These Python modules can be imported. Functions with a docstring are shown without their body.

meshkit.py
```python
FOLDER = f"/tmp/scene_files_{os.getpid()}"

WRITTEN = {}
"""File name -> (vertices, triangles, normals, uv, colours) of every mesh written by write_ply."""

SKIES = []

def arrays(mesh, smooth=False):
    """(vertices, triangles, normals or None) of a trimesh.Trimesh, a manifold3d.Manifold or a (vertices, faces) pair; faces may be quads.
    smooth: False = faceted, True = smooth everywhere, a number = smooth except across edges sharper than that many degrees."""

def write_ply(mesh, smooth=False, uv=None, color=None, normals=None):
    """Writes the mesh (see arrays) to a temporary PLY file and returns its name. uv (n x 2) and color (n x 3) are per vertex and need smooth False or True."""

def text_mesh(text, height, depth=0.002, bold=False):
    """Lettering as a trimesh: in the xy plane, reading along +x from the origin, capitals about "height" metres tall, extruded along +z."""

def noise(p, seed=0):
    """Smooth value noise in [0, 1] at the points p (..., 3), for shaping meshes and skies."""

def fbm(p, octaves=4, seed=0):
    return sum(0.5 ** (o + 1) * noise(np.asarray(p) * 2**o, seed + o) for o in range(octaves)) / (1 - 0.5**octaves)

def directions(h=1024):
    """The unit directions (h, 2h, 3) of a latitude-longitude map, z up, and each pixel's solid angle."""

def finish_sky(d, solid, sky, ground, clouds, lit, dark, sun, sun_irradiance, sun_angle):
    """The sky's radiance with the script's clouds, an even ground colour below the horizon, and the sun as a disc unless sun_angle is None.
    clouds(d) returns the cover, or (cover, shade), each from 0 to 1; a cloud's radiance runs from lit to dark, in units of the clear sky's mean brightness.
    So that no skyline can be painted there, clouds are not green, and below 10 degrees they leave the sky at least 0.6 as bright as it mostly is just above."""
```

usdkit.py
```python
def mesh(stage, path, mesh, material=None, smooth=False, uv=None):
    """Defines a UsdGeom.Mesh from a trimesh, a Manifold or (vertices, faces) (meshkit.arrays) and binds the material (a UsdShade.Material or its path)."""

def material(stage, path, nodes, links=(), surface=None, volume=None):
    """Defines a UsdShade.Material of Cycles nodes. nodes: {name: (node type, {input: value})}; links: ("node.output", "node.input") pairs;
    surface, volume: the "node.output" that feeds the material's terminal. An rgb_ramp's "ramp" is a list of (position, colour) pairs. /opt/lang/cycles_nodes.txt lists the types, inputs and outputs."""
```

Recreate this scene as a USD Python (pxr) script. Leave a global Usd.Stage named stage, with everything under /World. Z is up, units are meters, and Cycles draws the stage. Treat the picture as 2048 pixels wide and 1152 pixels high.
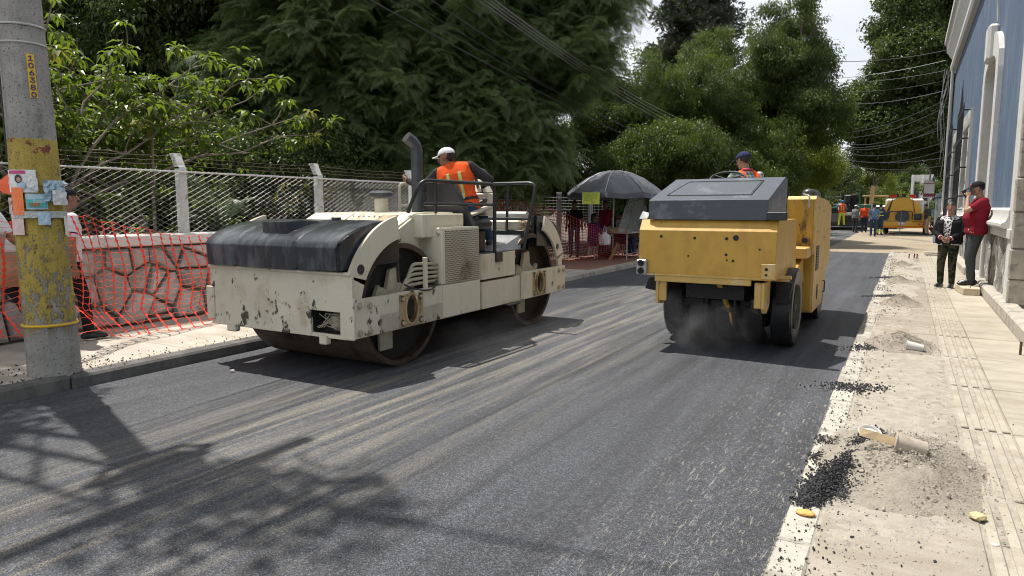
import math, random
import numpy as np, trimesh, manifold3d as m3, usdkit, meshkit
from shapely.geometry import Polygon, box as sbox, LineString
from shapely.ops import voronoi_diagram
from shapely.geometry import MultiPoint
from pxr import Usd, UsdGeom, UsdLux, UsdShade, Gf, Sdf, Vt

stage = Usd.Stage.CreateInMemory()
UsdGeom.SetStageUpAxis(stage, "Z")
UsdGeom.Xform.Define(stage, "/World")
stage.SetDefaultPrim(stage.GetPrimAtPath("/World"))
UsdGeom.Scope.Define(stage, "/World/Looks")

# ---------------------------------------------------------------- camera, sky, sun, exposure
TH, PSI = math.radians(6.727), math.radians(29.92)
FW = np.array([-math.sin(PSI) * math.cos(TH), math.cos(PSI) * math.cos(TH), -math.sin(TH)])
RT = np.array([math.cos(PSI), math.sin(PSI), 0.0])
UP = np.cross(RT, FW)
cam = UsdGeom.Camera.Define(stage, "/World/camera")
cam.CreateHorizontalApertureAttr(36.0)
cam.CreateVerticalApertureAttr(20.25)
cam.CreateFocalLengthAttr(36.0 * 1365 / 2048)
cam.CreateFStopAttr(0.0)
cam.CreateFocusDistanceAttr(9.0)
cam.AddTransformOp().Set(Gf.Matrix4d(*RT, 0, *UP, 0, *(-FW), 0, 0, 0, 1.5, 1))
EXPOSURE = 0.4
cam.CreateExposureAttr(EXPOSURE)

SUN = np.array([-0.37, 0.10, 1.0]); SUN /= np.linalg.norm(SUN)
SUN_EL, SUN_ROT = math.asin(SUN[2]), math.atan2(SUN[0], SUN[1])
dome = UsdLux.DomeLight.Define(stage, "/World/sky")
dome.GetPrim().SetCustomDataByKey("kind", "structure")
skymat = usdkit.material(stage, "/World/Looks/sky_with_thin_cloud", {
    "sky": ("sky_texture", {"sky_type": "single_scattering", "sun_disc": False, "sun_elevation": SUN_EL, "sun_rotation": SUN_ROT, "air_density": 1.0, "aerosol_density": 2.0}),
    "tc": ("texture_coordinate", {}),
    "map": ("mapping", {"scale": (1.2, 1.2, 3.0)}),
    "n": ("noise_texture", {"scale": 1.7, "detail": 6.0, "roughness": 0.6}),
    "r": ("map_range", {"from_min": 0.30, "from_max": 0.70, "to_min": 0.62, "to_max": 1.0, "clamp": True}),
    "m": ("mix_color", {"b": (8.6, 8.9, 9.3), "use_clamp_result": False}),
    "bg": ("background_shader", {"strength": 0.088}),
}, [("tc.generated", "map.vector"), ("map.vector", "n.vector"), ("n.fac", "r.value"), ("r.result", "m.fac"), ("sky.color", "m.a"), ("m.result", "bg.color")], surface="bg.background")
UsdShade.MaterialBindingAPI.Apply(dome.GetPrim()).Bind(skymat)

sun = UsdLux.DistantLight.Define(stage, "/World/sun")
sun.CreateIntensityAttr(1.25)
sun.CreateAngleAttr(0.55)
sun.CreateNormalizeAttr(True)
sun.CreateColorAttr(Gf.Vec3f(1.0, 0.955, 0.885))
zz = SUN; xx = np.cross([0, 1.0, 0], zz); xx /= np.linalg.norm(xx); yy = np.cross(zz, xx)
sun.AddTransformOp().Set(Gf.Matrix4d(*xx, 0, *yy, 0, *zz, 0, 0, 0, 30, 1))

# ---------------------------------------------------------------- helpers
R = np.random.RandomState(7)
rnd = random.Random(11)
USED, ORIGIN = {}, {}


def numbered(parent, name):
    k = (parent, name)
    n = USED.get(k, 0)
    USED[k] = n + 1
    return name if n == 0 else f"{name}_{n:03d}"


class MB:
    """Collects shapes that become one mesh."""
    def __init__(self):
        self.v, self.f, self.n = [], [], 0

    def raw(self, v, f):
        v = np.asarray(v, float); f = np.asarray(f, int)
        if f.ndim == 2 and f.shape[1] == 4:
            f = np.vstack([f[:, [0, 1, 2]], f[:, [0, 2, 3]]])
        self.v.append(v); self.f.append(f + self.n); self.n += len(v)
        return self

    def add(self, m):
        if hasattr(m, "to_mesh"):
            k = m.to_mesh(); return self.raw(k.vert_properties[:, :3], k.tri_verts)
        return self.raw(m.vertices, m.faces)

    def box(self, x0, x1, y0, y1, z0, z1):
        v = [(x, y, z) for x in (x0, x1) for y in (y0, y1) for z in (z0, z1)]
        return self.raw(v, [(0, 1, 3, 2), (4, 6, 7, 5), (0, 4, 5, 1), (2, 3, 7, 6), (0, 2, 6, 4), (1, 5, 7, 3)])

    def rbox(self, x0, x1, y0, y1, z0, z1, r=0.01):
        """Box with chamfered edges."""
        r = min(r, (x1 - x0) * .45, (y1 - y0) * .45, (z1 - z0) * .45)
        pts = []
        for x, sx in ((x0, 1), (x1, -1)):
            for y, sy in ((y0, 1), (y1, -1)):
                for z, sz in ((z0, 1), (z1, -1)):
                    pts += [(x, y + sy * r, z + sz * r), (x + sx * r, y, z + sz * r), (x + sx * r, y + sy * r, z)]
        return self.add(m3.Manifold.hull_points(np.array(pts)))

    def obox(self, c, size, rz=0.0, rx=0.0, ry=0.0, r=0.0):
        m = MB()
        h = np.array(size) / 2
        (m.rbox(-h[0], h[0], -h[1], h[1], -h[2], h[2], r) if r else m.box(-h[0], h[0], -h[1], h[1], -h[2], h[2]))
        v, f = m.get()
        T = trimesh.transformations.euler_matrix(rx, ry, rz, "sxyz")[:3, :3]
        return self.raw(v @ T.T + np.array(c), f)

    def hull(self, pts):
        return self.add(m3.Manifold.hull_points(np.asarray(pts, float)))

    def cyl(self, p0, p1, r0, r1=None, n=12, caps=True):
        r1 = r0 if r1 is None else r1
        p0, p1 = np.asarray(p0, float), np.asarray(p1, float)
        t = p1 - p0; t /= np.linalg.norm(t) + 1e-12
        a = np.cross(t, [0, 0, 1.0] if abs(t[2]) < .9 else [1.0, 0, 0]); a /= np.linalg.norm(a); b = np.cross(t, a)
        an = np.arange(n) * 2 * np.pi / n
        ring = np.cos(an)[:, None] * a + np.sin(an)[:, None] * b
        v = np.vstack([p0 + ring * r0, p1 + ring * r1, [p0], [p1]])
        i = np.arange(n); j = (i + 1) % n
        f = [np.stack([i, j, n + j], 1), np.stack([i, n + j, n + i], 1)]
        if caps:
            f += [np.stack([j, i, np.full(n, 2 * n)], 1), np.stack([n + i, n + j, np.full(n, 2 * n + 1)], 1)]
        return self.raw(v, np.vstack(f))

    def tube(self, pts, r, n=8, closed=False):
        p = np.asarray(pts, float); k = len(p)
        r = np.broadcast_to(np.asarray(r, float), (k,))
        t = np.gradient(p, axis=0) if not closed else np.roll(p, -1, 0) - np.roll(p, 1, 0)
        t /= np.linalg.norm(t, axis=1, keepdims=True) + 1e-12
        a = np.cross(t[0], [0, 0, 1.0] if abs(t[0, 2]) < .9 else [1.0, 0, 0]); a /= np.linalg.norm(a)
        A = []
        for q in t:
            a = a - q * (a @ q); a /= np.linalg.norm(a) + 1e-12; A.append(a)
        A = np.array(A); B = np.cross(t, A)
        an = np.arange(n) * 2 * np.pi / n
        v = (p[:, None] + r[:, None, None] * (np.cos(an)[None, :, None] * A[:, None] + np.sin(an)[None, :, None] * B[:, None])).reshape(-1, 3)
        f = []
        for i in range(k if closed else k - 1):
            i2 = (i + 1) % k
            for j in range(n):
                f.append((i * n + j, i * n + (j + 1) % n, i2 * n + (j + 1) % n, i2 * n + j))
        f = np.array(f); f = np.vstack([f[:, [0, 1, 2]], f[:, [0, 2, 3]]])
        if not closed:
            v = np.vstack([v, [p[0]], [p[-1]]]); i = np.arange(n); j = (i + 1) % n
            f = np.vstack([f, np.stack([j, i, np.full(n, k * n)], 1), np.stack([(k - 1) * n + i, (k - 1) * n + j, np.full(n, k * n + 1)], 1)])
        return self.raw(v, f)

    def rail(self, pts, r, bend=0.1, n=10):
        return self.tube(fillet(pts, bend), r, n)

    def prism(self, poly, axis, a0, a1):
        """poly: shapely polygon or list of 2-D points in the plane across the axis (x: (y,z), y: (x,z), z: (x,y))."""
        P = poly if hasattr(poly, "geom_type") else Polygon(poly)
        rings = []
        for g_ in getattr(P, "geoms", [P]):
            if g_.geom_type != "Polygon" or g_.area < 1e-9: continue
            rings += [np.array(g_.exterior.coords)[:-1, :2]] + [np.array(q.coords)[:-1, :2] for q in g_.interiors]
        k = m3.Manifold.extrude(m3.CrossSection([np.ascontiguousarray(r_) for r_ in rings], m3.FillRule.EvenOdd), a1 - a0).to_mesh()
        v = np.array(k.vert_properties[:, :3], float); f = np.array(k.tri_verts); h = v[:, 2] + a0
        if axis == "x": w = np.stack([h, v[:, 0], v[:, 1]], 1)
        elif axis == "y": w = np.stack([v[:, 0], h, v[:, 1]], 1); f = f[:, ::-1]
        else: w = np.stack([v[:, 0], v[:, 1], h], 1)
        return self.raw(w, f)

    def sphere(self, c, r, sub=2):
        s = trimesh.creation.icosphere(sub, 1.0)
        return self.raw(np.array(s.vertices) * np.broadcast_to(r, (3,)) + np.array(c), s.faces)

    def lathe(self, prof, c=(0, 0, 0), n=24, axis="z"):
        m = trimesh.creation.revolve(np.asarray(prof, float), sections=n)
        v = np.array(m.vertices)
        if axis == "x": v = v[:, [2, 0, 1]]
        if axis == "y": v = v[:, [1, 2, 0]]
        return self.raw(v + np.array(c), m.faces)

    def get(self):
        return np.vstack(self.v), np.vstack(self.f)


def fillet(pts, r, k=5):
    pts = [np.asarray(p, float) for p in pts]
    out = [pts[0]]
    for a, b, c in zip(pts[:-2], pts[1:-1], pts[2:]):
        u, w = a - b, c - b
        lu, lw = np.linalg.norm(u), np.linalg.norm(w)
        d = min(r, lu * .49, lw * .49)
        p0, p1 = b + u / lu * d, b + w / lw * d
        for t in np.linspace(0, 1, k):
            out.append((1 - t) ** 2 * p0 + 2 * t * (1 - t) * b + t * t * p1)
    out.append(pts[-1])
    return np.array(out)


def path_of(parent):
    return "/World" if parent is None else (parent if isinstance(parent, str) else str(parent.GetPath()))


def obj(name, m, mat, parent=None, smooth=False, local=False, lp=None, kind=None, label=None):
    """One Mesh prim. Coordinates are the world's unless local."""
    pp = path_of(parent)
    v, f = m.get() if isinstance(m, MB) else meshkit.arrays(m)[:2]
    if not local:
        v = v - ORIGIN.get(pp, np.zeros(3))
    path = pp + "/" + numbered(pp, name)
    g = usdkit.mesh(stage, path, (v, f), MATS[mat] if isinstance(mat, str) else mat, smooth=smooth)
    if lp is not None:
        pts = np.array(g.GetPointsAttr().Get())
        UsdGeom.PrimvarsAPI(g).CreatePrimvar("lp", Sdf.ValueTypeNames.Float3Array, "vertex").Set(Vt.Vec3fArray.FromNumpy(pts.astype(np.float32)))
    p = g.GetPrim()
    ORIGIN[path] = ORIGIN.get(pp, np.zeros(3)) if not local else np.zeros(3)
    if kind: p.SetCustomDataByKey("kind", kind)
    if label: p.SetCustomDataByKey("label", label)
    return p


def tag(p, label, cat, group=None, kind=None):
    if label: p.SetCustomDataByKey("label", label)
    if cat: p.SetCustomDataByKey("category", cat)
    if group: p.SetCustomDataByKey("group", group)
    if kind: p.SetCustomDataByKey("kind", kind)
    return p


def thing(name, label, cat, loc=(0, 0, 0), rz=0.0, group=None, kind=None):
    path = "/World/" + numbered("/World", name)
    x = UsdGeom.Xform.Define(stage, path)
    x.AddTranslateOp().Set(Gf.Vec3d(*map(float, loc)))
    if rz: x.AddRotateZOp().Set(float(rz))
    ORIGIN[path] = np.array(loc, float)
    return tag(x.GetPrim(), label, cat, group, kind)


def struct(name, m, mat, **k):
    p = obj(name, m, mat, **k); p.SetCustomDataByKey("kind", "structure"); return p


def copy_of(root, loc, rz, label, group):
    c = root.GetCustomData()
    path = "/World/" + numbered("/World", root.GetName())
    x = UsdGeom.Xform.Define(stage, path)
    p = x.GetPrim(); p.GetReferences().AddInternalReference(root.GetPath()); p.SetInstanceable(True)
    x.ClearXformOpOrder(); x.AddTranslateOp().Set(Gf.Vec3d(*map(float, loc)))
    x.AddRotateZOp().Set(float(rz))
    return tag(p, label, c["category"], group)


# ---------------------------------------------------------------- materials
MATS = {}


def mat(name, nodes, links, surface="p.BSDF", volume=None):
    MATS[name] = usdkit.material(stage, "/World/Looks/" + name, nodes, links, surface=surface, volume=volume)
    return MATS[name]


def plain(name, col, rough=0.6, metal=0.0, var=0.18, scale=6.0, bump=0.0, bscale=60.0, spec=0.5, bevel=0.0, coat=0.0, dirt=None, dirt_at=(0.56, 0.64), dirt_scale=3.0, dirt2=None, dirt2_at=(0.60, 0.64), dirt2_scale=9.0, stretch=(1, 1, 1)):
    """Base colour with tonal variation, optional two dirt or wear layers, fine relief and rounded edges."""
    c = np.array(col, float)
    N = {"g": ("geometry", {}), "mp": ("mapping", {"scale": stretch}),
         "n": ("noise_texture", {"scale": scale, "detail": 5.0, "roughness": 0.6}),
         "r": ("rgb_ramp", {"ramp": [(0.25, tuple(c * (1 - var))), (0.75, tuple(np.minimum(c * (1 + var), 0.95)))]}),
         "p": ("principled_bsdf", {"roughness": rough, "metallic": metal, "specular_ior_level": spec, "coat_weight": coat, "coat_roughness": 0.2})}
    L = [("g.position", "mp.vector"), ("mp.vector", "n.vector"), ("n.fac", "r.fac")]
    last = "r.color"
    for i, (d, at, sc) in enumerate(((dirt, dirt_at, dirt_scale), (dirt2, dirt2_at, dirt2_scale))):
        if d is None: continue
        N[f"dn{i}"] = ("noise_texture", {"scale": sc, "detail": 8.0, "roughness": 0.68})
        N[f"dr{i}"] = ("map_range", {"from_min": at[0], "from_max": at[1], "clamp": True})
        N[f"dm{i}"] = ("mix_color", {"b": d})
        L += [("mp.vector", f"dn{i}.vector"), (f"dn{i}.fac", f"dr{i}.value"), (f"dr{i}.result", f"dm{i}.fac"), (last, f"dm{i}.a")]
        last = f"dm{i}.result"
    L.append((last, "p.base_color"))
    nrm = None
    if bevel:
        N["bv"] = ("bevel", {"radius": bevel, "samples": 4}); nrm = "bv.bevel"
    if bump:
        N["bn"] = ("noise_texture", {"scale": bscale, "detail": 4.0, "roughness": 0.65})
        N["bp"] = ("bump", {"strength": 1.0, "distance": bump})
        L += [("g.position", "bn.vector"), ("bn.fac", "bp.height")]
        if nrm: L.append((nrm, "bp.normal"))
        nrm = "bp.normal"
    if nrm: L.append((nrm, "p.normal"))
    return mat(name, N, L)


def leafmat(name, dark, light, trans=0.35, rough=0.42, spec=0.5):
    """Leaves: tone varies from leaf to leaf and from cluster to cluster, light shines through."""
    mat(name, {"g": ("geometry", {}), "oi": ("object_info", {}),
               "a": ("math", {"math_type": "multiply", "value2": 0.62}), "b": ("math", {"math_type": "multiply_add", "value2": 0.38}),
               "r": ("rgb_ramp", {"ramp": [(0.0, dark), (0.55, tuple((np.array(dark) + np.array(light)) / 2)), (1.0, light)]}),
               "p": ("principled_bsdf", {"roughness": rough, "specular_ior_level": spec}),
               "h": ("hsv", {"value": 1.6, "saturation": 1.1}), "t": ("translucent_bsdf", {}), "m": ("mix_closure", {"fac": trans})},
        [("g.random_per_island", "a.value1"), ("oi.random", "b.value1"), ("a.value", "b.value3"), ("b.value", "r.fac"), ("r.color", "p.base_color"), ("r.color", "h.color"), ("h.color", "t.color"), ("p.BSDF", "m.closure1"), ("t.BSDF", "m.closure2")], surface="m.closure")
# ---------------------------------------------------------------- ground materials
mat("fresh_asphalt", {
    "g": ("geometry", {}),
    "v": ("voronoi_texture", {"scale": 150.0, "feature": "f1"}),
    "v2": ("voronoi_texture", {"scale": 210.0, "feature": "f1"}),
    "sc": ("separate_color", {}),
    "sp": ("rgb_ramp", {"ramp": [(0.0, (0.024, 0.0255, 0.030)), (0.45, (0.043, 0.0455, 0.052)), (0.8, (0.070, 0.074, 0.084)), (1.0, (0.14, 0.147, 0.166))]}),
    # streaks along the street, left by the rollers
    "mp": ("mapping", {"scale": (3.2, 0.16, 1.0)}), "st": ("noise_texture", {"scale": 1.6, "detail": 6.0, "roughness": 0.62, "distortion": 0.25}),
    "stm": ("map_range", {"from_min": 0.36, "from_max": 0.64, "to_min": 0.70, "to_max": 1.28, "clamp": True}),
    "mul": ("mix_color", {"blend_type": "multiply", "fac": 1.0, "use_clamp_result": False}),
    # sandy dust in two bands, along the street
    "sep": ("separate_xyz", {}), "mp2": ("mapping", {"scale": (5.5, 0.22, 1.0), "location": (3.7, 1.3, 0)}), "sd": ("noise_texture", {"scale": 1.7, "detail": 7.0, "roughness": 0.66}),
    "sdr": ("map_range", {"from_min": 0.46, "from_max": 0.64, "clamp": True}),
    "bd": ("math", {"math_type": "add", "value2": 3.4}), "bd2": ("math", {"math_type": "absolute"}), "bd3": ("map_range", {"from_min": 0.25, "from_max": 1.5, "to_min": 1.0, "to_max": 0.0, "clamp": True}),
    "grit": ("noise_texture", {"scale": 120.0, "detail": 2.0}), "gritr": ("map_range", {"from_min": 0.36, "from_max": 0.60, "clamp": True}),
    "f1": ("math", {"math_type": "multiply"}), "f2": ("math", {"math_type": "multiply"}),
    "dm": ("mix_color", {"b": (0.27, 0.24, 0.185)}),
    # pale smears near the right kerb
    "mp3": ("mapping", {"scale": (24.0, 3.6, 1.0)}), "sm": ("noise_texture", {"scale": 2.6, "detail": 5.0, "roughness": 0.75, "distortion": 0.6}), "smr": ("map_range", {"from_min": 0.565, "from_max": 0.63, "clamp": True}),
    "be": ("map_range", {"from_min": -1.45, "from_max": -0.95, "to_min": 0.0, "to_max": 0.75, "clamp": True}), "f3": ("math", {"math_type": "multiply"}), "ym": ("map_range", {"from_min": 5.2, "from_max": 7.5, "to_min": 1.0, "to_max": 0.0, "clamp": True}), "f4": ("math", {"math_type": "multiply"}), "dm2": ("mix_color", {"b": (0.30, 0.285, 0.25)}),
    "big": ("noise_texture", {"scale": 0.7, "detail": 3.0}), "bigr": ("map_range", {"from_min": 0.3, "from_max": 0.7, "to_min": 0.88, "to_max": 1.14}),
    "mul2": ("mix_color", {"blend_type": "multiply", "fac": 1.0, "use_clamp_result": False}),
    # dark seams where the paver's lanes meet
    "wv": ("math", {"math_type": "add", "value2": 2.55}), "wva": ("math", {"math_type": "absolute"}), "wn": ("noise_texture", {"scale": 3.0}), "wvn": ("math", {"math_type": "multiply_add", "value2": 0.10, "value3": -0.05}),
    "wvs": ("math", {"math_type": "add"}), "wvr": ("map_range", {"from_min": 0.006, "from_max": 0.03, "to_min": 0.55, "to_max": 1.0, "clamp": True}), "mul3": ("mix_color", {"blend_type": "multiply", "fac": 1.0, "use_clamp_result": False}),
    "cmb": ("math", {"math_type": "multiply_add", "value2": 0.5}),
    "bmp": ("bump", {"strength": 0.9, "distance": 0.006}),
    "p": ("principled_bsdf", {"roughness": 0.62, "specular_ior_level": 0.45}),
}, [("g.position", "v.vector"), ("g.position", "v2.vector"), ("v.color", "sc.color"), ("sc.r", "sp.fac"),
    ("g.position", "mp.vector"), ("mp.vector", "st.vector"), ("st.fac", "stm.value"), ("sp.color", "mul.a"), ("stm.result", "mul.b"),
    ("g.position", "sep.vector"), ("g.position", "mp2.vector"), ("mp2.vector", "sd.vector"), ("sd.fac", "sdr.value"), ("sep.x", "bd.value1"), ("bd.value", "bd2.value1"), ("bd2.value", "bd3.value"),
    ("g.position", "grit.vector"), ("grit.fac", "gritr.value"), ("sdr.result", "f1.value1"), ("bd3.result", "f1.value2"), ("f1.value", "f2.value1"), ("gritr.result", "f2.value2"),
    ("mul.result", "dm.a"), ("f2.value", "dm.fac"),
    ("g.position", "mp3.vector"), ("mp3.vector", "sm.vector"), ("sm.fac", "smr.value"), ("sep.x", "be.value"), ("smr.result", "f3.value1"), ("be.result", "f3.value2"), ("dm.result", "dm2.a"), ("sep.y", "ym.value"), ("f3.value", "f4.value1"), ("ym.result", "f4.value2"), ("f4.value", "dm2.fac"),
    ("g.position", "big.vector"), ("big.fac", "bigr.value"), ("dm2.result", "mul2.a"), ("bigr.result", "mul2.b"),
    ("sep.x", "wv.value1"), ("mp.vector", "wn.vector"), ("wn.fac", "wvn.value1"), ("wv.value", "wvs.value1"), ("wvn.value", "wvs.value2"), ("wvs.value", "wva.value1"), ("wva.value", "wvr.value"), ("mul2.result", "mul3.a"), ("wvr.result", "mul3.b"),
    ("mul3.result", "p.base_color"), ("v2.distance", "cmb.value1"), ("v.distance", "cmb.value3"), ("cmb.value", "bmp.height"), ("bmp.normal", "p.normal")])

def concrete(name, base, dust, dust_lo=0.42, dust_hi=0.62, spots=(0.10, 0.095, 0.09), spot_at=(0.70, 0.74)):
    mat(name, {
        "g": ("geometry", {}), "oi": ("object_info", {}),
        "n": ("noise_texture", {"scale": 2.3, "detail": 7.0, "roughness": 0.65}), "r": ("rgb_ramp", {"ramp": [(0.3, tuple(np.array(base) * 0.86)), (0.7, tuple(np.array(base) * 1.1))]}),
        "mp": ("mapping", {"scale": (1.0, 2.6, 1.0)}), "d": ("noise_texture", {"scale": 1.3, "detail": 8.0, "roughness": 0.7}), "dr": ("map_range", {"from_min": dust_lo, "from_max": dust_hi, "clamp": True}), "dm": ("mix_color", {"b": dust}),
        "s": ("noise_texture", {"scale": 26.0, "detail": 4.0, "roughness": 0.7}), "sr": ("map_range", {"from_min": spot_at[0], "from_max": spot_at[1], "to_max": 0.8, "clamp": True}), "sm": ("mix_color", {"b": spots}),
        "f": ("noise_texture", {"scale": 180.0, "detail": 3.0}), "fr": ("map_range", {"from_min": 0.3, "from_max": 0.7, "to_min": 0.84, "to_max": 1.14}), "fm": ("mix_color", {"blend_type": "multiply", "fac": 1.0, "use_clamp_result": False}),
        "tv": ("map_range", {"to_min": 0.93, "to_max": 1.05}), "tm": ("mix_color", {"blend_type": "multiply", "fac": 1.0, "use_clamp_result": False}),
        "bp": ("bump", {"strength": 0.6, "distance": 0.004}), "p": ("principled_bsdf", {"roughness": 0.85, "specular_ior_level": 0.25})},
        [("g.position", "n.vector"), ("n.fac", "r.fac"), ("g.position", "mp.vector"), ("mp.vector", "d.vector"), ("d.fac", "dr.value"), ("r.color", "dm.a"), ("dr.result", "dm.fac"),
         ("g.position", "s.vector"), ("s.fac", "sr.value"), ("dm.result", "sm.a"), ("sr.result", "sm.fac"), ("g.position", "f.vector"), ("f.fac", "fr.value"), ("sm.result", "fm.a"), ("fr.result", "fm.b"),
         ("oi.random", "tv.value"), ("fm.result", "tm.a"), ("tv.result", "tm.b"), ("tm.result", "p.base_color"), ("f.fac", "bp.height"), ("bp.normal", "p.normal")])

concrete("pale_concrete", (0.385, 0.35, 0.285), (0.30, 0.262, 0.205), 0.45, 0.62)
concrete("dusty_concrete", (0.335, 0.30, 0.245), (0.255, 0.222, 0.178), 0.36, 0.60, spot_at=(0.66, 0.70))
concrete("pavement_concrete", (0.44, 0.405, 0.345), (0.35, 0.30, 0.24), 0.48, 0.66)
concrete("kerb_concrete", (0.42, 0.395, 0.345), (0.27, 0.245, 0.205), 0.5, 0.6, spot_at=(0.63, 0.67))
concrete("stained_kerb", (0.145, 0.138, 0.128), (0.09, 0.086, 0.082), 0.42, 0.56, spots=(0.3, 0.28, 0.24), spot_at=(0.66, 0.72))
concrete("sand_dirt", (0.345, 0.285, 0.205), (0.265, 0.22, 0.16), 0.4, 0.6, spots=(0.16, 0.14, 0.12), spot_at=(0.64, 0.7))
concrete("grey_sand", (0.36, 0.31, 0.245), (0.28, 0.24, 0.195), 0.42, 0.6, spots=(0.12, 0.11, 0.10), spot_at=(0.62, 0.68))
plain("dark_soil", (0.085, 0.065, 0.045), 0.95, var=0.4, scale=4, bump=0.02, bscale=30)
plain("paved_far", (0.20, 0.19, 0.175), 0.9, var=0.25, scale=3, bump=0.004)
plain("asphalt_lump", (0.022, 0.022, 0.024), 0.55, var=0.4, scale=60, bump=0.004, bscale=120)
plain("red_paver", (0.24, 0.115, 0.085), 0.85, var=0.3, scale=14, bump=0.003)

def sheet(x0, x1, y0, y1, z, nx=1, ny=1, f=None):
    xs, ys = np.linspace(x0, x1, nx + 1), np.linspace(y0, y1, ny + 1)
    X, Y = np.meshgrid(xs, ys)
    Z = np.full_like(X, z) if f is None else z + f(X, Y)
    v = np.stack([X, Y, Z], -1).reshape(-1, 3)
    i, j = np.meshgrid(np.arange(nx), np.arange(ny)); a = (j * (nx + 1) + i).ravel()
    return MB().raw(v, np.stack([a, a + 1, a + nx + 2, a + nx + 1], 1))

def fb(x, y, s, seed=0, o=4):
    return meshkit.fbm(np.stack([np.asarray(x) * s, np.asarray(y) * s, np.full_like(np.asarray(x, float), seed * 3.7)], -1), o, seed)

# ground sheet to the horizon, park soil behind the stone wall, road, old dug-up surface
struct("ground", sheet(-400, 400, -300, 500, -0.16, 20, 20), "paved_far")
RX0, RX1 = -6.0, -0.42
struct("road", sheet(RX0 - .02, RX1 + .02, -6, 26.3, 0.0, 20, 90, lambda X, Y: -0.012 * ((X + 3.2) / 2.8) ** 2 + 0.004 * fb(X, Y, 1.2) + np.where(Y > 25.9, -0.05 * np.clip((Y - 25.9) / .4, 0, 1), 0)), "fresh_asphalt", smooth=True)
struct("road", sheet(RX0 - .02, -2.55, 26.3, 90, -0.01, 8, 90, lambda X, Y: 0.006 * fb(X, Y, 1.0) + np.where(X > -2.9, -0.03, 0)), "fresh_asphalt", smooth=True)
struct("unpaved_lane", sheet(-2.9, 2.4, 26.0, 140, -0.055, 26, 300, lambda X, Y: 0.05 * (fb(X, Y, 0.9, 3) - .4) + 0.02 * fb(X, Y, 4, 5)), "sand_dirt", smooth=True)
struct("unpaved_verge", sheet(-0.412, 1.3, -4, 26.2, 0.008, 2, 20), "grey_sand")

# right pavement: kerb band, slabs and ribbed guide strip, each slab a piece of its own
pv = thing("pavement", None, None, kind="structure")
SLZ = 0.026
ys = [-2.3 + 1.28 * k for k in range(22)]
for k, y in enumerate(ys):
    y1 = y + 1.28
    for x0, x1, nm, mt in ((-0.27, 0.385, "slab", "dusty_concrete"), (0.685, 1.17, "slab", "pale_concrete")):
        dz = rnd.uniform(-.003, .003)
        obj(nm, MB().rbox(x0 + .004, x1 - .004, y + .005, y1 - .005, -.12, SLZ + dz, .006), mt, pv)
    obj("kerb_block", MB().rbox(RX1 - .005 + rnd.uniform(-.012, .012), -0.276, y + .004 + .3, y1 + .3 - .004, -.15, SLZ + .004 + rnd.uniform(-.003, .003), .010), "kerb_concrete", pv)
    if k < 22:
        b = MB().box(.385, .685, y + .003, y1 - .003, -.12, SLZ - .012)
        for j in range(4):
            xc = .40 + j * .077
            b.rbox(xc, xc + .045, y + .03, y1 - .03, SLZ - .013, SLZ + .004, .006)
        obj("ribbed_strip", b, "pale_concrete", pv, label=None)

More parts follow.
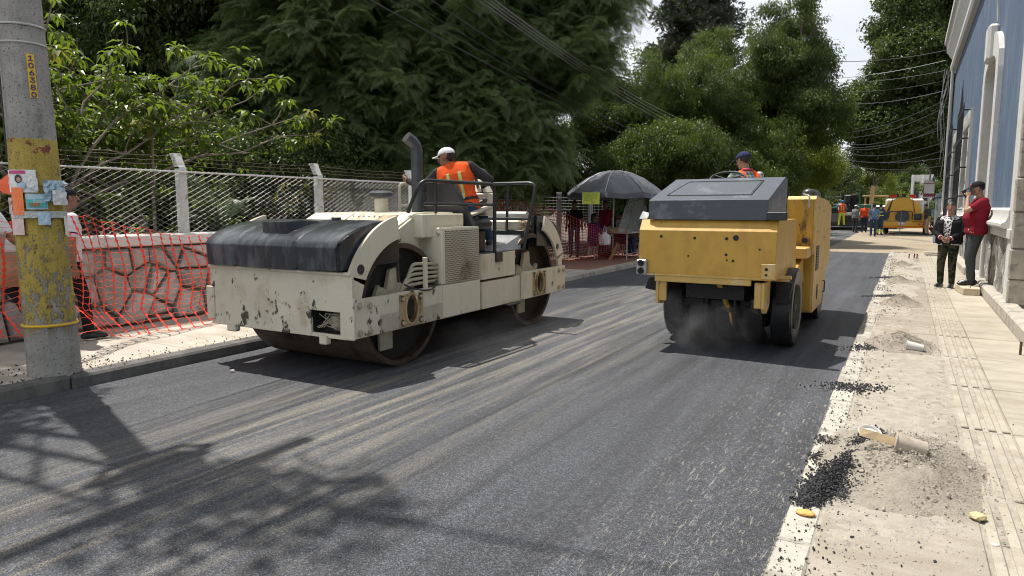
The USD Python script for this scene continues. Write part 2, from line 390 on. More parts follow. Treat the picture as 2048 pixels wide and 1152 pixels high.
# left pavement, kerb, soil of the park
lp_ = thing("pavement", None, None, kind="structure")
for k in range(15):
    y = -3 + k * 2.4
    m = "pavement_concrete"
    obj("slab", MB().rbox(-8.05, -5.99 - .155, y + .004, y + 2.396, -.1, .1 + rnd.uniform(-.003, .003), .006), m, lp_)
for k in range(18):
    y = -3 + k * 2.0
    w = rnd.uniform(-.01, .01)
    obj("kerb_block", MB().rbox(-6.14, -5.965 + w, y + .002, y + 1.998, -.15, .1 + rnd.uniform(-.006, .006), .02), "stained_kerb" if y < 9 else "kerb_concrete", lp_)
struct("pavement", sheet(-20, -5.97, 33, 140, 0.08, 3, 20), "paved_far")
struct("pavement", sheet(2.35, 12, 33, 140, 0.06, 3, 20), "paved_far")
struct("park_ground", sheet(-90, -8.35, -30, 12.4, 0.95, 50, 40, lambda X, Y: .15 * fb(X, Y, .5)), "dark_soil", smooth=True)
struct("park_ground", sheet(-90, -8.0, 12.4, 140, 0.05, 50, 70, lambda X, Y: .25 * fb(X, Y, .4) * np.clip((-8.5 - X) / 2, 0, 1)), "dark_soil", smooth=True)
# reddish paving tiles by the food stall
struct("paved_patch", MB().box(-8.0, -6.16, 14.2, 20.8, .09, .106), "red_paver")
# ---------------------------------------------------------------- blue building on the right
mat("blue_paint", {
    "g": ("geometry", {}), "mp": ("mapping", {"scale": (1, 1.0, 0.45)}), "n": ("noise_texture", {"scale": 1.5, "detail": 8.0, "roughness": 0.68}),
    "r": ("rgb_ramp", {"ramp": [(0.25, (0.064, 0.096, 0.150)), (0.5, (0.094, 0.136, 0.202)), (0.75, (0.165, 0.205, 0.265))]}),
    "n2": ("noise_texture", {"scale": 40.0, "detail": 5.0}), "bp": ("bump", {"strength": 0.8, "distance": 0.006}), "p": ("principled_bsdf", {"roughness": 0.8, "specular_ior_level": 0.3})},
    [("g.position", "mp.vector"), ("mp.vector", "n.vector"), ("n.fac", "r.fac"), ("r.color", "p.base_color"), ("g.position", "n2.vector"), ("n2.fac", "bp.height"), ("bp.normal", "p.normal")])
plain("white_stucco", (0.58, 0.57, 0.545), 0.85, var=0.1, scale=5, bump=0.012, bscale=45, dirt=(0.34, 0.32, 0.29), dirt_at=(0.60, 0.75), dirt_scale=2.5)
plain("white_plaster", (0.54, 0.525, 0.49), 0.85, var=0.08, scale=3, bump=0.003, bscale=50, dirt=(0.40, 0.37, 0.33), dirt_at=(0.58, 0.72), dirt_scale=2.0)
plain("rough_stone", (0.215, 0.20, 0.175), 0.95, var=0.6, scale=7, bump=0.03, bscale=16, dirt=(0.52, 0.50, 0.46), dirt_at=(0.53, 0.6), dirt_scale=6, stretch=(1, 1, .45))
plain("curb_stone", (0.40, 0.365, 0.31), 0.95, var=0.28, scale=8, bump=0.012, bscale=40, dirt=(0.25, 0.235, 0.215), dirt_at=(0.55, 0.64), dirt_scale=6)
plain("dark_iron", (0.035, 0.036, 0.04), 0.55, metal=0.3, var=0.2)
plain("old_wood", (0.09, 0.06, 0.04), 0.7, var=0.3, scale=6)
plain("window_dark", (0.03, 0.033, 0.036), 0.15, var=0.2)
plain("stucco_wall", (0.5, 0.48, 0.44), 0.9, var=.15)

bl = thing("blue_building", "blue painted colonial building with white stucco door frames and cornice", "building", (1.35, 15, 0))
def arch(y0, y1, z0, zs, zt, k=14):
    c, h = (y0 + y1) / 2, (y1 - y0) / 2
    return Polygon([(y1, z0), (y1, zs)] + [(c + h * math.cos(t), zs + (zt - zs) * math.sin(t) ** .75) for t in np.linspace(0, math.pi, k)[1:-1]] + [(y0, zs), (y0, z0)])
door_a, door_b = arch(15.83, 18.0, 0.1, 4.0, 4.45), arch(9.3, 11.55, 0.1, 3.9, 4.4)
win_a, win_b = sbox(22.0, 1.2, 23.9, 3.65), sbox(27.2, 1.2, 29.1, 3.65)
whole = sbox(-2, 0.0, 33, 7.3)
wallp = whole
for o in (door_a, door_b, win_a, win_b): wallp = wallp.difference(o)
obj("wall", MB().prism(wallp, "x", 1.35, 1.8), "blue_paint", bl)
obj("rear_wing", MB().box(1.9, 10, -2, 33, 0, 7.9).box(1.8, 1.9, -2, 9, 0, 7.3).box(1.8, 1.9, 18.4, 21.8, 0, 7.3).box(1.8, 1.9, 30, 33, 0, 7.3), "stucco_wall", bl)
prof = [(1.36, 6.90), (1.22, 6.93), (1.17, 7.02), (1.17, 7.16), (1.24, 7.22), (1.24, 7.34), (1.20, 7.46), (1.02, 7.72), (0.99, 7.98), (0.92, 8.02), (0.92, 8.22), (1.36, 8.26)]
obj("cornice", MB().prism(prof, "y", -2.0, 33.6), "white_plaster", bl, smooth=25)
for nm, d, w in (("door_frame", door_a, .43), ("door_frame", door_b, .5)):
    ring = d.buffer(w, join_style=2, cap_style=3).intersection(sbox(-5, 0.16, 40, 9)).difference(d)
    m = MB().prism(ring, "x", 1.268, 1.353)
    f = obj(nm, m, "white_stucco", bl)
    y0, y1 = d.bounds[0], d.bounds[2]
    inner = d.buffer(.004).difference(d.buffer(-.03, join_style=2))
    obj("reveal", MB().prism(inner, "x", 1.28, 1.86), "white_plaster", f)
    obj("keystone", MB().rbox(1.17, 1.36, (y0 + y1) / 2 - .28, (y0 + y1) / 2 + .28, d.bounds[3] - .08, d.bounds[3] + .62, .05), "white_stucco", f)
    dl = obj("door", MB().box(1.84, 1.90, y0, y1, .1, d.bounds[3]), "old_wood", bl)
    for j in range(4):
        yy0 = y0 + .12 + j * (y1 - y0 - .2) / 4
        for z0, z1 in ((.35, 1.3), (1.45, 3.6)):
            obj("door_panel", MB().rbox(1.815, 1.845, yy0, yy0 + (y1 - y0 - .2) / 4 - .08, z0, z1, .012), "old_wood", dl)
obj("intercom", MB().rbox(1.56, 1.70, 17.93, 17.965, 1.62, 1.88, .008), "white_plaster", bl)
# blue wall panel's sill and rough stone plinth
obj("sill", MB().prism([(1.36, 1.2), (1.2, 1.2), (1.17, 1.23), (1.17, 1.27), (1.22, 1.3), (1.25, 1.38), (1.25, 1.46), (1.36, 1.5)], "y", 11.95, 15.42), "white_plaster", bl, smooth=25)
obj("sill", MB().prism([(1.36, 1.2), (1.2, 1.2), (1.17, 1.23), (1.17, 1.27), (1.22, 1.3), (1.25, 1.38), (1.25, 1.46), (1.36, 1.5)], "y", 18.5, 32.9), "white_plaster", bl, smooth=25)
def rough_panel(y0, y1, z0, z1, x, amp, seed):
    ny, nz = int((y1 - y0) / .05), int((z1 - z0) / .05)
    Y, Z = np.meshgrid(np.linspace(y0, y1, ny + 1), np.linspace(z0, z1, nz + 1))
    X = x - amp * (meshkit.fbm(np.stack([Y * 5, Z * 2.4, Y * 0 + seed], -1), 4, seed) - .3)
    i, j = np.meshgrid(np.arange(ny), np.arange(nz)); a = (j * (ny + 1) + i).ravel()
    return MB().raw(np.stack([X, Y, Z], -1).reshape(-1, 3), np.stack([a, a + ny + 1, a + ny + 2, a + 1], 1))
pl = obj("plinth", rough_panel(11.55, 15.45, .12, 1.1, 1.335, .10, 3), "rough_stone", bl, smooth=40)
obj("plinth_band", MB().rbox(1.24, 1.37, 11.6, 15.5, 1.06, 1.2, .012), "white_plaster", bl)
obj("plinth_band", MB().rbox(1.245, 1.37, 15.42, 15.60, .17, 1.06, .012), "white_stucco", bl)
obj("plinth", rough_panel(18.45, 32.8, .12, 1.15, 1.34, .06, 5), "rough_stone", bl, smooth=40)
obj("plinth_band", MB().rbox(1.25, 1.37, 18.5, 32.9, 1.08, 1.2, .012), "white_plaster", bl)
z = .16
for k, h in enumerate((.36, .42, .5, .46, .5, .55, .5, .5)):                     # ashlar jamb of the near door
    obj("stone_block", MB().rbox(1.262 + rnd.uniform(-.012, .012), 1.9, 11.46 + rnd.uniform(-.012, .012), 11.60, z + .006, z + h - .006, .015), "curb_stone", bl); z += h
for y0, y1 in ((-2, 5.2), (5.2, 10.6), (10.6, 15.75), (18.15, 25), (25, 33)):
    obj("foot_course", MB().add(trimesh.Trimesh(*MB().rbox(1.165 + rnd.uniform(-.01, .01), 1.40, y0 + .006, y1 - .006, -.1, .195, .03).get())), "curb_stone", bl)
obj("doorstep", MB().rbox(1.2, 1.85, 15.76, 18.14, -.1, .15, .02), "curb_stone", bl)
for nm, w in (("window", win_a), ("window", win_b)):
    y0, z0, y1, z1 = w.bounds
    fr = obj(nm, MB().prism(sbox(y0 - .38, z0 - .12, y1 + .38, z1 + .42).difference(w), "x", 1.275, 1.352).prism(sbox(y0, z0, y1, z1).difference(sbox(y0 + .03, z0 + .03, y1 - .03, z1 - .03)), "x", 1.29, 1.8), "white_plaster", bl)
    obj("pane", MB().box(1.79, 1.80, y0, y1, z0, z1), "window_dark", fr)
    gm = MB()
    ya, yb, x = y0 - .3, y1 + .3, 1.13
    for k in range(15):
        y = ya + (yb - ya) * k / 14
        gm.box(x - .008, x + .008, y - .008, y + .008, 1.05, 4.05)
    for zz_ in (1.06, 1.8, 2.55, 3.3, 4.03):
        gm.box(x - .012, x + .012, ya - .02, yb + .02, zz_ - .022, zz_ + .022)
        for y in (ya, yb): gm.box(x, 1.30, y - .012, y + .012, zz_ - .018, zz_ + .018)
        for k in range(14):                                                             # scroll work along the rails
            y = ya + (yb - ya) * (k + .5) / 14
            gm.tube([(x, y + .06 * math.cos(t), zz_ + .09 + .06 * math.sin(t)) for t in np.linspace(0, 2 * math.pi, 9)], .007, 4)
    for k in range(15):                                                                # pointed crest
        y = ya + (yb - ya) * k / 14; h = .18 + .75 * max(0, 1 - abs(k - 7) / 4.5)
        gm.cyl((x, y, 4.05), (x, y, 4.05 + h), .014, .004, 5)
        if k % 2: gm.tube([(x, y + .08 * math.cos(t), 4.05 + h * .45 + .08 * math.sin(t)) for t in np.linspace(0, 2 * math.pi, 9)], .008, 4)
    obj("grille", gm, "dark_iron", bl)
obj("drainpipe", MB().cyl((1.24, 32.85, .1), (1.24, 32.85, 6.9), .06, n=10), "white_plaster", bl)

# ---------------------------------------------------------------- stone wall with chain-link fence on the left
plain("wall_stone", (0.36, 0.345, 0.32), 0.92, var=0.3, scale=5, bump=0.012, bscale=28, dirt=(0.22, 0.20, 0.185), dirt_at=(0.5, 0.65), dirt_scale=4)
plain("wall_stone_pale", (0.46, 0.44, 0.41), 0.92, var=0.25, scale=5, bump=0.012, bscale=28, dirt=(0.27, 0.25, 0.23), dirt_at=(0.52, 0.65), dirt_scale=4)
plain("wall_stone_warm", (0.35, 0.325, 0.295), 0.92, var=0.3, scale=5, bump=0.012, bscale=28)
plain("mortar", (0.20, 0.19, 0.175), 0.95, var=0.3, scale=9, bump=0.01, bscale=40)
plain("white_worn", (0.62, 0.61, 0.58), 0.8, var=0.08, scale=4, bump=0.003, dirt=(0.33, 0.31, 0.28), dirt_at=(0.57, 0.66), dirt_scale=5)
plain("galvanised", (0.50, 0.495, 0.475), 0.45, metal=0.25, var=0.08, scale=20)
plain("rusty_wire", (0.10, 0.075, 0.055), 0.7, metal=0.3, var=0.3)
WX = -8.0
sw = thing("stone_wall", "grey rubble stone wall with white coping along the left pavement", "wall", (WX, 5, .1))
obj("mortar", MB().box(-8.45, WX - .03, -3, 12.3, -.1, 1.04), "mortar", sw)
rs = np.random.RandomState(5)
pts = []
for iy in range(-2, 31):
    for iz in range(3):
        pts.append((-.9 + iy * .40 + (iz % 2) * .2 + rs.uniform(-.17, .17), .28 + iz * .31 + rs.uniform(-.12, .12)))
        if rs.rand() < .4: pts.append((-.9 + iy * .40 + rs.uniform(-.2, .2), .28 + iz * .31 + rs.uniform(-.15, .15)))
vor = voronoi_diagram(MultiPoint(pts), envelope=sbox(-3, -1, 14, 3))
rect = sbox(-.9, .11, 11.9, 1.03)
for c in vor.geoms:
    p = c.intersection(rect).buffer(-.017, join_style=1).simplify(.006)
    if p.is_empty or p.area < .01 or p.geom_type != "Polygon": continue
    o = np.array(p.exterior.coords)[:-1][::-1] if p.exterior.is_ccw is False else np.array(p.exterior.coords)[:-1]
    cc = o.mean(0); d = rs.uniform(.0, .075); n = len(o)
    inn = cc + (o - cc) * (1 - .045 / np.maximum(np.linalg.norm(o - cc, axis=1, keepdims=True), .06))
    t = rs.uniform(-.16, .16, 2)
    fx = lambda q, h: WX + h + (q - cc) @ t
    v = np.vstack([np.c_[np.full(n, WX - .06), o], np.c_[fx(o, d - .015), o], np.c_[fx(inn, d + .012), inn], [[WX + d + .02, *cc]]])
    i = np.arange(n); j = (i + 1) % n
    f = np.vstack([np.stack([i, j, n + j], 1), np.stack([i, n + j, n + i], 1), np.stack([n + i, n + j, 2 * n + j], 1), np.stack([n + i, 2 * n + j, 2 * n + i], 1), np.stack([2 * n + i, 2 * n + j, np.full(n, 3 * n)], 1)])
    obj("stone", MB().raw(v, f), rs.choice(["wall_stone", "wall_stone", "wall_stone_pale", "wall_stone_pale", "wall_stone_warm"]), sw)
obj("coping", MB().rbox(-8.40, WX + .05, -3, 12.35, 1.04, 1.17, .012), "white_worn", sw)

fe = thing("chain_link_fence", "silver chain-link fence with white concrete posts on top of the stone wall", "fence", (WX - .1, 5, 1.17))
FX = WX - .14
for k, y in enumerate((-1.57, .83, 3.23, 5.63, 8.03, 10.43, 12.2)):
    b = MB().hull([(FX + s * .05 - .06, y + t * .05, z) for s in (-1, 1) for t in (-1, 1) for z in (1.165, 2.02)])
    b.hull([(FX - .06 + s * .045 + dx, y + t * .05, z) for s in (-1, 1) for t in (-1, 1) for z, dx in ((2.0, 0), (2.2, -.10))])
    obj("post", b, "white_worn", fe)
wires = MB()
H0, H1, sp = 1.185, 1.955, .062
for fam in (1, -1):
    n = int(15.2 / (sp * 1.0))
    hh = H1 - H0; amp = sp / 2
    # woven wires: each one zigzags upward between neighbouring columns
for k in range(int(15.0 / sp)):
    y0 = -2.6 + k * sp
    nz = int((H1 - H0) / (sp * .5))
    zs_ = H0 + (H1 - H0) * np.arange(nz + 1) / nz
    side = (np.arange(nz + 1) % 2)
    P = np.stack([FX + .0045 * np.where(side, 1, -1), y0 + sp * ((np.arange(nz + 1) + k) % 2), zs_], 1)
    v = []
    r = .0024
    for dx, dy in ((1, 0), (-.5, .87), (-.5, -.87)):
        v.append(P + np.array([dx * r, dy * r, 0]))
    v = np.stack(v, 1).reshape(-1, 3)
    a = np.arange(nz)[:, None] * 3 + np.array([0, 1, 2]); b2 = np.arange(nz)[:, None] * 3 + np.array([1, 2, 0])
    wires.raw(v, np.stack([a, b2, b2 + 3, a + 3], -1).reshape(-1, 4))
    wires.cyl((FX, y0 + sp * .5, H1 - .006), (FX, y0 + sp * .62, H1 + .024), .004, n=4)
obj("wire_mesh", wires, "galvanised", fe, kind="stuff")
obj("top_rail", MB().cyl((FX + .012, -2.6, H1), (FX + .012, 12.2, H1), .011, n=8), "galvanised", fe)
for k in range(3):
    z, x = 2.05 + k * .055, FX - .08 - k * .03
    yy_ = np.linspace(-2, 12.2, 120)
    m = MB().tube(np.stack([np.full(120, x) + .004 * np.sin(yy_ * 9), yy_, z - .02 * np.abs(np.sin((yy_ - .83) / 2.4 * math.pi)) + .004 * np.sin(yy_ * 23)], 1), .0035, 4)
    for y in np.arange(-2, 12, .16): m.tube([(x - .016, y, z - .02), (x, y + .006, z), (x + .016, y, z + .014)], .002, 3)
    obj("barbed_wire", m, "rusty_wire", fe)

# ---------------------------------------------------------------- utility pole
mat("pole_paint", {
    "g": ("geometry", {}), "sep": ("separate_xyz", {}), "n": ("noise_texture", {"scale": 5.0, "detail": 9.0, "roughness": 0.72}),
    "c": ("rgb_ramp", {"ramp": [(0.3, (0.20, 0.19, 0.175)), (0.7, (0.34, 0.325, 0.30))]}), "y": ("rgb_ramp", {"ramp": [(0.3, (0.29, 0.205, 0.04)), (0.7, (0.44, 0.335, 0.075))]}),
    "up": ("map_range", {"from_min": 2.055, "from_max": 2.045, "clamp": True}), "lo": ("map_range", {"from_min": 0.40, "from_max": 0.60, "clamp": True}),
    "w": ("noise_texture", {"scale": 13.0, "detail": 12.0, "roughness": 0.80}), "wm": ("mapping", {"scale": (1, 1, 0.55)}),
    "wth": ("map_range", {"from_min": 0.3, "from_max": 1.9, "to_min": 0.475, "to_max": 0.60, "clamp": True}), "ws": ("math", {"math_type": "subtract"}), "wr": ("map_range", {"from_min": -0.005, "from_max": 0.012, "to_min": 1.0, "to_max": 0.0, "clamp": True}),
    "f": ("math", {"math_type": "multiply"}), "f2": ("math", {"math_type": "multiply"}), "m": ("mix_color", {}),
    "rn": ("noise_texture", {"scale": 4.2, "detail": 9.0, "roughness": 0.7}), "rr": ("map_range", {"from_min": 0.615, "from_max": 0.63, "clamp": True}), "rf": ("math", {"math_type": "multiply"}), "rm": ("mix_color", {"b": (0.20, 0.055, 0.04)}),
    "sp": ("noise_texture", {"scale": 70.0, "detail": 3.0, "roughness": 0.7}), "spr": ("map_range", {"from_min": 0.60, "from_max": 0.63, "clamp": True}), "spm": ("mix_color", {"b": (0.07, 0.06, 0.05)}),
    "add": ("math", {"math_type": "add"}), "bp": ("bump", {"strength": 1.0, "distance": 0.005}), "p": ("principled_bsdf", {"roughness": 0.8, "specular_ior_level": 0.3})},
    [("g.position", "sep.vector"), ("g.position", "n.vector"), ("n.fac", "c.fac"), ("n.fac", "y.fac"), ("sep.z", "up.value"), ("sep.z", "lo.value"), ("g.position", "wm.vector"), ("wm.vector", "w.vector"),
     ("sep.z", "wth.value"), ("w.fac", "ws.value1"), ("wth.result", "ws.value2"), ("ws.value", "wr.value"), ("wr.result", "f.value1"), ("up.result", "f.value2"), ("f.value", "f2.value1"), ("lo.result", "f2.value2"), ("c.color", "m.a"), ("y.color", "m.b"), ("f2.value", "m.fac"),
     ("g.position", "rn.vector"), ("rn.fac", "rr.value"), ("rr.result", "rf.value1"), ("up.result", "rf.value2"), ("m.result", "rm.a"), ("rf.value", "rm.fac"),
     ("g.position", "sp.vector"), ("sp.fac", "spr.value"), ("rm.result", "spm.a"), ("spr.result", "spm.fac"), ("spm.result", "p.base_color"), ("f2.value", "add.value1"), ("sp.fac", "add.value2"), ("add.value", "bp.height"), ("bp.normal", "p.normal")])
plain("paper_white", (0.66, 0.67, 0.66), 0.7, var=0.1, scale=20); plain("paper_orange", (0.78, 0.19, 0.05), 0.6, var=0.1, scale=14); plain("paper_red_orange", (0.78, 0.11, 0.03), 0.5, var=0.08, scale=10)
plain("paper_teal", (0.06, 0.38, 0.38), 0.6, var=0.15, scale=14); plain("paper_blue", (0.36, 0.50, 0.58), 0.6, var=0.35, scale=25); plain("paper_magenta", (0.45, 0.05, 0.16), 0.6); plain("print_navy", (0.03, 0.035, 0.16), 0.6)
plain("label_yellow", (0.70, 0.42, 0.02), 0.5, var=.06); plain("ink", (0.02, 0.02, 0.02), 0.6); plain("print_skin", (0.42, 0.22, 0.15), 0.6); plain("print_brown", (0.32, 0.15, 0.05), 0.6); plain("clear_tape", (0.42, 0.43, 0.42), 0.18, var=.25, scale=20); plain("pinkish_paper", (0.60, 0.46, 0.43), 0.7, var=.12, scale=20)
PX, PY = -6.23, 3.0
def pole_c(z): return np.array([PX - .0173 * (z - .1), PY - .010 * (z - .1), z])
def pole_r(z): return .198 - .0125 * (z - .1)
po = thing("utility_pole", "thick concrete utility pole with peeling yellow paint and torn flyers", "pole", (PX, PY, .1))
b = MB()
zs_ = np.concatenate([np.linspace(.02, 3.6, 60), np.linspace(3.8, 8.6, 8)])
ang0 = math.radians(-25.7 + 8)
rings = []
for z in zs_:
    for k in range(8):
        for s in (-.34, .34):
            a = ang0 + (k + s * .98) * math.pi / 4
            rr = pole_r(z) * (1 + .012 * (meshkit.noise(np.array([k * 3.1 + s, z * 6, 1.0])) - .5))
            rings.append(pole_c(z) + np.array([math.cos(a), math.sin(a), 0]) * rr)
n = 16; v = np.array(rings); nr = len(zs_)
i, j = np.meshgrid(np.arange(nr - 1), np.arange(n), indexing="ij"); q = np.stack([i * n + j, i * n + (j + 1) % n, (i + 1) * n + (j + 1) % n, (i + 1) * n + j], -1).reshape(-1, 4)
b.raw(v, q)
obj("shaft", b, "pole_paint", po, smooth=20)
CA = math.radians(-25.7)
def onpole(u, z, off=.0):
    """Point on the pole's camera side, u = sideways share of the radius."""
    a = CA + math.asin(max(-.999, min(.999, u))); r = pole_r(z) * 1.0 + .006 + off
    return pole_c(z) + np.array([math.cos(a), math.sin(a), 0]) * r
def patch(name, u0, u1, z0, z1, m, off=0.0, crump=0.0, tilt=0.0, nu=8, nz=6, seed=1, parent=None, thick=.0012):
    U, Z = np.meshgrid(np.linspace(u0, u1, nu), np.linspace(z0, z1, nz))
    q = np.random.RandomState(seed)
    P = np.array([onpole(u, z + tilt * (u - u0) * .19, off + crump * q.uniform(0, 1)) for u, z in zip(U.ravel(), Z.ravel())])
    a = (np.arange(nz - 1)[:, None] * nu + np.arange(nu - 1)).ravel()
    F = np.stack([a, a + 1, a + nu + 1, a + nu], 1)
    return obj(name, MB().raw(P, F), m, parent or po, smooth=crump == 0)
def ring(name, z, h, m, off=.004, ry=0.0):
    p = [pole_c(z + ry * math.cos(a - CA)) + np.array([math.cos(a), math.sin(a), 0]) * (pole_r(z) + off) for a in np.linspace(0, 2 * math.pi, 25)[:-1]]
    return obj(name, MB().tube(p, h, 5, closed=True), m, po)
ring("strap", 2.94, .008, "galvanised"); ring("strap", 2.80, .007, "galvanised"); ring("rope", .53, .012, "label_yellow", ry=.0)
nl = patch("number_plate", .10, .40, 2.37, 2.71, "label_yellow")
for k, ch in enumerate("106380"):
    t = meshkit.text_mesh(ch, .040, .002, bold=True); w = t.bounds
    zc = 2.677 - k * .0565; c0 = onpole(.25, zc, .004); nrm = np.array([math.cos(CA + .25), math.sin(CA + .25), 0]); tang = np.array([-nrm[1], nrm[0], 0])
    V = np.array(t.vertices) - w.mean(0)
    obj("digit", MB().raw(c0 + V[:, :1] * 1.25 * tang + V[:, 1:2] * np.array([0, 0, 1.0]) + V[:, 2:3] * nrm, t.faces), "print_navy", nl)
for ch, zc in (("7", 2.33), ("1", 2.28), ("M", 2.235), ("E", 2.20), ("0", 2.135), ("8", 2.105), ("0", 2.078)):
    t = meshkit.text_mesh(ch, .026, .0012); w = t.bounds
    c0 = onpole(.36, zc, .0015); nrm = np.array([math.cos(CA + .37), math.sin(CA + .37), 0]); tang = np.array([-nrm[1], nrm[0], 0])
    V = np.array(t.vertices) - w.mean(0)
    obj("stamped_letter", MB().raw(c0 + V[:, :1] * 1.7 * tang + V[:, 1:2] * np.array([0, 0, 1.0]) + V[:, 2:3] * nrm, t.faces), "rough_stone", po)
ps = patch("poster", -.95, .02, 1.62, 1.80, "paper_white", .003, .004, seed=2)
patch("poster_heading", -.90, -.35, 1.768, 1.795, "paper_magenta", .009, parent=ps)
def blob(name, u, z, du, dz, m, off=.011):
    an = np.linspace(0, 2 * math.pi, 13)[:-1]
    P = np.vstack([[onpole(u, z, off)], [onpole(u + du * math.cos(a), z + dz * math.sin(a), off) for a in an]])
    i = np.arange(12); return obj(name, MB().raw(P, np.stack([np.zeros(12, int), 1 + i, 1 + (i + 1) % 12], 1)), m, ps)
blob("printed_hair", -.60, 1.728, .12, .035, "ink"); blob("printed_face", -.58, 1.722, .075, .02, "print_skin", .0125); blob("printed_coat", -.52, 1.675, .16, .035, "paper_blue", .010)
patch("poster_fold", -.30, .05, 1.665, 1.765, "paper_white", .018, .008, tilt=-.5, seed=9)
tp = patch("flyer", -.42, .34, 1.485, 1.61, "paper_blue", .006, seed=3); patch("teal_panel", -.40, .30, 1.50, 1.565, "paper_teal", .009, parent=tp); patch("printed_meal", -.30, .06, 1.508, 1.535, "print_brown", .011, parent=tp)
t = meshkit.text_mesh("Saldo.", .022, .001, bold=True); w = t.bounds; c0 = onpole(.06, 1.55, .0115); nrm = np.array([math.cos(CA + .06), math.sin(CA + .06), 0]); tang = np.array([-nrm[1], nrm[0], 0]); V = np.array(t.vertices) - w.mean(0)
obj("flyer_lettering", MB().raw(c0 + V[:, :1] * tang + V[:, 1:2] * np.array([0, 0, 1.0]) + V[:, 2:3] * nrm, t.faces), "paper_white", tp)
patch("orange_strip", -.86, -.48, 1.44, 1.66, "paper_orange", .010, .004, seed=4)
patch("crumpled_flyer", .22, .97, 1.55, 1.72, "paper_blue", .004, .04, seed=5, nu=9, nz=8); patch("crumpled_flyer", .45, .9, 1.52, 1.64, "paper_white", .02, .03, seed=6, nu=6, nz=5)
patch("tape_band", -.97, .97, 1.415, 1.47, "clear_tape", .006, .008, seed=7, nu=16, nz=5); patch("torn_strip", -.05, .36, 1.36, 1.46, "paper_blue", .014, .004, seed=8); patch("torn_strip", -.95, -.55, 1.28, 1.44, "pinkish_paper", .006, .004, seed=10); patch("torn_strip", .85, .985, 1.27, 1.43, "paper_white", .006, .003, seed=12)
def pv_(u, z, off): return pole_c(z) + RT * u + np.array([math.cos(CA), math.sin(CA), 0]) * off
fl = MB()
P = [pv_(-.34, 1.685, .10), pv_(-.21, 1.775, .17), pv_(-.12, 1.685, .22), pv_(-.115, 1.575, .20), pv_(-.28, 1.62, .12)]
fl.raw(P + [p + np.array([.0, .0, .002]) + .002 * FW for p in P], [(0, 2, 1), (0, 3, 2), (0, 4, 3), (5, 6, 7), (5, 7, 8), (5, 8, 9)])
obj("loose_flyer", fl, "paper_red_orange", po)
P = [pv_(-.225, 1.69, .19), pv_(-.20, 1.80, .18), pv_(-.13, 1.79, .2), pv_(-.05, 1.665, .23), pv_(-.14, 1.675, .24)]
obj("loose_flyer", MB().raw(P + [p + .003 * FW for p in P], [(0, 2, 1), (0, 3, 2), (0, 4, 3), (5, 6, 7), (5, 7, 8), (5, 8, 9)]), "pinkish_paper", po)
q = np.random.RandomState(4); U, Z = np.meshgrid(np.linspace(-.24, -.12, 6), np.linspace(1.42, 1.58, 7)); P = np.array([pv_(u, z, .10 + q.uniform(0, .06)) for u, z in zip(U.ravel(), Z.ravel())]); a = (np.arange(6)[:, None] * 6 + np.arange(5)).ravel()
obj("plastic_bag", MB().raw(P, np.stack([a, a + 1, a + 7, a + 6], 1)), "pinkish_paper", po)
obj("cable", MB().tube([onpole(-.9, z, .012) for z in np.linspace(1.9, 3.5, 20)], .006, 5), "ink", po)
# hardware and looped cable near the top of the pole (above the photograph, its shadow falls on the road)
for k, (z_, r_) in enumerate(((6.3, .34), (6.6, .28))): obj("cable_coil", MB().tube([pole_c(z_) + np.array([.22, (r_ + .05 * math.sin(5 * t)) * math.cos(t), r_ * math.sin(t)]) for t in np.linspace(0, 4 * math.pi, 60)], .035, 5), "ink", po)
obj("cross_arm", MB().rbox(PX - .2, PX + .75, PY - .09, PY + .0, 7.25, 7.37, .01), "galvanised", po)
obj("cross_arm", MB().rbox(PX - .12, PX - .02, PY - 1.0, PY + .9, 8.05, 8.17, .01), "galvanised", po)
obj("junction_box", MB().rbox(PX + .14, PX + .40, PY - .16, PY + .12, 5.9, 6.4, .02), "grey_pipe_box" if False else "ink", po)
# ---------------------------------------------------------------- trees and plants
leafmat("ficus_leaf", (0.038, 0.064, 0.012), (0.205, 0.255, 0.045), 0.45, 0.38)
leafmat("ficus_dark_leaf", (0.040, 0.062, 0.016), (0.165, 0.205, 0.050), 0.40, 0.36)
leafmat("lime_leaf", (0.11, 0.145, 0.018), (0.34, 0.37, 0.06), 0.45, 0.45)
leafmat("jacaranda_leaf", (0.095, 0.145, 0.055), (0.28, 0.345, 0.135), 0.52, 0.5)
leafmat("conifer_leaf", (0.034, 0.044, 0.022), (0.095, 0.105, 0.048), 0.2, 0.6)
leafmat("shrub_leaf", (0.075, 0.115, 0.018), (0.29, 0.34, 0.055), 0.50, 0.40)
leafmat("yellow_leaf", (0.16, 0.17, 0.03), (0.30, 0.25, 0.05), 0.4, 0.45)
leafmat("palm_leaf", (0.05, 0.08, 0.03), (0.13, 0.17, 0.07), 0.2, 0.4)
plain("bark", (0.095, 0.075, 0.058), 0.9, var=0.45, scale=9, bump=0.02, bscale=22, stretch=(1, 1, .3))
plain("pale_bark", (0.21, 0.17, 0.13), 0.9, var=0.35, scale=9, bump=0.012, bscale=30, stretch=(1, 1, .4))

